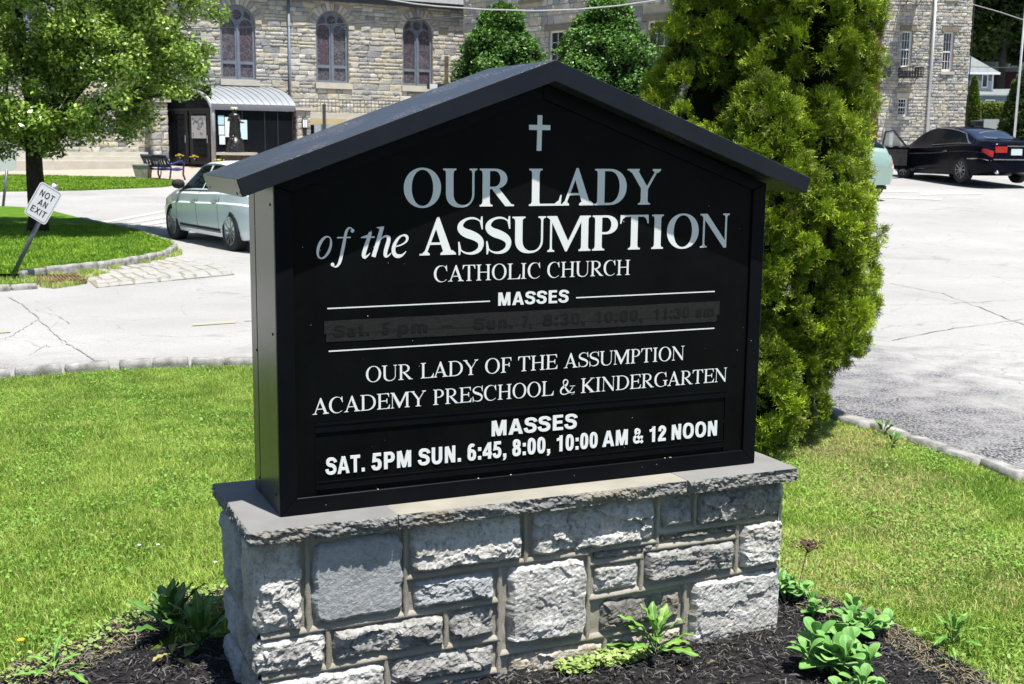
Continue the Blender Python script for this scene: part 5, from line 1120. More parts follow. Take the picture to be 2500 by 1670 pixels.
def sedum(label, x, y, size, stems, seed):
    size *= 1.12; base = bedp(x, y); rr = random.Random(seed); t = thing('sedum_plant', label, 'plant', base, 0, 'sedums at the right end of the stone base')
    me0 = [getleaf('sedum', v) for v in range(3)]
    for me in me0:
        if not me.materials: me.materials.append(LM['sedum'])
    for s in range(stems):
        a = s * 2.4 + seed; rad = size * .55 * math.sqrt((s + .3) / stems); hx_, hy_ = math.cos(a) * rad, math.sin(a) * rad; hh = size * rr.uniform(.22, .50) * (1.1 - .5 * (s / stems))
        MB().tube([(hx_ * .25, hy_ * .25, -.01), (hx_ * .7, hy_ * .7, hh * .5), (hx_, hy_, hh)], [.005, .004, .003], 6).build('stem', LM['sedum'], t, True)
        nl = 8
        for i in range(nl):
            f = i / (nl - 1); o = bpy.data.objects.new('leaf', me0[rr.randrange(3)]); COL.objects.link(o); o.parent = t; yaw = i * 2.2 + rr.uniform(-.5, .5) + s; p = .05 + 1.15 * f + rr.uniform(-.3, .3); k = rr.uniform(.7, 1.2) * (size / .16) * (1.0 - .40 * f)
            q = .35 + .65 * f; o.location = (hx_ * q + math.cos(yaw) * .004, hy_ * q + math.sin(yaw) * .004, hh * q); o.rotation_euler = (rr.uniform(-.3, .3), -p, yaw); o.scale = (k, k, k)
    return t
sedum('small grey green sedum tucked against the right corner of the stone base', 1925, 1462, .135, 4, 1)
sedum('smallest grey green sedum between the corner sedum and the next larger one', 1987, 1508, .105, 3, 2)
sedum('tall grey green sedum with spread leaves in the middle of the row beside the base', 2092, 1552, .17, 5, 3)
sedum('largest grey green sedum clump, nearest to the camera right of the base', 2035, 1640, .20, 7, 4)
sedum('grey green sedum cut off by the lower edge of the picture', 2095, 1705, .14, 4, 5)
# dry brown seed head left from last year
dh = thing('dry_seed_head', 'dry brown sedum seed head on a thin stalk beside the right corner of the base', 'plant', bedp(1945, 1470)); dry = plain('dry_stalk', (.16, .09, .07), .9, 0, (.09, .055, .04), 30)
MB().tube([(0, 0, 0), (.015, .02, .09), (.045, .05, .20)], .0018, 5).build('stalk', dry, dh)
hd = MB(); r4 = random.Random(4)
for _ in range(90):
    c = Vector((.045 + r4.gauss(0, .022), .05 + r4.gauss(0, .016), .205 + r4.uniform(-.012, .016))); hd.box(c.x - .003, c.x + .003, c.y - .003, c.y + .003, c.z - .002, c.z + .002)
    if _ % 3 == 0: hd.bar((.045, .05, .17), c, .001)
tag(hd.build('seed_cluster', dry, dh), kind='stuff')
rosette('dandelion', 'green dandelion rosette with upright leaves where grass meets mulch on the right', 'plant', bedp(2326, 1570), 'dand', 14, .95, 11, (.25, 1.2))
rosette('dandelion', 'tiny two-leaved dandelion seedling in the mulch at the lower right', 'plant', bedp(2334, 1627), 'dand', 5, .45, 12, (.5, 1.1))
rosette('dandelion', 'small weed seedling in the mulch just right of the tall sedum', 'plant', bedp(2172, 1532), 'dand', 6, .42, 13, (.5, 1.2))
rosette('dandelion', 'small upright weed at the mulch edge behind the sedums', 'plant', bedp(2145, 1478), 'dand', 6, .5, 17, (.6, 1.2))
rosette('wild_lettuce', 'large bright green toothed weed growing in front of the stone base', 'plant', bedp(1600, 1600), 'dand', 15, 1.35, 14, (.12, 1.15))
rosette('dock_plant', 'dark green dock with long smooth leaves, farther of two left of the base', 'plant', bedp(415, 1545), 'dock', 15, 1.25, 15, (.15, 1.15))
rosette('dock_plant', 'dark green dock with long smooth leaves, nearer of two left of the base', 'plant', bedp(487, 1582), 'dock', 14, 1.15, 16, (.15, 1.2))
rosette('dandelion', 'flat green dandelion rosette in the mulch at the lower left', 'plant', bedp(132, 1655), 'dand', 9, .98, 18, (.05, .7))
rosette('dandelion', 'small pale weed in the mulch edge left of the docks', 'plant', bedp(259, 1553), 'dand', 5, .42, 19, (.3, .9))
rosette('dandelion', 'small pale weed next to the farther dock plant', 'plant', bedp(332, 1540), 'dand', 5, .48, 20, (.4, 1.0))
rosette('fallen_leaf', 'yellowing brown dock leaves lying on the mulch left of the base', 'leaf', bedp(420, 1608), 'dock', 4, .62, 22, (-.2, .1), mat=LM['pale'])
rosette('plantain', 'small broad-leaved weed beside the granite kerb on the right', 'plant', gp(2155, 1062, .05), 'dock', 5, .75, 23, (.6, 1.2))
rosette('plantain', 'low green weed rosette in bare soil near the right kerb', 'plant', gp(2178, 1088, .05), 'dock', 8, .6, 24, (.3, 1.0))
fl = thing('dandelion_flower', 'yellow dandelion flower in the grass at the lower left', 'flower', (*gp(53, 1640, .02)[:2], lawnz(*gp(53, 1640, .02)[:2])))
MB().tube([(0, 0, 0), (.004, 0, .05)], .0016, 6).build('stalk', LM['dand'], fl); fh = MB()
for i in range(34):
    a = i * 2.4; r_ = .013 * math.sqrt((i + 1) / 34); fh.bar((.004, 0, .05), (.004 + r_ * math.cos(a), r_ * math.sin(a), .056 - .3 * r_), .0035, .0012)
tag(fh.build('flower_head', plain('yellow_petal', (.75, .55, .02), .7), fl), kind='stuff')
# pale creeping ground cover below the weed
crp = [bedp(x, y)[:2] for x, y in [(1352, 1640), (1400, 1606), (1470, 1592), (1560, 1590), (1580, 1612), (1530, 1630), (1450, 1640), (1390, 1652)]]
q = scatter(crp, 620, keep=offped); MT['creeper'] = foliage('creeper_leaf', (.14, .24, .05), (.40, .50, .16), .5, .2, .3); roundleaves(q, zs_of(q, mulchz, .03) - .004, (.005, .012), 'creeping_weed', MT['creeper'])
q = scatter(mb_l + [(p[0] + .10, p[1] - .12) for p in mb_l[::-1]], 700, keep=offped); roundleaves(q, zs_of(q, mulchz), (.004, .010), 'edge_weeds', MT['creeper'], (.0, .7))
dz_ = scatter(vis_l, 40, keep=notbed)
rr5 = random.Random(8); pet = plain('white_petal', (.8, .8, .8), .7)
for (x, y) in [(342, 1369), (387, 1368), (527, 1409), (560, 1412)]:
    p = gp(x, y, .06); f = thing('daisy', 'tiny white flower in the lawn, %s' % {342: 'farthest left of four', 387: 'second from the left of four', 527: 'beside the stone base', 560: 'almost touching the stone base'}[x], 'flower', (p[0], p[1], lawnz(p[0], p[1])), 0, 'tiny white flowers in the left lawn')
    MB().tube([(0, 0, 0), (0, 0, .05)], .001, 5).build('stalk', LM['dand'], f); m5 = MB()
    for i in range(8): m5.bar((0, 0, .05), (.007 * math.cos(i * .785), .007 * math.sin(i * .785), .051), .004, .001)
    tag(m5.build('petals', pet, f), kind='stuff')
# ------------------------------------------------------------------ stone buildings
def wall_stone_mat(name, attr):
    m, N, L, B = new_mat(name); g = N.new('ShaderNodeNewGeometry')
    if attr: a = N.new('ShaderNodeAttribute'); a.attribute_name = 'Col'; s = N.new('ShaderNodeSeparateColor'); L.new(a.outputs[0], s.inputs[0]); v = s.outputs[0]
    else: v = N.new('ShaderNodeObjectInfo').outputs['Random']
    r = ramp(N, [(0, (.24, .24, .245)), (.14, (.33, .33, .33)), (.34, (.41, .405, .38)), (.58, (.48, .455, .39)), (.74, (.50, .45, .33)), (.88, (.55, .53, .47)), (1, (.62, .605, .56))]); L.new(v, r.inputs[0])
    n = tex_noise(N, L, 9, 5, .65, g.outputs['Position']); n2 = tex_noise(N, L, 30, 4, .65, g.outputs['Position'])
    c = mixc(N, L, r.outputs[0], (.22, .20, .17), mapr(N, L, n.outputs[0], .52, .75, 0, .5)); c = mixc(N, L, c, (.64, .62, .55), mapr(N, L, n.outputs[0], .45, .3, 0, .35))
    L.new(c, B.inputs['Base Color']); B.inputs['Roughness'].default_value = .9; B.inputs['Specular IOR Level'].default_value = .2; bump(N, L, n2.outputs[0], .8, .05, B); return m
MT['ws_obj'] = wall_stone_mat('rubble_stone', False); MT['ws_attr'] = wall_stone_mat('rubble_stone_joined', True)
MT['wallmortar'] = plain('wall_mortar', (.46, .41, .31), .95, 0, (.36, .32, .24), 3, .5, 30, .2, bdist=.03, obj=False)
MT['limestone'] = plain('limestone', (.52, .49, .42), .8, 0, (.44, .42, .36), 3, .2, 30, .3, obj=False)
MT['winframe'] = plain('blue_grey_frame', (.17, .20, .245), .5, 0, (.13, .155, .19), 4, obj=False)
MT['whitewood'] = plain('white_painted_wood', (.80, .81, .82), .45, 0, (.75, .76, .77), 4, obj=False)
MT['iron'] = plain('black_iron', (.012, .012, .013), .5, 0, obj=False)
MT['brown_lintel'] = plain('brown_stone', (.22, .19, .14), .85, 0, (.17, .145, .11), 3, obj=False)
def glass_mat(name, c=(.012, .016, .02), rough=.05, spec=.6):
    m, N, L, B = new_mat(name); B.inputs['Base Color'].default_value = (*c, 1); B.inputs['Roughness'].default_value = rough; B.inputs['Specular IOR Level'].default_value = spec; B.inputs['Coat Weight'].default_value = spec * .4; return m
MT['glass'] = glass_mat('dark_window_glass')
def stained_mat():
    m, N, L, B = new_mat('leaded_glass'); g = N.new('ShaderNodeNewGeometry'); P = g.outputs['Position']
    v = N.new('ShaderNodeTexVoronoi'); v.feature = 'DISTANCE_TO_EDGE'; v.inputs['Scale'].default_value = 6; L.new(P, v.inputs['Vector']); n = tex_noise(N, L, 5, 6, .75, P, 1.2)
    oi = N.new('ShaderNodeObjectInfo')
    c = mixc(N, L, (.045, .040, .055), (.17, .165, .18), mapr(N, L, n.outputs[0], .42, .68)); c = mixc(N, L, c, (.07, .045, .06), oi.outputs['Random']); c = mixc(N, L, (.26, .26, .27), c, mapr(N, L, v.outputs[0], .0, .028))
    L.new(c, B.inputs['Base Color']); B.inputs['Roughness'].default_value = .35; B.inputs['Specular IOR Level'].default_value = .35; bump(N, L, n.outputs[0], .5, .02, B); return m
MT['stained'] = stained_mat()
def block_mesh(seed):
    rr = random.Random(seed); j = lambda k=.05: rr.uniform(-k, k); e = .10
    b = [(0 + j(), 0 + j()), (1 + j(), 0 + j()), (1 + j(), 1 + j()), (0 + j(), 1 + j())]; f = [(p[0] + (e if p[0] < .5 else -e) + j(.04), p[1] + (e if p[1] < .5 else -e) + j(.04)) for p in b]
    vs = [(p[0] - .5, 0.35, p[1] - .5) for p in b] + [(p[0] - .5, -.45 + j(.2), p[1] - .5) for p in b] + [(p[0] - .5, -.8 + j(.35), p[1] - .5) for p in f] + [(j(.15), -1.0 + j(.3), j(.15))]
    fs = [(0, 1, 5, 4), (1, 2, 6, 5), (2, 3, 7, 6), (3, 0, 4, 7), (4, 5, 9, 8), (5, 6, 10, 9), (6, 7, 11, 10), (7, 4, 8, 11), (8, 9, 12), (9, 10, 12), (10, 11, 12), (11, 8, 12)]
    me = bpy.data.meshes.new('stone'); me.from_pydata(vs, [], fs); me.materials.append(MT['ws_obj']); return me, np.array(vs), fs
BLK = [block_mesh(i + 50) for i in range(8)]
def rubble(parent, s0, s1, z0, z1, blocked, rects, seed, hr=(.13, .30), lr=(1.2, 2.8), depth=.05, limit=300, off=(0, 0, 0)):
    rr = random.Random(seed); st = []; z = z0
    while z < z1 - .03:
        h = min(rr.uniform(*hr), z1 - z); s = s0 + rr.uniform(-.2, 0)
        while s < s1:
            l = h * rr.uniform(*lr); l = max(.16, min(l, .75)); a, b = max(s, s0), min(s + l, s1)
            if b - a > .08:
                if h > .24 and rr.random() < .35: parts = [(a, b, z, z + h * .48), (a, b, z + h * .5, z + h)]
                else: parts = [(a, b, z, z + h)]
                for (p, q_, u, v) in parts:
                    segs = [(p, q_)]
                    for (x0, x1, y0, y1) in rects:
                        if v > y0 + .01 and u < y1 - .01:
                            new = []
                            for (g0, g1) in segs:
                                if g1 <= x0 or g0 >= x1: new.append((g0, g1)); continue
                                if x0 - g0 > .05: new.append((g0, x0))
                                if g1 - x1 > .05: new.append((x1, g1))
                            segs = new
                    for (g0, g1) in segs:
                        if not blocked(g0, g1, u, v): st.append((g0, g1, u, v))
            s += l
        z += h
    Mw = parent.matrix_world if parent.parent is None else parent.matrix_world
    Mw = Matrix.Translation(parent.location) @ Matrix.Rotation(parent.rotation_euler.z, 4, 'Z')
    def score(t):
        p = np.array(Mw @ Vector(((t[0] + t[1]) / 2, 0, (t[2] + t[3]) / 2))) - np.array([0, 0, CAMZ]); d = p @ _fw; x = 1250 + FPX * (p @ _rt) / d; y = 835 - FPX * (p @ _up) / d
        ok = -10 < x < 2510 and -10 < y < 460 and not (560 < x < 1860 and y > 430 - abs(x - 1300) * .36 + 20)
        return (1 if ok else 0) * (t[1] - t[0]) * (t[3] - t[2]) / d ** 2
    st.sort(key=score, reverse=True); Vs = []; Fs = []; Cs = []; nb = 0
    for i, (a, b, c, d) in enumerate(st):
        me, V, F = BLK[rr.randrange(8)]; g = .006; sx, sz = (b - a) - 2 * g, (d - c) - 2 * g; dp = depth * rr.uniform(.7, 1.3); fx = rr.choice((-1, 1)); 
        if i < limit:
            o = bpy.data.objects.new('stone', me); COL.objects.link(o); o.parent = parent; o.location = ((a + b) / 2 + off[0], off[1], (c + d) / 2 + off[2]); o.scale = (sx, dp, sz)
        else:
            Vs.append(V * [sx, dp, sz] + [(a + b) / 2 + off[0], off[1], (c + d) / 2 + off[2]]); Fs += [tuple(k + nb for k in f) for f in F]; nb += len(V); Cs.append(np.tile([rr.random(), 0, 0], (len(V), 1)))
    if Vs:
        V = np.concatenate(Vs); C_ = np.concatenate(Cs); q4 = [f for f in Fs if len(f) == 4]; t3 = [f for f in Fs if len(f) == 3]
        tag(link('masonry', np_mesh('masonry', V, q4, t3, C_), MT['ws_attr'], parent), kind='stuff')
def arch_outline(c, w, z0, zt, n=16, grow=0.0):
    r = w / 2 + grow; zs = zt - w / 2
    return [(c - r, z0), (c + r, z0)] + arc(c, zs, r, r, 0, 180, n)
def circle(c, z, r, n=18): return arc(c, z, r, r, 0, 360, n)[:-1]
# ---- the church
CA = Vector((-11.614, 52.0, 0)); CANG = R(30)
church = thing('stone_church', 'long stone church nave with round-arched stained glass windows behind the left of the sign', 'church', CA, CANG)
S0, S1, ZE = -16.0, 13.1, 7.66
wins = [(-8.13, 1.5), (-4.0, 1.5), (.11, 1.5), (4.28, 1.5), (8.36, 1.5)]
MB().poly([(S0, -.3), (S1, -.3), (S1, ZE + .4), (S0, ZE + .4)], 0, .28, [arch_outline(c, w, 4.24, 7.26)[::-1] for c, w in wins]).build('wall', MT['wallmortar'], church)
MB().box(S0, S1, .30, 12, -.3, ZE + .35).build('nave_block', MT['wallmortar'], church)
def blocked_ch(a, b, c, d):
    for w0, w in wins:
        r = w / 2; zs = 7.26 - r
        x = max(a, min(w0, b)); z = max(c, min(zs, d))
        if d > zs and math.hypot(x - w0, z - zs) < r + .30: return True
    return False
rubble(church, S0 + 6, S1, .55, ZE + .25, blocked_ch, [(w0 - w / 2 - .01, w0 + w / 2 + .01, 4.22, 7.26 - w / 2) for w0, w in wins] + [(w0 - w / 2 - .06, w0 + w / 2 + .16, 3.97, 4.225) for w0, w in wins], 3)
for w0, w in wins:
    r = w / 2; zs = 7.26 - r
    MB().box(w0 - r - .05, w0 + r + .15, -.10, .14, 3.98, 4.22).build('window_sill', MT['limestone'], church)
    cz = zs; fr_holes = [circle(w0, zs + .36, .20)[::-1]]
    lw = w / 2 - .09; lan = []
    for sg in (-1, 1):
        c = w0 + sg * (lw / 2 + .045); o_ = arch_outline(c, lw - .12, 4.98, zs + .16, 10); lan.append(o_); fr_holes.append(o_[::-1])
        lowr = [(c - lw / 2 + .07, 4.34), (c + lw / 2 - .07, 4.34), (c + lw / 2 - .07, 4.86), (c - lw / 2 + .07, 4.86)]; lan.append(lowr); fr_holes.append(lowr[::-1])
        tri = [(w0 + sg * .27, zs + .30), (w0 + sg * .60, zs + .14), (w0 + sg * .56, zs + .36), (w0 + sg * .34, zs + .56)]; tri = tri if sg < 0 else tri; lan.append(tri); fr_holes.append(tri)
    lan.append(circle(w0, zs + .36, .20))
    f = MB().poly(arch_outline(w0, w - .01, 4.245, 7.255), .10, .19, fr_holes).build('window', MT['winframe'], church)
    MB().bar((w0, .085, 4.25), (w0, .085, zs + .16), .07, .05, (0, 1, 0)).build('mullion', MT['winframe'], f)
    for L_ in lan: MB().poly(L_, .145, .155).build('pane', MT['stained'], f)
    nvs = 15
    for k in range(nvs):
        a0, a1 = R(180 * k / nvs + .8), R(180 * (k + 1) / nvs - .8); ri, ro = r + .012, r + .33 + .05 * ((k * 7) % 3 - 1)
        o = MB().poly([(w0 + ri * math.cos(a0), zs + ri * math.sin(a0)), (w0 + ro * math.cos(a0), zs + ro * math.sin(a0)), (w0 + ro * math.cos(a1), zs + ro * math.sin(a1)), (w0 + ri * math.cos(a1), zs + ri * math.sin(a1))], -.055, .02).build('arch_stone', MT['ws_obj'], church)
    for k in range(9):   # pale quoins up the jambs
        for sg in (-1, 1):
            wq = .20 + .10 * ((k + (sg > 0)) % 2); x = w0 + sg * (r + .012); z = 4.26 + k * .245
            if False: MB().box(min(x, x + sg * wq), max(x, x + sg * wq), -.035, .0, z, z + .225).build('jamb_stone', MT['ws_obj'], church)
dkm = plain('dark_eave', (.055, .06, .075), .6, 0, (.045, .05, .06), 3, obj=False)
MB().box(S0, S1 + .15, -.30, .05, ZE, ZE + .34).build('fascia', dkm, church)
MB().box(S0, S1 + .15, -.42, -.302, ZE + .22, ZE + .36).build('gutter', plain('pale_gutter', (.55, .56, .57), .5, 0, obj=False), church)
MB().add([(S0, -.36, ZE + .36), (S1 + .3, -.36, ZE + .36), (S1 + .3, 6.2, ZE + 5), (S0, 6.2, ZE + 5), (S0, 12.4, ZE + .36), (S1 + .3, 12.4, ZE + .36)], [(0, 1, 2, 3), (3, 2, 5, 4), (0, 3, 4), (1, 5, 2)]).build('roof', plain('slate_roof', (.16, .16, .165), .7, 0, (.11, .11, .115), 4, obj=False), church)
MB().tube([(2.30, -.10, ZE), (2.30, -.10, .9)], .055, 10).build('downspout', MT['winframe'], church, True)
for z in (6.8, 5.2, 3.6): MB().box(2.22, 2.38, -.12, -.0, z, z + .05).build('pipe_bracket', MT['winframe'], church)
# ---- glazed porch with a curved standing-seam roof
porch = thing('glass_porch', 'glazed entrance porch with curved grey metal roof against the church wall', 'porch', CA, CANG)
MT['zinc'] = plain('zinc_roof', (.27, .29, .31), .5, .1, (.23, .25, .27), 1.5, spec=.5, obj=False)
MT['seam'] = plain('seam_metal', (.15, .165, .18), .5, .2, obj=False); MT['zinc_dark'] = plain('zinc_edge', (.17, .175, .20), .45, .2, (.14, .145, .165), 2, obj=False)
OF = -2.6; PL, PRt = -1.80, 1.55
def prof(t): a = t * math.pi / 2; return (OF + .05 + (2.5) * (.35 * t + .65 * (1 - math.cos(a))), 3.13 + .80 * (.35 * t + .65 * math.sin(a)))   # y, z from eave to ridge
def pl(t): return PL - .0 - .95 * t      # the left side splays back to the wall
def pr_(t): return PRt + .12 - .12 * t
vs = []; fs_ = []; NT = 12; NS = 13
for i in range(NT + 1):
    y, z = prof(i / NT)
    for k in range(NS + 1): s = pl(i / NT) + (pr_(i / NT) - pl(i / NT)) * k / NS; vs += [(s, y, z)]
for i in range(NT):
    for k in range(NS): a = i * (NS + 1) + k; fs_.append((a, a + 1, a + NS + 2, a + NS + 1))
MB().add(vs, fs_).build('roof', MT['zinc'], porch, True)
for k in range(NS + 1):
    MB().tube([(pl(i / NT) + (pr_(i / NT) - pl(i / NT)) * k / NS, prof(i / NT)[0], prof(i / NT)[1] + .012) for i in range(NT + 1)], .010, 4).build('roof_seam', MT['seam'], porch)
edge = [Vector((PL - .95 * (1 - math.cos(i / NT * math.pi / 2)) - .03, OF + .03 + 2.5 * (1 - math.cos(i / NT * math.pi / 2)), 3.10 + .86 * math.sin(i / NT * math.pi / 2))) for i in range(NT + 1)]
MB().tube([(PL, OF, .75), (PL, OF, 2.6), (PL - .0, OF + .01, 2.95)] + [(p.x, p.y + .03, p.z - .10) for p in edge[1:]], .095, 8).build('arch_post', plain('pale_steel', (.42, .44, .47), .4, .1, obj=False), porch, True)
v2 = []; f2 = []
for i, p in enumerate(edge): v2 += [tuple(p + Vector((0, 0, .06))), tuple(p + Vector((0, 0, -.12)))]
for i in range(NT): f2.append((2 * i, 2 * i + 1, 2 * i + 3, 2 * i + 2))
MB().add(v2, f2).build('verge_flashing', MT['zinc_dark'], porch)
MB().box(PL - .05, PRt + .42, OF - .12, OF + .04, 2.90, 3.02).build('beam', MT['zinc_dark'], porch)
MB().box(PL - .05, PRt + .28, OF - .10, OF + .06, 3.02, 3.135).build('eave_gutter', plain('zinc_gutter', (.24, .25, .28), .4, .3, obj=False), porch)
MT['glass2'] = glass_mat('porch_glass', (.008, .010, .013), .06, .10)
MB().box(PL + .06, PRt - .06, OF, OF + .03, .78, 2.89).build('glazing', MT['glass2'], porch)
for s in (PL + .08, -.62, .30, .85, PRt - .07): MB().box(s - .022, s + .022, OF - .025, OF + .05, .78, 2.9).build('glazing_bar', MT['iron'], porch)
MB().box(PL + .05, PRt, OF - .02, OF + .05, .70, .80).build('bottom_rail', MT['iron'], porch)
# splayed side with the pair of doors
dl0, dl1 = Vector((PL - .06, OF + .05, 0)), Vector((-2.98, -.12, 0))
def dside(t, z, o=0.0):
    n = Vector((-(dl1 - dl0).y, (dl1 - dl0).x, 0)).normalized(); n = n if n.x < 0 else -n; p = dl0.lerp(dl1, t) + n * o; return (p.x, p.y, z)
def dpanel(t0, t1, z0, z1, o0, o1, name, mat, par=porch): return MB().add([dside(t0, z0, o0), dside(t1, z0, o0), dside(t1, z0, o1), dside(t0, z0, o1), dside(t0, z1, o0), dside(t1, z1, o0), dside(t1, z1, o1), dside(t0, z1, o1)], [(0, 3, 2, 1), (4, 5, 6, 7), (0, 1, 5, 4), (1, 2, 6, 5), (2, 3, 7, 6), (3, 0, 4, 7)]).build(name, mat, par)
dpanel(.0, 1, .74, 3.85, -.05, -.02, 'transom_glass', MT['glass2'])
dpanel(.0, 1, 2.86, 2.96, -.02, .06, 'door_head', MT['iron'])
for t0, t1 in ((.02, .47), (.51, .96)):
    d = dpanel(t0, t1, .76, 2.86, -.01, .02, 'door', MT['iron']); dpanel(t0 + .07, t1 - .07, 1.05, 2.74, .02, .026, 'pane', MT['glass2'], d)
    dpanel(t0 + .04, t0 + .055, 1.6, 1.9, .05, .07, 'handle', MT['zinc'], d)
post = plain('notice_paper', (.72, .78, .80), .8, 0, (.60, .68, .70), 30, obj=False); postc = plain('printed_poster', (.60, .60, .58), .8, 0, (.35, .33, .36), 26, obj=False)
def notice(label, s0, s1, z0, z1, mat, lines_=7):
    t = MB().box(s0, s1, OF - .036, OF - .030, z0, z1).build('notice', mat); t.parent = None; t.location = CA; t.rotation_euler = (0, 0, CANG); tag(t, label, 'notice', 'paper notices on the porch glass')
    return t
notice('pale blue paper notice, top left of the group on the porch glass', -1.60, -1.36, 2.32, 2.68, plain('blue_paper', (.38, .62, .70), .8, 0, (.45, .66, .72), 30, obj=False))
notice('white paper notice, middle left of the group on the porch glass', -1.585, -1.355, 1.93, 2.28, post)
notice('white paper notice, lowest left of the group on the porch glass', -1.57, -1.34, 1.55, 1.90, post)
notice('tall white poster with a reddish picture left of the statue', -1.33, -1.10, 1.84, 2.62, post)
notice('tall pale blue poster just right of the statue', -.71, -.43, 1.76, 2.52, plain('pale_blue_poster', (.52, .68, .74), .8, 0, (.56, .70, .75), 30, obj=False))
pc = dpanel(.10, .42, 1.78, 2.66, .03, .034, 'collage_poster', postc, None); pc.location = CA; pc.rotation_euler = (0, 0, CANG); tag(pc, 'coloured collage poster on the right-hand porch door', 'poster')
pb = MB()
for i in range(26):
    r9 = random.Random(i); t = .12 + .26 * r9.random(); z = 1.84 + .7 * r9.random(); pb.add([dside(t, z, .036), dside(t + .035, z, .036), dside(t + .035, z + .07, .036), dside(t, z + .07, .036)], [(0, 1, 2, 3)])
tag(pb.build('poster_pictures', plain('print_colours', (.30, .22, .20), .8, 0, (.15, .25, .35), 5, obj=False), pc), kind='stuff'); pc.children[0].location = (0, 0, 0)
# stone pier and lamp at the right of the porch, stone pier left of the doors
def cw(s, o, z=0.0): return Vector((CA.x + math.cos(CANG) * s + math.sin(CANG) * o, CA.y + math.sin(CANG) * s - math.cos(CANG) * o, z))
def pier(label, s, o, w, z1):
    t = thing('stone_pier', label, 'pier', cw(s, o), CANG); MB().box(-w / 2 + .03, w / 2 - .03, -w / 2 + .03, w / 2 - .03, .5, z1).build('core', MT['wallmortar'], t)
    rr = random.Random(int(s * 10)); z = .72; k = 0
    while z < z1 - .1:
        h = rr.uniform(.16, .3); h = min(h, z1 - z); sp = rr.uniform(.35, .65); k += 1
        for (a, b) in ((-w / 2, -w / 2 + w * sp), (-w / 2 + w * sp, w / 2)):
            ob = bpy.data.objects.new('stone', BLK[rr.randrange(8)][0]); COL.objects.link(ob); ob.parent = t; ob.location = ((a + b) / 2, -w / 2 + .02, z + h / 2); ob.scale = (b - a - .02, .05, h - .02)
            ob = bpy.data.objects.new('stone', BLK[rr.randrange(8)][0]); COL.objects.link(ob); ob.parent = t; ob.location = (-w / 2 + .02, -(a + b) / 2, z + h / 2); ob.scale = (b - a - .02, .05, h - .02); ob.rotation_euler = (0, 0, -math.pi / 2)
        z += h
    MB().box(-w / 2 - .09, w / 2 + .12, -w / 2 - .09, w / 2 + .09, z1, z1 + .11).build('cap_stone', MT['limestone'], t); return t
pier('pale stone pier with flat cap holding a wall lamp, right of the porch', 1.92, 2.45, .58, 2.95)
pier('pale stone pier left of the dark porch doors behind the bench', -3.35, .3, .62, 3.2)
lamp = thing('wall_lamp', 'black wall lamp with white glass panels on the stone pier', 'lamp', cw(1.93, 2.79, 2.0), CANG)
MB().box(-.11, .11, -.04, .04, .22, .62).build('lamp_case', MT['iron'], lamp); MB().box(-.09, -.01, -.048, -.041, .27, .58).build('glass_panel', MT['whitewood'], lamp); MB().box(.01, .09, -.048, -.041, .27, .58).build('glass_panel', MT['whitewood'], lamp); MB().box(-.07, .07, -.03, .04, -.05, .215).build('bracket', MT['iron'], lamp)
# terrace with railing over a dark basement opening
ter = thing('raised_terrace', 'raised stone terrace with a dark opening under its yellowish beam, right of the porch', 'terrace', CA, CANG)
MB().box(2.35, 13.1, -1.45, -.01, 2.66, 2.92).build('slab', MT['limestone'], ter); MB().box(2.35, 9.0, -1.50, -1.2, 2.40, 2.655).build('beam', plain('ochre_beam', (.42, .33, .17), .8, 0, (.5, .45, .3), 2, obj=False), ter)
MB().box(2.35, 13, -1.0, -.3, .5, 2.65).build('back_wall', plain('opening_shade', (.01, .01, .01), .9), ter); MB().box(6.0, 13.1, -1.45, -1.05, .5, 2.40).build('side_wall', MT['wallmortar'], ter)  # near-black back wall paints in the shade of the opening
rail = thing('terrace_railing', 'thin iron railing along the raised terrace under the church windows', 'railing', CA, CANG)
MB().box(2.3, 13.0, -1.42, -1.39, 3.46, 3.49).build('top_rail', MT['zinc_dark'], rail)
bm_ = MB().box(-.009, .009, -.009, .009, 0, .60).build('baluster', MT['zinc_dark'], rail); bm_.location = (2.35, -1.405, 2.90)
for i in range(1, 62):
    o = bm_.copy(); COL.objects.link(o); o.location = (2.35 + i * .165, -1.405, 2.90)
# steps left of the doors
for i in range(3):
    st_ = thing('stone_step', ['lowest', 'middle', 'top'][i] + ' of the three broad pale steps behind the tree', 'step', cw(-3.9, 1.6 - i * .45, .70 + i * .17), CANG, 'broad steps left of the porch'); MB().box(-9, 0, -.0, 2.2 if i == 2 else .9, -.3, .17).build('tread', MT['limestone'], st_); MB().box(-9, 0, .03, .5, -.3, .10).build('riser', MT['paving'], st_)
# ---- the rectory: lit wing at the right, shaded wing in the middle
RA = Vector((16.2, 50.0, 0)); RA.x = at(2216, 75, 50)[0]; RANG = R(5)
rect = thing('stone_rectory', 'tall sunlit stone building with sash windows and small iron balconies behind the black sedan', 'building', RA, RANG)
WN = [(.0, .44, 4.87, 6.30), (1.72, .44, 4.75, 6.30), (.0, .42, 2.95, 3.68), (0.0, .44, 7.9, 9.4), (1.72, .44, 7.62, 9.1), (-1.32, .44, 4.87, 6.30), (-1.32, .42, 2.95, 3.68), (-1.32, .44, 7.9, 9.4)]
MB().poly([(-8.5, .5), (2.62, .5), (2.62, 11), (-8.5, 11)], 0, .25, [[(c - w / 2, z1), (c + w / 2, z1), (c + w / 2, z0), (c - w / 2, z0)] for c, w, z0, z1 in WN]).build('wall', MT['wallmortar'], rect)
MB().box(-8.5, 2.62, .26, 10, .5, 11).build('block', MT['wallmortar'], rect)
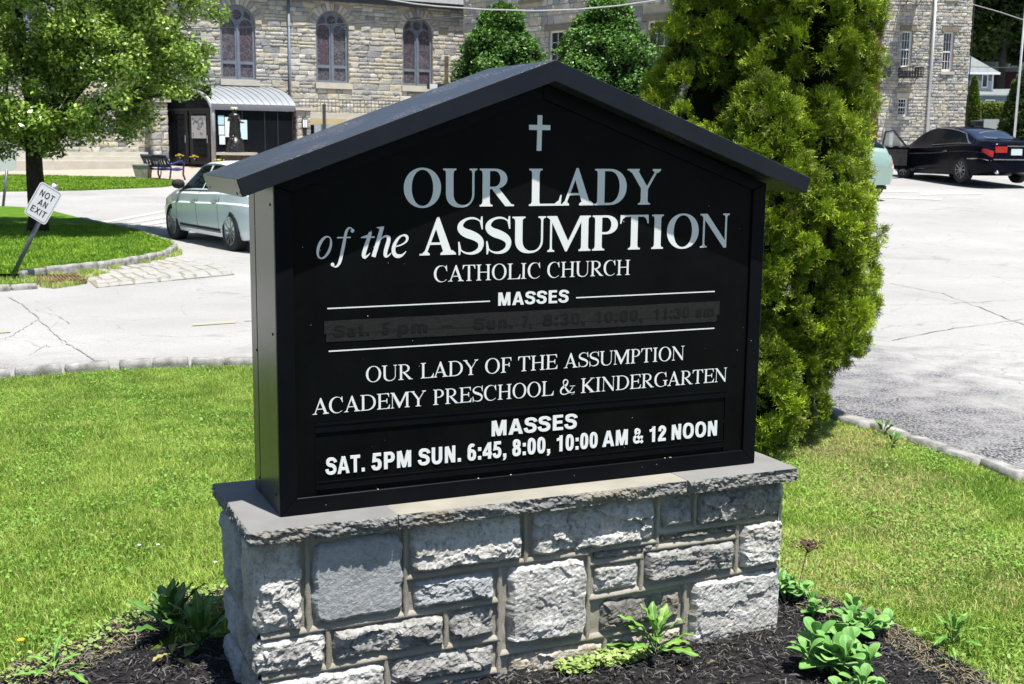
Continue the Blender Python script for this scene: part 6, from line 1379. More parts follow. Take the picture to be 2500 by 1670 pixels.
def wrects(Wl, ml, mr, lo, hi): return [(c - w / 2, c + w / 2, z0, z1) for c, w, z0, z1 in Wl] + [(c - w / 2 - ml, c + w / 2 + mr, z1, z1 + hi) for c, w, z0, z1 in Wl] + [(c - w / 2 - .06, c + w / 2 + .08, z0 - lo, z0) for c, w, z0, z1 in Wl]
def blk_r(a, b, c, d):
    return any(b > w0 - w / 2 - .06 and a < w0 + w / 2 + .06 and d > z0 - .14 and c < z1 + .20 for w0, w, z0, z1 in WN)
rubble(rect, -2.6, 2.62, 1.0, 9.5, lambda *a: False, wrects(WN, .10, .12, .12, .19), 8, (.08, .17), (1.0, 2.2), .04)
def sash(par, c, w, z0, z1, y=.10):
    f = MB().poly([(c - w / 2, z0), (c + w / 2, z0), (c + w / 2, z1), (c - w / 2, z1)], y, y + .08, [[(c - w / 2 + .055, z1 - .06), (c + w / 2 - .085, z1 - .06), (c + w / 2 - .085, z0 + .09), (c - w / 2 + .055, z0 + .09)]]).build('window', MT['whitewood'], par)
    g = MB().box(c - w / 2 + .04, c + w / 2 - .04, y + .05, y + .06, z0 + .06, z1 - .04).build('pane', MT['glass'], f); zm = (z0 + z1) / 2
    MB().box(c - w / 2 + .045, c + w / 2 - .045, y + .01, y + .045, zm - .025, zm + .025).build('meeting_rail', MT['whitewood'], f)
    for k in (1, 2): x = c - w / 2 + .045 + (w - .09) * k / 3; MB().box(x - .008, x + .008, y + .03, y + .049, z0 + .07, z1 - .05).build('glazing_bar', MT['whitewood'], f)
    for z in (z0 + (zm - z0) * .52, zm + (z1 - zm) * .5): MB().box(c - w / 2 + .045, c + w / 2 - .045, y + .031, y + .048, z - .008, z + .008).build('glazing_bar', MT['whitewood'], f)
for c, w, z0, z1 in WN:
    sash(rect, c, w, z0, z1); MB().box(c - w / 2 - .10, c + w / 2 + .12, -.06, .02, z1 + .002, z1 + .19).build('lintel', MT['brown_lintel'] if z1 > 4 else MT['limestone'], rect); MB().box(c - w / 2 - .05, c + w / 2 + .07, -.08, .1, z0 - .12, z0 - .002).build('window_sill', MT['limestone'], rect)
MB().tube([(1.03, -.10, 11), (1.03, -.10, 1.2)], .055, 10).build('downspout', MT['whitewood'], rect, True)
MB().tube([(2.66, -.03, 11), (2.66, -.03, 1.2)], .02, 6).build('corner_cable', MT['iron'], rect, True)
def balcony(label, c, z):
    t = thing('iron_balcony', label, 'balcony', RA + Matrix.Rotation(RANG, 3, 'Z') @ Vector((c, 0, z)), RANG, 'small black iron balconies on the sunlit stone building')
    w, d, h = .66, .95, .36; MB().box(-w / 2, w / 2, -d, -.09, -.05, 0).build('floor', MT['iron'], t)
    MB().box(-w / 2 - .02, w / 2 + .02, -d - .015, -d + .015, h - .035, h).build('top_rail', MT['iron'], t); MB().box(w / 2 - .015, w / 2 + .015, -d, -.09, h - .035, h).build('top_rail', MT['iron'], t); MB().box(-w / 2 - .015, -w / 2 + .015, -d, -.09, h - .035, h).build('top_rail', MT['iron'], t)
    for i in range(7): x = -w / 2 + w * i / 6; MB().box(x - .013, x + .013, -d - .013, -d + .013, 0, h - .036).build('baluster', MT['iron'], t)
    for i in range(1, 7):
        for sx in (-1, 1): y = -d + (d - .1) * i / 6; MB().box(sx * w / 2 - .013, sx * w / 2 + .013, y - .013, y + .013, 0, h - .036).build('baluster', MT['iron'], t)
    for sx in (-1, 1): MB().tube([(sx * w / 2 * .8, -.02, -.30), (sx * w / 2 * .8, -.25, -.26), (sx * w / 2 * .8, -.5, -.05)], .015, 6).build('scroll_bracket', MT['iron'], t, True)
balcony('black iron balcony under the upper storey window, cut by the top of the picture', .02, 7.55); balcony('black iron balcony below the first-floor window left of the white drainpipe', .02, 4.50)
balcony('black iron balcony half hidden by the arborvitae, level with the lower one', -1.32, 4.50); balcony('black iron balcony at the top edge, half hidden by the arborvitae', -1.32, 7.58)
RB = Vector((*at(1335, 75, 48)[:2], 0)); BANG = R(-48)
rec2 = thing('stone_wing', 'shaded stone wing with white windows between the church and the arborvitae', 'building', RB, BANG)
W2 = [(.66, 1.1, 4.25, 5.95), (5.65, 1.1, 4.25, 6.0), (-.9, 1.1, 7.22, 8.9), (3.2, 1.1, 7.3, 9.0)]
MB().poly([(-5, .2), (7.4, .2), (7.4, 10.5), (-5, 10.5)], 0, .25, [[(c - w / 2, z1), (c + w / 2, z1), (c + w / 2, z0), (c - w / 2, z0)] for c, w, z0, z1 in W2]).build('wall', MT['wallmortar'], rec2)
MB().box(-5, 7.4, .26, 9, .2, 10.5).build('block', MT['wallmortar'], rec2)
rubble(rec2, -4.9, 7.4, .8, 10.0, lambda *a: False, wrects(W2, .20, .20, .14, .22), 12, (.16, .36), (.9, 2.2), .05)
for c, w, z0, z1 in W2:
    sash(rec2, c, w, z0, z1); MB().box(c - w / 2 - .2, c + w / 2 + .2, -.055, .02, z1 + .002, z1 + .22).build('lintel', MT['brown_lintel'], rec2); MB().box(c - w / 2 - .12, c + w / 2 + .12, -.08, .1, z0 - .14, z0 - .002).build('window_sill', MT['brown_lintel'], rec2)
# ------------------------------------------------------------------ cars
def paint(name, c, flake=0.0, rough=.28, coat=1.0, spec=.5):
    m, N, L, B = new_mat(name); B.inputs['Base Color'].default_value = (*c, 1); B.inputs['Roughness'].default_value = rough; B.inputs['Coat Weight'].default_value = coat; B.inputs['Specular IOR Level'].default_value = spec; B.inputs['Coat Roughness'].default_value = .03; B.inputs['Metallic'].default_value = flake
    n = tex_noise(N, L, 1.1, 2, .5); bump(N, L, n.outputs[0], .03, .05, B); return m
MT['tyre'] = plain('tyre_rubber', (.014, .014, .014), .85, 0, (.022, .022, .022), 30); MT['alloy'] = plain('alloy', (.34, .34, .35), .35, .8, (.28, .28, .29), 10); MT['chrome'] = plain('chrome', (.6, .6, .62), .15, 1.0)
MT['carglass'] = glass_mat('car_glass', (.005, .008, .009), .04, .04); MT['cabin'] = plain('cabin_dark', (.012, .012, .013), .8)
def smooth_interp(pts, n=None):
    xs = np.array([p[0] for p in pts]); ys = np.array([p[1] for p in pts])
    def f(x):   # monotone-ish catmull-rom
        i = int(np.clip(np.searchsorted(xs, x) - 1, 0, len(xs) - 2)); t = (x - xs[i]) / (xs[i + 1] - xs[i]); t = min(1, max(0, t))
        m0 = (ys[min(i + 1, len(ys) - 1)] - ys[max(i - 1, 0)]) / (xs[min(i + 1, len(xs) - 1)] - xs[max(i - 1, 0)]) * (xs[i + 1] - xs[i])
        m1 = (ys[min(i + 2, len(ys) - 1)] - ys[i]) / (xs[min(i + 2, len(xs) - 1)] - xs[i]) * (xs[i + 1] - xs[i])
        return (2 * t**3 - 3 * t * t + 1) * ys[i] + (t**3 - 2 * t * t + t) * m0 + (-2 * t**3 + 3 * t * t) * ys[i + 1] + (t**3 - t * t) * m1
    return f
class Car:
    def __init__(s, L, roof, shoulder, width, rail, wr, wf, mat, name, label, cat, pos, ang, group=None, rad=.345, open_door=False):
        s.h = L / 2; s.zt = smooth_interp(roof); s.zs = smooth_interp(shoulder); s.w = smooth_interp(width); s.wt = smooth_interp(rail); s.t = thing(name, label, cat, pos, ang, group); s.mat = mat; s.wr, s.wf, s.rad = wr, wf, rad
        s.track = s.w(0) - .115
        n = 110; xs = [-s.h + L * (i / n) for i in range(n + 1)]; xs = sorted(set([round(x, 4) for x in xs] + [-s.h + .012, -s.h + .03, s.h - .012, s.h - .03]))
        rings = [s.ring(x) for x in xs]; m = len(rings[0]); vs = [p for r in rings for p in r]; fs = []
        for i in range(len(xs) - 1):
            for k in range(m): fs.append((i * m + k, i * m + (k + 1) % m, (i + 1) * m + (k + 1) % m, (i + 1) * m + k))
        fs.append(tuple(range(m))[::-1]); fs.append(tuple((len(xs) - 1) * m + k for k in range(m)))
        b = MB().add(vs, fs).build('body', mat, s.t, True)
        cut = []
        for x in (wr, wf):
            for sy in (-1, 1):
                c = MB().lathe([(0.001, -.30), (rad + .072, -.30), (rad + .072, .3), (0.001, .3)], 32, Matrix.Translation((x, sy * (s.w(x) - .08), rad - .01)) @ Matrix.Rotation(math.pi / 2, 4, 'X')).build('cut', MT['cabin']); cut.append(c)
        if open_door: cut += [MB().box(.12, 1.16, .10, 1.3, .34, 1.36).build('cut', MT['cabin']), MB().box(.25, 1.05, -1.3, .12, 1.0, 1.31).build('cut', MT['cabin']), MB().box(.26, 1.8, -.60, .60, 1.05, 1.34).build('cut', MT['cabin'])]
        for c in cut:
            bmx = bmesh.new(); bmx.from_mesh(c.data); bmesh.ops.remove_doubles(bmx, verts=bmx.verts, dist=1e-3); bmesh.ops.recalc_face_normals(bmx, faces=bmx.faces); bmx.to_mesh(c.data); bmx.free()
            md = b.modifiers.new('b', 'BOOLEAN'); md.operation = 'DIFFERENCE'; md.object = c; md.solver = 'EXACT'; md.material_mode = 'TRANSFER'
        bpy.context.view_layer.update(); me = bpy.data.meshes.new_from_object(b.evaluated_get(bpy.context.evaluated_depsgraph_get())); b.modifiers.clear(); b.data = me; me.name = 'body'
        for c in cut: bpy.data.objects.remove(c)
        bmx = bmesh.new(); bmx.from_mesh(me)
        for e in bmx.edges:
            if len(e.link_faces) == 2 and e.calc_face_angle(0) > .6: e.smooth = False
        bmx.to_mesh(me); bmx.free(); s.body = b
        s.wheels()
    def sec(s, x):
        zt, zs, w, wt = s.zt(x), s.zs(x), s.w(x), s.wt(x); zt = max(zt, zs + .015); zr = max(zs + .01, zt - .055 if zt - zs > .12 else zs + (zt - zs) * .6)
        e = abs(x) / s.h; zb = .20 + .10 * max(0, (e - .75) / .25); end = max(0, (e - .93) / .07)
        wt = min(wt, w - .05)
        return [(0, zb), (w - .16, zb), (w - .055, zb + .02), (w - .02, zb + .10), (w + .0, zb + .22), (w + .008, zb + (zs - zb) * .52), (w + .006, zs - .19), (w - .020, zs - .165), (w - .034, zs - .03), (w - .075, zs + .004),
                (wt + (w - .075 - wt) * .60, zs + (zr - zs) * .38), (wt + (w - .075 - wt) * .27, zs + (zr - zs) * .72), (wt, zr), (wt - .06, zr + (zt - zr) * .55), (wt * .6, zt - (zt - zr) * .12), (0, zt)]
    def ring(s, x):
        h = s.sec(x); return [(x, y, z) for y, z in h] + [(x, -y, z) for y, z in h[-2:0:-1]]
    def side(s, x, v, off=.0, sy=1):
        """v in index space of the section, outward offset"""
        h = s.sec(x); i = int(min(len(h) - 2, math.floor(v))); t = v - i; y = h[i][0] * (1 - t) + h[i + 1][0] * t; z = h[i][1] * (1 - t) + h[i + 1][1] * t
        dy, dz = h[i + 1][0] - h[i][0], h[i + 1][1] - h[i][1]; l = math.hypot(dy, dz) or 1; return (x, sy * (y + dz / l * off), z - dy / l * off)
    def patch(s, name, mat, f, nu=14, nv=5, off=.006, sy=1, parent=None, mirror=False, smooth=True):
        """f(u,v)->(x, section index)"""
        vs = []; fs = []
        for i in range(nu + 1):
            for k in range(nv + 1): x, v = f(i / nu, k / nv); vs.append(s.side(x, v, off, sy))
        for i in range(nu):
            for k in range(nv): a = i * (nv + 1) + k; q = (a, a + nv + 1, a + nv + 2, a + 1); fs.append(q if sy > 0 else q[::-1])
        return MB().add(vs, fs).build(name, mat, parent or s.t, smooth, fix=False)
    def top(s, name, mat, x0, x1, k=.9, off=.006, inset=.0):
        vs = []; fs = []; n = 12; m = 16
        for i in range(n + 1):
            x = x0 + (x1 - x0) * i / n; h = s.sec(x); pts = [(y, z) for y, z in h[12:]]
            for j in range(m + 1):
                u = (j / m * 2 - 1); kk = k - inset * abs(i / n - .5) ; y = abs(u) * h[12][0] * kk; z = np.interp(y, [p[0] for p in pts[::-1]], [p[1] for p in pts[::-1]]); vs.append((x, math.copysign(y, u), z + off))
        for i in range(n):
            for j in range(m): a = i * (m + 1) + j; fs.append((a, a + m + 1, a + m + 2, a + 1))
        return MB().add(vs, fs).build(name, mat, s.t, True)
    def wheels(s):
        for x in (s.wr, s.wf):
            for sy in (1, -1):
                r = s.rad; m = Matrix.Translation((x, sy * (s.w(x) - .098), r)) @ Matrix.Rotation(-sy * math.pi / 2, 4, 'X')
                w = MB().lathe([(r * .60, -.10), (r * .70, -.108), (r * .93, -.105), (r * .985, -.085), (r, -.05), (r, .05), (r * .985, .085), (r * .93, .105), (r * .70, .108), (r * .66, .095), (r * .66, .04), (0.01, .03)], 36, m).build('wheel', MT['tyre'], s.t, True)
                b = MB().lathe([(r * .655, .104), (r * .63, .108), (r * .61, .09), (r * .60, .02)], 36, m)
                ns = 10
                for k in range(ns):
                    a = 2 * math.pi * k / ns; d = Vector((math.cos(a), math.sin(a), 0)); q = m @ (d * r * .13 + Vector((0, 0, .085))); q2 = m @ (d * r * .62 + Vector((0, 0, .098))); b.bar(q, q2, .030 if k % 2 else .020, .02, up=m.to_3x3() @ Vector((0, 0, 1)))
                b.lathe([(.001, .098), (r * .14, .095), (r * .17, .08), (r * .17, .03)], 16, m)
                b.build('rim', MT['alloy'], w)
                MB().lathe([(.001, .055), (r * .5, .055), (r * .5, .03)], 20, m).build('brake_disc', MT['cabin'], w)
    def door_lines(s, xs, v0=3, v1=9):
        for x in xs:
            for sy in (1, -1): MB().tube([s.side(x + .05 * math.sin(k / 8 * 3), v0 + (v1 - v0) * k / 8, .0005, sy) for k in range(9)], .0045, 4).build('door_gap', MT['cabin'], s.t)
    def handles(s, xs, mat):
        for x in xs:
            for sy in (1, -1): a = Vector(s.side(x, 6.6, .028, sy)); b = Vector(s.side(x + .19, 6.6, .028, sy)); MB().bar(a, b, .03, .045).build('door_handle', mat, s.t)
    def glasshouse(s, xa, xb, splits, tail, pil=.05):
        """side windows between xa (rear) and xb (front); splits = pillar positions"""
        e = [xa] + splits + [xb]
        for sy in (1, -1):
            for a, b in zip(e[:-1], e[1:]):
                a2, b2 = a + (pil / 2 if a != xa else 0), b - (pil / 2 if b != xb else 0)
                def f(u, v, a2=a2, b2=b2, a=a, b=b):
                    top_in = (.48 if a == xa else 0.03); fr_in = (.62 if b == xb else .03); x0 = a2 + top_in * v ** 1.15; x1 = b2 - fr_in * v ** 1.1; return (x0 + (x1 - x0) * u, 9.35 + 2.45 * v)
                s.patch('side_window', MT['carglass'], f, 16, 6, .006, sy)
# --- white sedan
def carpos(rlx, rly, ang, wr, half):   # rear-left wheel contact -> origin
    c, sn = math.cos(ang), math.sin(ang); return (rlx - (c * wr - sn * half), rly - (sn * wr + c * half))
ang = math.atan2(2.30, -1.57)
px_, py_ = carpos(-4.53, 20.0, ang, -1.40, .80)
wc = Car(4.86, [(-2.43, .86), (-2.38, 1.02), (-2.1, 1.10), (-1.75, 1.15), (-1.1, 1.36), (-.45, 1.455), (.15, 1.465), (.6, 1.40), (1.25, 1.06), (1.5, .98), (2.0, .88), (2.3, .76), (2.43, .60)],
         [(-2.43, .80), (-2.2, .94), (-1.4, .97), (0, .93), (1.2, .89), (1.9, .80), (2.3, .68), (2.43, .54)], [(-2.43, .62), (-2.36, .72), (-2.1, .83), (-1.5, .905), (0, .92), (1.4, .91), (2.0, .83), (2.32, .68), (2.43, .50)],
         [(-2.43, .5), (-2.0, .70), (-1.2, .60), (-.4, .61), (.5, .60), (1.2, .72), (2.0, .68), (2.43, .4)], -1.40, 1.39, paint('white_paint', (.74, .83, .86), coat=.6), 'parked_car',
         'white sedan parked on the left, its rear hidden by the edge of the sign', 'car', (px_, py_, lotz(px_, py_) - .03), ang)
wc.glasshouse(-1.62, 1.22, [-.98, .02], None); wc.top('windshield', MT['carglass'], .62, 1.28, .97); wc.top('rear_window', MT['carglass'], -1.72, -.95, .95); wc.door_lines([-.95, .06, 1.06]); wc.handles([-.85, .16], MT['chrome'])
for sy in (1, -1):
    MB().tube([wc.side(-1.66 + 2.85 * k / 20, 9.15, .008, sy) for k in range(21)], .007, 5).build('window_trim', MT['cabin'], wc.t); MB().tube([wc.side(-1.62 + .48 * 1 + (2.85 - 1.1) * k / 20, 11.95, .006, sy) for k in range(21)], .007, 5).build('roof_trim', MT['chrome'], wc.t)
    wc.patch('sill_trim', MT['cabin'], lambda u, v: (-.98 + 1.95 * u, 3.15 + .35 * v), 12, 2, .008, sy); MB().tube([wc.side(-1.0 + 2.0 * k / 12, 3.0, .01, sy) for k in range(13)], .008, 5).build('sill_chrome', MT['chrome'], wc.t)
    m_ = wc.side(1.0, 9.3, .10, sy); o = MB().lathe([(.001, -.07), (.06, -.065), (.085, -.02), (.085, .03), (.06, .07), (.001, .075)], 14, Matrix.Translation((m_[0], m_[1], m_[2] + .05)) @ Matrix.Rotation(math.pi / 2, 4, 'Y') @ Matrix.Scale(1.35, 4, (0, 1, 0))).build('wing_mirror', MT['cabin'], wc.t, True)
    wc.patch('headlight', plain('lamp_glass', (.5, .45, .4), .1, 0, (.4, .25, .12), 8), lambda u, v: (1.95 + .38 * u, 6.4 + 1.9 * v), 8, 4, .006, sy)
    wc.patch('taillight', plain('red_lamp', (.45, .02, .015), .2), lambda u, v: (-2.40 + .35 * u, 6.3 + 1.8 * v), 8, 4, .008, sy)
def clear_glass():
    gm, gN, gL, gB = new_mat('clear_car_glass'); gB.inputs['Base Color'].default_value = (.25, .30, .27, 1); gB.inputs['Roughness'].default_value = .05; gB.inputs['Alpha'].default_value = .30; return gm
# --- black sedan with the driver's door open
h2 = math.atan2(.973, -.230); bx, by = carpos(11.93, 32.7, h2, -1.42, .80)
bc = Car(4.90, [(-2.45, .88), (-2.40, 1.05), (-2.15, 1.12), (-1.70, 1.17), (-1.0, 1.39), (-.35, 1.49), (.25, 1.49), (.7, 1.41), (1.3, 1.10), (1.55, 1.01), (2.05, .92), (2.35, .78), (2.45, .60)],
         [(-2.45, .84), (-2.2, .97), (-1.4, 1.01), (0, .95), (1.2, .92), (1.9, .84), (2.3, .70), (2.45, .55)], [(-2.45, .66), (-2.38, .76), (-2.1, .86), (-1.5, .92), (0, .93), (1.4, .92), (2.0, .85), (2.33, .70), (2.45, .52)],
         [(-2.45, .55), (-2.0, .72), (-1.2, .62), (-.4, .62), (.5, .61), (1.2, .74), (2.0, .70), (2.45, .4)], -1.42, 1.40, paint('black_paint', (.003, .0035, .008), rough=.2, coat=.03, spec=.08), 'parked_car',
         'black sedan seen from behind at the right edge with its driver door open', 'car', (bx, by, lotz(bx, by) + .0), h2, open_door=True)
bc.glasshouse(-1.66, .10, [-.95], None); bc.top('windshield', clear_glass(), .72, 1.34, .97); bc.top('rear_window', glass_mat('tinted_glass', (.012, .014, .03), .05, 1.0), -1.72, -.88, .96); bc.door_lines([-.93]); bc.handles([-.80], MT['chrome'])
for sy in (1, -1):
    xe = .1 if sy > 0 else 1.2
    MB().tube([bc.side(-1.72 + (xe + 1.72) * k / 20, 9.2, .012, sy) for k in range(21)], .016, 5).build('window_trim', MT['chrome'], bc.t)
    MB().tube([bc.side(-1.72 + .56 * (k / 12) ** .8, 9.2 + 2.75 * (k / 12), .008, sy) for k in range(13)] + [bc.side(-1.16 + 1.26 * k / 12, 11.95, .008, sy) for k in range(1, 13)], .016, 5).build('window_trim', MT['chrome'], bc.t)
    bc.patch('taillight', plain('red_lamp_mottled', (.50, .02, .012), .15, 0, (.32, .015, .01), 8), lambda u, v: (-2.44 + .26 * u, 6.9 + 1.4 * v * (1 - .45 * u)), 8, 4, .012, sy)  # red lens colour with a darker mottle
    bc.patch('bumper_trim', MT['chrome'], lambda u, v: (-2.44 + .75 * u, 5.05 + .12 * v), 10, 1, .010, sy)
e = bc.t; xr = -2.455
MB().box(xr - .012, xr + .02, .28, .62, .80, .96).build('taillight', bc.t.children[-1].data.materials[0] if False else plain('red_lamp_b', (.45, .02, .015), .15, 0, (.3, .015, .01), 9), e); MB().box(xr - .012, xr + .02, -.62, -.28, .80, .96).build('taillight', plain('red_lamp_c', (.45, .02, .015), .15), e)
MB().box(xr - .015, xr + .02, -.28, .28, .955, .985).build('boot_trim', MT['chrome'], e)
pl_ = MB().box(xr - .012, xr + .0, -.16, .16, .74, .90).build('licence_plate', plain('plate_blue_white', (.50, .62, .66), .5, 0, (.60, .66, .66), 40), e)
MB().box(xr - .014, xr + .02, -.66, .66, .615, .64).build('boot_trim', MT['chrome'], e)
for sy in (1, -1): MB().tube([(xr - .02, sy * .52, .30), (xr + .12, sy * .52, .30)], .045, 12).build('exhaust_tip', MT['chrome'], e, True)
MB().box(-.55, -.40, -.02, .02, 1.49, 1.53).build('roof_aerial', MT['cabin'], e)
MB().box(.22, 1.10, .915, .935, .335, .35).build('sill_plate', MT['chrome'], e)
# steering wheel, seat back inside
sw_ = MB(); c0 = Vector((.92, .40, .93)); sw_.tube([c0 + Vector((.06 * math.sin(t), .19 * math.cos(t), .17 * math.sin(t))) for t in [i * math.pi / 10 for i in range(21)]], .016, 6); sw_.build('steering_wheel', plain('grey_plastic', (.05, .05, .055), .5), e, True)
MB().box(.16, .32, .18, .62, .50, 1.12).build('seat', plain('seat_leather', (.03, .028, .03), .6), e)
# the open door swung out on its front hinge
dr = thing('d', None, None); bpy.data.objects.remove(dr)
dm = MB(); dxs = 1.16; th_ = R(84)
def dpt(a, z, o=0.0):  # a = distance from hinge rearwards along the door
    c, sn = math.cos(th_), math.sin(th_); x = dxs - a * c - o * sn * 0; y = .93 + a * sn; nx_, ny_ = -sn, -c; return (x + nx_ * o * -1, y + ny_ * o * -1, z)
def dslab(pts, o0, o1, name, mat, holes=()):
    mb = MB(); mb.poly(pts, o0, o1, holes); mb.v = [dpt(v[0], v[2], v[1]) for v in mb.v]; return mb.build(name, mat, e)
dslab([(0, .30), (.88, .32), (.92, .55), (.90, .93), (0, .92)], -.06, .05, 'open_door', bc.mat)
dslab([(.02, .93), (.90, .94), (.82, 1.36), (.52, 1.40)], -.012, .012, 'door_window_frame', MT['cabin'], [[(.12, .96), (.53, 1.36), (.78, 1.335), (.85, .96)]])
gm, gN, gL, gB = new_mat('clear_door_glass'); gB.inputs['Base Color'].default_value = (.3, .32, .3, 1); gB.inputs['Roughness'].default_value = .05; gB.inputs['Alpha'].default_value = .45
dslab([(.11, .95), (.86, .95), (.79, 1.345), (.52, 1.37)], -.003, .003, 'door_glass', gm)
dslab([(.08, .40), (.84, .42), (.84, .86), (.08, .86)], -.066, -.061, 'door_lining', plain('door_lining', (.010, .0095, .010), .6, 0, (.03, .028, .026), 9))
MB().lathe([(.001, -.09), (.08, -.08), (.10, 0), (.08, .08), (.001, .09)], 14, Matrix.Translation((dpt(.16, 1.0, .12)[0] , dpt(.16, 1.0, .12)[1] + .16, 1.0)) @ Matrix.Rotation(math.pi / 2, 4, 'Y')).build('wing_mirror', bc.mat, e, True)
# driver: seated, legs reaching to the sill
def person(label, pos, ang, joints, bones, radii, mats):
    t = thing('person', label, 'person', pos, ang); return t
pm = bpy.data.meshes.new('body'); J = [(.30, .38, .60), (.28, .38, .80), (.27, .38, 1.0), (.28, .38, 1.12), (.32, .38, 1.24), (.34, .48, .58), (.72, .56, .62), (.86, .64, .36), (.34, .30, .58), (.72, .32, .62), (.92, .34, .36), (.28, .56, 1.02), (.48, .60, .88), (.70, .52, .92), (.28, .20, 1.02), (.48, .18, .88), (.72, .26, .92)]
E_ = [(0, 1), (1, 2), (2, 3), (3, 4), (0, 5), (5, 6), (6, 7), (0, 8), (8, 9), (9, 10), (2, 11), (11, 12), (12, 13), (2, 14), (14, 15), (15, 16)]
RD = [.15, .15, .15, .055, .10, .10, .075, .05, .10, .075, .05, .065, .045, .032, .065, .045, .032]
pm.from_pydata(J, E_, []); po = bpy.data.objects.new('clothed_body', pm); COL.objects.link(po); md = po.modifiers.new('s', 'SKIN'); md2 = po.modifiers.new('u', 'SUBSURF'); md2.levels = 1
for i, v in enumerate(pm.skin_vertices[0].data): v.radius = (RD[i], RD[i]); v.use_root = (i == 0)
bpy.context.view_layer.update(); me = bpy.data.meshes.new_from_object(po.evaluated_get(bpy.context.evaluated_depsgraph_get())); bpy.data.objects.remove(po)
per = thing('person', 'person in grey trousers sitting at the wheel behind the open door of the black sedan', 'person', (bx, by, lotz(bx, by)), h2); link('body', me, plain('grey_trousers', (.16, .15, .19), .85, 0, (.12, .11, .15), 12), per, True)
MB().lathe([(.001, -.05), (.035, -.04), (.04, .02), (.025, .07), (.001, .08)], 10, Matrix.Translation((.94, .66, .37)) @ Matrix.Rotation(math.pi / 2, 4, 'Y')).build('shoe', plain('red_shoe', (.45, .05, .05), .6), per, True)
# --- mint hatchback mostly hidden by the arborvitae
h3 = math.atan2(.97, -.24); gx, gy = 7.34, 29.93
mc = Car(4.45, [(-2.22, .90), (-2.19, 1.05), (-2.05, 1.18), (-1.3, 1.40), (-.2, 1.49), (.4, 1.44), (1.2, 1.12), (1.7, .95), (2.1, .82), (2.22, .62)], [(-2.22, .82), (-2.0, .98), (-1.2, 1.0), (0, .95), (1.2, .90), (1.9, .78), (2.22, .55)],
         [(-2.22, .70), (-2.15, .78), (-1.9, .84), (-1.2, .87), (0, .87), (1.3, .86), (1.9, .74), (2.22, .5)], [(-2.22, .60), (-1.9, .64), (-1, .60), (0, .59), (.8, .60), (1.5, .68), (2.22, .4)], -1.35, 1.35, paint('mint_paint', (.30, .42, .36), .2), 'parked_car',
         'pale mint green hatchback, only its rear corner showing from behind the arborvitae', 'car', (gx, gy, lotz(gx, gy)), h3)
mc.glasshouse(-1.7, 1.1, [-.8, .1], None); mc.top('rear_window', MT['carglass'], -2.12, -1.35, .9); mc.top('windshield', MT['carglass'], .45, 1.2, .95)
for sy in (1, -1): mc.patch('taillight', plain('red_clear_lamp', (.5, .2, .2), .1, 0, (.6, .6, .6), 12), lambda u, v: (-2.21 + .25 * u, 6.0 + 2.3 * v), 6, 4, .012, sy)
MB().box(-2.24, -2.21, -.17, .17, .62, .76).build('licence_plate', MT['whitewood'], mc.t); MB().box(-2.21, -1.9, -.6, .6, .20, .28).build('bumper_skirt', MT['cabin'], mc.t)
# ------------------------------------------------------------------ street furniture and small things
# leaning NOT AN EXIT sign
steel = plain('galvanised_steel', (.16, .18, .21), .5, .5, (.12, .13, .155), 14)
nb_ = Vector(gp(16, 671, .06)); nt_ = Vector(at(140, 452, nb_.y + .05)); axis = (nt_ - nb_)
ne = thing('road_sign', 'leaning white rectangular sign reading NOT AN EXIT on a grey post', 'sign', nb_, 0)
MB().tube([(0, 0, -.15), tuple(axis)], .028, 10).build('post', steel, ne, True)
ux = axis.normalized(); yv = Vector((.06, -1, .0)).normalized(); xv = ux.cross(yv).normalized() * -1; yv = xv.cross(ux) * -1
if xv.x < 0: xv = -xv
yv = Vector((0, -1, 0)) - ux * Vector((0, -1, 0)).dot(ux); yv.normalize(); xv = ux.cross(yv); xv = xv if xv.x > 0 else -xv
pl_c = Vector(at(108, 496, nb_.y)) - nb_; pw, ph_ = .305, .455; sc_ = ((Vector(at(148, 462, nb_.y)) - Vector(at(68, 530, nb_.y))).length) / math.hypot(pw, ph_); pw *= sc_; ph_ *= sc_
PMt = Matrix((( xv.x, yv.x * -1, ux.x, pl_c.x), (xv.y, yv.y * -1, ux.y, pl_c.y + -.035), (xv.z, yv.z * -1, ux.z, pl_c.z), (0, 0, 0, 1)))
def rr_rect(w, h, r, n=6):
    out = []
    for cx, cy, a in ((w / 2 - r, h / 2 - r, 0), (-w / 2 + r, h / 2 - r, 90), (-w / 2 + r, -h / 2 + r, 180), (w / 2 - r, -h / 2 + r, 270)): out += arc(cx, cy, r, r, a, a + 90, n)
    return out
def onplate(mb): mb.v = [tuple(PMt @ Vector(v)) for v in mb.v]; return mb
white = plain('reflective_white', (.62, .63, .64), .45, 0, (.58, .59, .60), 8); blackp = plain('black_print', (.015, .015, .015), .6)
onplate(MB().poly(rr_rect(pw, ph_, .04), -.003, .003)).build('plate', white, ne)
onplate(MB().poly(rr_rect(pw - .03, ph_ - .03, .03), -.0045, -.0035, [rr_rect(pw - .038, ph_ - .038, .027)[::-1]])).build('border', blackp, ne)
def plate_word(word, cx, cz, w, h, lab):
    mb = MB(); items = []; x = 0
    for ch in word: P, A = sans(ch, .15); items.append((P, x)); x += A + .10
    allx = [p[0] + ox for P, ox in items for o, hh in P for p in o]; lo, hi = min(allx), max(allx); k = w / (hi - lo); j = 0
    for P, ox in items:
        for o, hs in P:
            j += 1; g = lambda q: [(cx - w / 2 + (p[0] + ox - lo) * k, cz - h / 2 + p[1] * h) for p in q]; mb.poly(g(o), -.0047 - (j % 5) * .0002, -.0035, [g(h_) for h_ in hs])
    o = onplate(mb).build('lettering', blackp, ne); o['label'] = lab
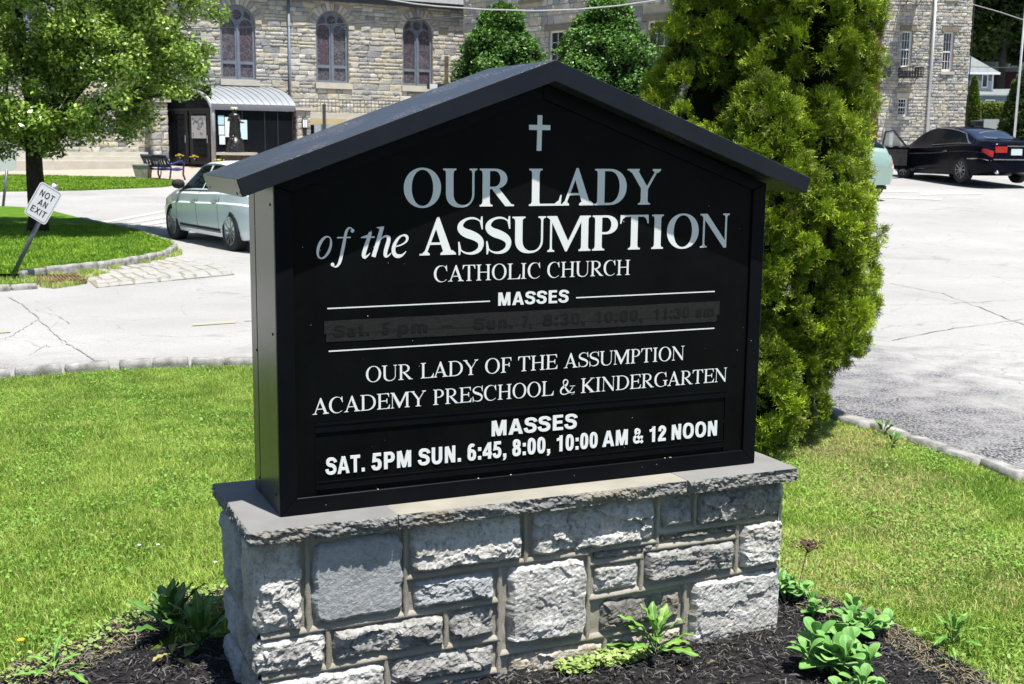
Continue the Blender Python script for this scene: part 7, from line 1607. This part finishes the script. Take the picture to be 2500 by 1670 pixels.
plate_word('NOT', .0, ph_ * .235, pw * .60, ph_ * .17, 'black word NOT'); plate_word('AN', .0, -ph_ * .01, pw * .38, ph_ * .17, 'black word AN'); plate_word('EXIT', .0, -ph_ * .255, pw * .66, ph_ * .17, 'black word EXIT')
MB().tube([tuple(pl_c + ux * (ph_ / 2 - .02)), tuple(pl_c + ux * (ph_ / 2 + .045))], .028, 10).build('post_cap', white, ne, True)
# second leaning post at the far left, its white sign seen past the leaves
p0 = Vector(gp(6, 505, .06)); p1 = Vector(at(17, 412, p0.y)); s2 = thing('road_sign', 'thin grey post with a tilted white plate at the left edge behind the tree', 'sign', p0)
MB().tube([(0, 0, -.1), tuple(p1 - p0)], .035, 8).build('post', steel, s2, True); pp = Vector(at(14, 393, p0.y)) - p0
MB().add([tuple(pp + Vector(v)) for v in [(-.28, -.03, -.28), (.24, -.03, -.20), (.30, -.03, .30), (-.22, -.03, .34), (-.28, .0, -.28), (.24, .0, -.20), (.30, .0, .30), (-.22, .0, .34)]], [(0, 1, 2, 3), (7, 6, 5, 4), (0, 4, 5, 1), (1, 5, 6, 2), (2, 6, 7, 3), (3, 7, 4, 0)]).build('plate', white, s2)
# blue bench with curved arms, seen from behind
b0 = Vector(gp(413, 441, .02)); b1 = Vector(gp(357, 436, .02)); fx_ = Vector(gp(448, 437, .02))
along = (b1 - b0); along.z = 0; bl_ = along.length; ang_b = math.atan2(along.y, along.x)
bench = thing('park_bench', 'dark blue metal bench with curved arms at the edge of the lawn strip', 'bench', b0, ang_b)
BM = plain('blue_bench_metal', (.016, .026, .11), .35, .1, (.02, .035, .14), 8)
bl_ = 1.45; fy = -1 if True else 1      # local +y is to the left of 'along'; seat lies away from the camera
sgn_ = 1 if (Matrix.Rotation(-ang_b, 3, 'Z') @ (fx_ - b0)).y > 0 else -1
def bp(x, y, z): return (x, sgn_ * y, z)
for x in (0, bl_):
    MB().tube([bp(x, .02, 0), bp(x, .06, .22), bp(x, .10, .40), bp(x, .02, .62), bp(x, -.10, .84)], .030, 8).build('leg', BM, bench, True)
    MB().tube([bp(x, .66, 0), bp(x, .58, .20), bp(x, .60, .42), bp(x, .63, .60), bp(x, .56, .66), bp(x, .35, .63), bp(x, .16, .56), bp(x, .05, .56)], .032, 8).build('arm', BM, bench, True)
MB().tube([bp(bl_ * .55, .25, .38), bp(bl_ * .53, .22, .2), bp(bl_ * .50, .12, 0)], .020, 8).build('leg', BM, bench, True)
v = []; f = []; n1, n2 = 16, 8
for i in range(n1 + 1):
    for k in range(n2 + 1): t = k / n2; y = .10 + .48 * t; z = .40 - .06 * math.sin(math.pi * t * .9) + .03 * t; v.append(bp(bl_ * i / n1, y, z - .01 * math.cos(i / n1 * 12.56)))
for i in range(n1):
    for k in range(n2): a = i * (n2 + 1) + k; f.append((a, a + n2 + 1, a + n2 + 2, a + 1))
sob = MB().add(v, f).build('seat', BM, bench, True); sm = sob.modifiers.new('t', 'SOLIDIFY'); sm.thickness = .03
MB().tube([bp(0, -.10, .84), bp(bl_, -.10, .84)], .036, 8).build('back_rail', BM, bench, True); MB().tube([bp(0, .08, .47), bp(bl_, .08, .47)], .036, 8).build('back_rail', BM, bench, True)
r6 = random.Random(6); BMd = plain('dark_scrollwork', (.018, .022, .03), .5, 0, (.05, .045, .02), 9)
for i in range(36):
    x = bl_ * (i + .5) / 36; o = MB().tube([bp(x, .07, .48), bp(x + .03 * r6.choice((-1, 1)), .02, .60), bp(x - .02, -.04, .72), bp(x + .02, -.10, .83)], .013, 5).build('back_scroll', BMd, bench, True)
# small concrete block behind the bench
cb = thing('concrete_block', 'weathered tapered concrete block standing at the left end of the blue bench', 'block', gp(350, 436, .02), ang_b * 0)
o = MB().add([(-.20, -.2, 0), (.22, -.2, 0), (.22, .2, 0), (-.20, .2, 0), (-.30, -.24, .46), (.26, -.24, .46), (.26, .24, .46), (-.30, .24, .46)], [(0, 1, 5, 4), (1, 2, 6, 5), (2, 3, 7, 6), (3, 0, 4, 7), (4, 5, 6, 7), (3, 2, 1, 0)]).build('block', plain('old_concrete', (.40, .38, .32), .9, 0, (.24, .22, .14), 6, .3), cb)
MB().box(-.32, .28, -.26, .26, .461, .51).build('top_edge', MT['limestone'], cb)
# dark Madonna statue on a rocky base and plinth
sp = Vector(at(574, 350, 46.5)); sb = Vector((sp.x, 46.5, lotz(sp.x, 46.5)))
bot = Vector(at(574, 372, 46.5)).z - sb.z; topz = Vector(at(574, 262, 46.5)).z - sb.z
st = thing('madonna_statue', 'dark bronze statue of a robed woman crowned with white flowers, before the porch', 'statue', sb + Vector((0, 0, bot)), R(0))
bronze = plain('dark_bronze', (.012, .012, .012), .35, .3, (.03, .03, .028), 14, .4, 30)
H_ = topz - bot; rock_h = H_ * .36
rk = MB(); r7 = random.Random(9)
for i in range(46):
    a = r7.uniform(0, 6.28); z = r7.uniform(0, rock_h); r_ = .33 * (1 - .35 * z / rock_h) * r7.uniform(.55, 1); c = Vector((r_ * math.cos(a), r_ * math.sin(a), z)); s_ = r7.uniform(.05, .10)
    rk.lathe([(.001, -s_), (s_ * .8, -s_ * .6), (s_, 0), (s_ * .75, s_ * .6), (.001, s_)], 7, Matrix.Translation(c))
rk.lathe([(.34, 0), (.30, rock_h * .5), (.18, rock_h * .95), (.001, rock_h)], 12); tag(rk.build('rock_base', bronze, st, True), kind='stuff')
hb = H_ - rock_h; v = []; f = []; NA = 40
pf = [(.20, 0), (.205, .08), (.19, .25), (.175, .42), (.165, .55), (.19, .66), (.20, .74), (.17, .80), (.07, .845), (.055, .86)]
for r_, t in pf:
    for k in range(NA): a = 6.2832 * k / NA; fold = 1 + .10 * math.sin(a * 9 + t * 4) * (1 - t) ; v.append((r_ * fold * math.cos(a) * 1.05, r_ * fold * math.sin(a) * .8, rock_h * .93 + hb * t))
for i in range(len(pf) - 1):
    for k in range(NA): f.append((i * NA + k, i * NA + (k + 1) % NA, (i + 1) * NA + (k + 1) % NA, (i + 1) * NA + k))
mb = MB().add(v, f); zc = rock_h * .93 + hb * .91
mb.lathe([(.001, -.13), (.06, -.11), (.085, -.04), (.088, .03), (.065, .09), (.001, .115)], 14, Matrix.Translation((0, -.01, zc)))
mb.tube([(.14, -.02, rock_h + hb * .68), (.22, -.08, rock_h + hb * .50), (.36, -.18, rock_h + hb * .47)], [.06, .05, .03], 8); mb.tube([(-.14, -.02, rock_h + hb * .68), (-.20, -.10, rock_h + hb * .55), (-.08, -.2, rock_h + hb * .60)], [.06, .05, .03], 8)
hx0 = Vector((.36, -.18, rock_h + hb * .47))
for k in range(4): mb.tube([hx0, hx0 + Vector((.07, -.02 + .018 * k - .027, .0 - .004 * k))], [.010, .006], 5)
mb.tube([hx0, hx0 + Vector((.04, -.05, .03))], [.010, .007], 5); mb.build('robed_figure', bronze, st, True)
wr_ = MB(); wz = zc + .09
for i in range(14):
    a = i / 14 * 6.28; wr_.lathe([(.001, -.035), (.035, -.02), (.04, .01), (.02, .035), (.001, .04)], 7, Matrix.Translation((.10 * math.cos(a), .09 * math.sin(a), wz + .02 * math.sin(i * 3))))
wf = wr_.build('flower', plain('cream_flowers', (.62, .64, .45), .8), st, True); wf.name = 'flower_wreath'; tag(wf, kind='stuff')
pls = thing('statue_plinth', 'round-cornered dark stone plinth with pale slab under the statue', 'plinth', sb)
MB().box(-.48, .62, -.4, .45, -.2, bot - .10).build('base', plain('mossy_stone', (.10, .09, .065), .9, 0, (.06, .055, .04), 7, .6, 30), pls); MB().box(-.60, .72, -.5, .55, bot - .10, bot - .002).build('slab', MT['limestone'], pls)
def flowers(label, pos, n, r, col, h=.22, pot=None):
    t = thing('potted_flowers', label, 'flowers', pos); MB().lathe([(r * .55, 0), (r * .75, h * .6), (r * .7, h * .6)], 12).build('pot', pot or MT['whitewood'], t, True); m = MB(); r8 = random.Random(n)
    for i in range(n): a = r8.uniform(0, 6.28); q = r * math.sqrt(r8.random()); m.lathe([(.001, -.03), (.035, 0), (.001, .03)], 6, Matrix.Translation((q * math.cos(a), q * math.sin(a), h * .7 + r8.uniform(0, .5) * (r - q) + .03)))
    tag(m.build('blossoms', col, t), kind='stuff')
yel = plain('yellow_blossom', (.72, .58, .01), .8, 0, (.55, .48, .02), 20)
fp = at(539, 388, 46.2); flowers('bright yellow potted flowers beside the statue plinth', (fp[0], fp[1], fp[2] - .22), 60, .20, yel)
ck = MB(); cp = Vector(at(541, 391, 46.1)); kb = thing('kerb_bench', 'low pale stone ledge under the yellow flowers', 'ledge', (cp.x, 46.2, lotz(cp.x, 46.2))); MB().box(-.35, .45, -.15, .3, -.1, fp[2] - .22 - lotz(cp.x, 46.2)).build('ledge', MT['limestone'], kb)
for i, (x, y) in enumerate([(448, 379), (483, 382)]):
    q_ = Vector(at(x, y, 49.6)); flowers(['yellow flowers reflected low in the left porch door', 'yellow flowers standing low at the right porch door'][i] if False else ['yellow pot of flowers in front of the left porch door', 'yellow pot of flowers in front of the right porch door'][i], (q_.x, 49.0, q_.z - .2), 40, .17, plain('orange_yellow', (.30, .20, .01), .8), pot=MT['iron'])
# perforated sign posts with backs of signs showing over the roof of the church sign
u0 = Vector(at(791, 254, 24)); zb_ = lotz(u0.x, 24); us = thing('channel_post', 'dark perforated steel sign post rising behind the left slope of the sign roof', 'post', (u0.x, 24, zb_)); MB().box(-.032, .032, -.012, .012, -.1, u0.z - zb_).build('post', plain('dark_steel', (.045, .045, .04), .6, .3, (.10, .10, .09), 40), us)
for i in range(26): MB().box(-.008, .008, -.0135, -.0122, u0.z - zb_ - .05 - i * .05, u0.z - zb_ - .03 - i * .05).build('hole', MT['cabin'], us)
up_ = Vector(at(778, 316, 24.06)); MB().add([tuple(Vector((-.20, .03, up_.z - zb_ - .30))), (.22, .03, up_.z - zb_ - .30), (.22, .03, up_.z - zb_ + .10), (-.20, .03, up_.z - zb_ + .10), (-.20, .045, up_.z - zb_ - .30), (.22, .045, up_.z - zb_ - .30), (.22, .045, up_.z - zb_ + .10), (-.20, .045, up_.z - zb_ + .10)], [(0, 1, 2, 3), (7, 6, 5, 4), (0, 4, 5, 1), (1, 5, 6, 2), (2, 6, 7, 3), (3, 7, 4, 0)]).build('sign_plate', plain('grey_sign_back', (.38, .42, .42), .5), us)
w0_ = Vector(at(1090, 137, 31)); zb_ = lotz(w0_.x, 31); ws = thing('timber_post', 'brown square timber post rising behind the sign roof left of the hollies', 'post', (w0_.x, 31, zb_)); MB().box(-.05, .05, -.05, .05, -.1, w0_.z - zb_).build('post', plain('brown_timber', (.13, .085, .04), .8, 0, (.06, .04, .025), 10), ws)
q_ = Vector(at(1062, 211, 30.9)); 
bsn = thing('street_sign', 'narrow black and white sign bar beside the timber post', 'sign', (q_.x, 30.9, q_.z)); MB().box(-.20, .24, 0, .03, -.065, .065).build('bar', blackp, bsn); MB().box(-.13, .06, -.004, -.001, -.06, .06).build('white_panel', white, bsn)
MB().tube([(.24, .05, 0), (w0_.x - q_.x, .08, 0)], .015, 6).build('bracket', steel, bsn)
# wooden utility pole half hidden by the arborvitae
u1 = Vector(at(2130, 345, 42)); zb_ = lotz(u1.x, 42); up2 = thing('utility_pole', 'reddish brown wooden utility pole between the arborvitae and the stone building', 'pole', (u1.x, 42, zb_)); MB().tube([(0, 0, -.2), (-.02, 0, 5), (-.05, 0, 11)], [.16, .15, .12], 14).build('pole', plain('creosoted_wood', (.19, .09, .05), .85, 0, (.12, .055, .035), 3, .5, 25), up2, True)
mt_ = Vector(at(2152, 358, 39)); zb_ = lotz(mt_.x, 39); bol = thing('white_post', 'short white post behind the mint hatchback', 'post', (mt_.x + .28, 39, zb_)); MB().box(-.05, .05, -.05, .05, 0, 1.15).build('post', MT['whitewood'], bol); MB().box(-.06, .06, -.06, .06, 1.15, 1.18).build('cap', MT['whitewood'], bol)
# overhead wires
def wire(label, pts, Y, r, mat, ext=6):
    P = [Vector(at(x, y, Y)) for x, y in pts]; a = P[0] - (P[1] - P[0]).normalized() * ext; b = P[-1] + (P[-1] - P[-2]).normalized() * ext
    tag(MB().tube([a] + P + [b], r, 5).build('overhead_wire', mat), label, 'wire', 'overhead wires')
wm = plain('wire_black', (.02, .02, .02), .6); wg = plain('wire_grey', (.30, .30, .31), .5)
wire('thin black wire crossing the church windows', [(494, 69), (700, 64), (850, 58), (1000, 50), (1183, 37)], 34, .012, wm)
wire('thick grey cable sagging above the sign roof', [(961, 1), (1010, 9), (1064, 15), (1180, 23), (1309, 26.5), (1410, 23), (1513, 13.5), (1598, 1)], 26, .016, wg, 3)
wire('dark wire in front of the trees at the top right corner', [(2383, 13), (2440, 29), (2500, 49)], 45, .016, wg); wire('far thin wire beside the blue house', [(2405, 164), (2450, 165), (2500, 163)], 80, .02, wm)
# ------------------------------------------------------------------ far right: blue house, trees, hedge
HX = lambda x, Y: at(x, 360, Y)[0]
Yh = 95; hz = lambda y: at(2400, y, Yh)[2]
hs = thing('blue_house', 'pale blue two-storey house with grey hipped roof at the far right', 'house', (HX(2412, Yh), Yh, 0), 0)
MT['siding_l'] = plain('white_siding', (.50, .53, .55), .7, 0, (.46, .49, .51), 2, obj=False); MT['siding_b'] = plain('blue_siding', (.13, .18, .22), .7, 0, (.11, .155, .19), 2, obj=False); grf = plain('grey_shingles', (.20, .225, .215), .85, 0, (.15, .17, .165), 3, obj=False)
zt_, zm_, zb_ = hz(179), hz(228), hz(300)
MB().box(-9, 0, 0, 8, zb_ - 1, zm_).build('ground_storey', MT['siding_b'], hs); MB().box(-9, -.02, .02, 8, zm_ + .003, zt_ - .55).build('wall', MT['siding_l'], hs); MB().box(-9, -.0, .0, 8, zt_ - .547, zt_).build('gable_band', MT['siding_b'], hs)
n_ = 8
for i in range(n_): z = zm_ + (zt_ - .55 - zm_) * i / n_; MB().box(-9, 0, -.03, .018, z + .01, z + .04).build('siding_board', MT['siding_l'], hs)
for x in (-.08,): MB().box(x, x + .12, -.05, .0, zm_, zt_).build('corner_board', MT['whitewood'], hs)
MB().add([(-9.5, -.4, zt_ + .05), (.35, -.4, zt_ + .05), (.35, 8.4, zt_ + .05), (-9.5, 8.4, zt_ + .05), (-3.9, 4, zt_ + 3.4), (-6, 4, zt_ + 3.4)], [(0, 1, 4, 5), (1, 2, 4), (2, 3, 5, 4), (3, 0, 5), (3, 2, 1, 0)]).build('roof', grf, hs)
MB().box(-9.5, .38, -.42, -.30, zt_ - .10, zt_ + .06).build('eave_board', MT['whitewood'], hs)
wn_ = MB().box(-.86, -.38, -.07, -.035, zm_ + .4, zt_ - .05).build('window', MT['whitewood'], hs); MB().box(-.78, -.46, -.08, -.072, zm_ + .5, zt_ - .15).build('pane', MT['glass'], wn_)
MB().add([(-4, -2.5, zm_ - .2), (5.6, -2.5, zm_ - .2), (5.6, 3, zm_ + .55), (-4, 0, zm_ + .25), (-4, -2.5, zm_ - .3), (5.6, -2.5, zm_ - .3)], [(0, 1, 2, 3), (0, 4, 5, 1)]).build('lower_roof', grf, hs)
MB().box(2.2, 5.7, -2.62, -2.45, zm_ - .42, zm_ - .19).build('eave_board', MT['whitewood'], hs); MB().box(-4, 1.1, -2.3, -2.2, zb_ - 1, zm_ - .3).build('lower_wall', MT['siding_b'], hs); w_ = MB().box(-1.35, -.62, -2.36, -2.31, zm_ - 2.3, zm_ - .55).build('window', MT['whitewood'], hs); MB().box(-1.28, -.69, -2.38, -2.365, zm_ - 2.2, zm_ - .65).build('pane', MT['glass'], w_)
fh_ = thing('far_house', 'small white gabled house glimpsed under the trees beyond the blue house', 'house', (HX(2452, 130), 130, 0)); zq = at(2450, 228, 130)[2]
MB().poly([(-4.5, zq - 4), (2.2, zq - 4), (2.2, zq + 1.6), (1.0, zq + 2.2), (-4.5, zq + 2.2)], 0, 6).build('wall', plain('dark_red_wall', (.07, .02, .022), .8), fh_); MB().box(.7, 2.0, -.05, 0, zq - 1, zq + 2.0).build('white_gable', MT['whitewood'], fh_); MB().box(-5, 2.6, -.4, 7, zq + 2.2, zq + 3.2).build('roof', grf, fh_)
MT['dktree'] = foliage('far_leaf', (.012, .028, .006), (.07, .12, .025), .55, .18, .3); gz_ = lambda x, Y: (HX(x, Y), Y, lotz(HX(x, Y), Y))  # leaf colour darkened to hold the shade of the big trees
clump_tree('large_tree', 'huge dark spreading tree filling the top right corner behind the blue house', 'tree', gz_(2432, 112), .32, [(-3, 0, 7.2, 5, 3, 2.4), (4.5, 0, 7.5, 4, 3, 3.2), (-1, 0, 15, 7, 6, 5.5), (5, 0, 13, 6, 6, 6), (1, -1, 10.2, 5, 4, 2.6), (-4, 0, 20, 7, 6, 6), (6, 2, 21, 7, 6, 6)], 520, 130, 1.6, .60, MT['dktree'], 31, 12, 7.0, cr=2.0, wood=plain('grey_branch', (.045, .042, .035), .9, 0, (.03, .028, .022), 2))
clump_tree('large_tree', 'dark tree behind and right of the far house, cut by the right edge', 'tree', gz_(2500, 120), .35, [(0, 0, 12, 7, 6, 7), (4, 0, 20, 8, 6, 7), (-5, 3, 17, 5, 5, 6)], 380, 120, 1.7, .65, MT['dktree'], 33, 8, 6.0, cr=2.0)
clump_tree('large_tree', 'dark background tree behind the rectory corner', 'tree', gz_(2375, 135), .35, [(2, 0, 6.5, 8, 3, 3.5), (9, 0, 6.5, 6, 3, 3.5), (0, 0, 14, 8, 6, 8), (-3, 0, 24, 9, 6, 8), (5, 0, 26, 9, 7, 9)], 520, 130, 2.0, .75, MT['dktree'], 35, 8, 7.0, cr=2.0)
rgt = np.random.default_rng(90); nT = 42000; an = rgt.uniform(-math.pi, math.pi, nT); rd = rgt.uniform(150, 168, nT)
ht = np.array([13 + 7 * noise.fractal((math.cos(a) * 9, math.sin(a) * 9, 0), 1, 2, 4) for a in an]); zT = rgt.random(nT) ** .8 * ht
gT = np.array([lotz(r * math.sin(a), max(-30, r * math.cos(a))) for a, r in zip(an[::50], rd[::50])]).repeat(50)[:nT]
PT = np.stack([rd * np.sin(an), rd * np.cos(an), gT + zT], 1); VT, cT, QT = leaf_cloud(PT, 2.2, rgt, np.clip(.2 + .6 * rgt.random(nT) + .2 * np.sin(an * 40), 0, 1), .1, .9)
tag(link('distant_trees', np_mesh('distant_trees', VT, QT, None, cT), MT['dktree']), kind='stuff')
MT['hedge'] = foliage('hedge_leaf', (.03, .07, .008), (.17, .22, .03), .5, .2, .3); rgh = np.random.default_rng(77)
hb0 = gz_(2365, 76); hg = thing('hedge', 'clipped yellow green hedge in front of the blue house', 'hedge', hb0); nH = 22000; xw = HX(2475, 76) - HX(2365, 76); htop = at(2420, 254, 76)[2] - hb0[2]
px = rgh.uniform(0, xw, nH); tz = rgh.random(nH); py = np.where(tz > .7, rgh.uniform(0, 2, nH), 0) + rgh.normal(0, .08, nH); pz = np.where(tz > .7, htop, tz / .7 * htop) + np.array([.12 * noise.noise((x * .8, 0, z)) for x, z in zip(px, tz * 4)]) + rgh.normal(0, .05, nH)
Vh, ch_, Qh = leaf_cloud(np.stack([px, py, pz], 1), .13, rgh, np.clip(rgh.random(nH) * .5 + (pz / htop) ** 3 * .6, 0, 1)); tag(link('foliage', np_mesh('foliage', Vh, Qh, None, ch_), MT['hedge'], hg), kind='stuff'); MB().box(.1, xw - .1, .15, 1.9, 0, htop - .15).build('shade_core', dk, hg)
def cone(label, x, Y, yt, rad, seed, n=9000, leaf=.10, group=None, m='hedge'):
    b = gz_(x, Y); H = at(x, yt, Y)[2] - b[2]; shrub('columnar_evergreen', label, b, [(rad * .85, 0), (rad, H * .25), (rad * .85, H * .5), (rad * .5, H * .8), (.02, H)], n, leaf, MT[m], seed, group, .10, 'tree', .78)
cone('narrow green columnar evergreen against the corner of the stone building', 2368, 60, 192, .36, 51); cone('tall dark evergreen at the right edge behind the black sedan', 2500, 47, 160, .95, 52, 24000, .11, None, 'dktree'); cone('second dark evergreen cut by the right edge of the picture', 2560, 50, 150, 1.1, 53, 12000, .12, None, 'dktree')
ac = thing('utility_cabinet', 'grey green utility cabinet behind the black sedan roof', 'cabinet', gz_(2420, 58)); zc_ = at(2420, 291, 58)[2] - lotz(HX(2420, 58), 58)
MB().box(-.42, .28, 0, .6, 0, zc_).build('cabinet', plain('cabinet_grey', (.30, .34, .33), .5, 0, (.26, .30, .29), 3), ac); MB().box(.284, .66, .02, .6, 0, zc_ - .05).build('cabinet_side', plain('cabinet_blue', (.07, .10, .12), .4), ac); MB().box(-.80, -.425, .1, .6, 0, zc_ - .10).build('low_box', MT['cabin'], ac); MB().box(-.83, -.425, .05, .62, zc_ - .098, zc_ - .06).build('lid', steel, ac)
lp0 = gz_(2474, 44); lpz = at(2500, 95, 44)[2] - lp0[2]; lpst = thing('light_pole', 'thin white pole at the right edge passing behind the dark evergreen', 'pole', lp0); MB().tube([(0, 0, -.1), (.04, 0, lpz), (.10, 0, lpz + 4)], [.045, .04, .03], 8).build('pole', MT['whitewood'], lpst, True)
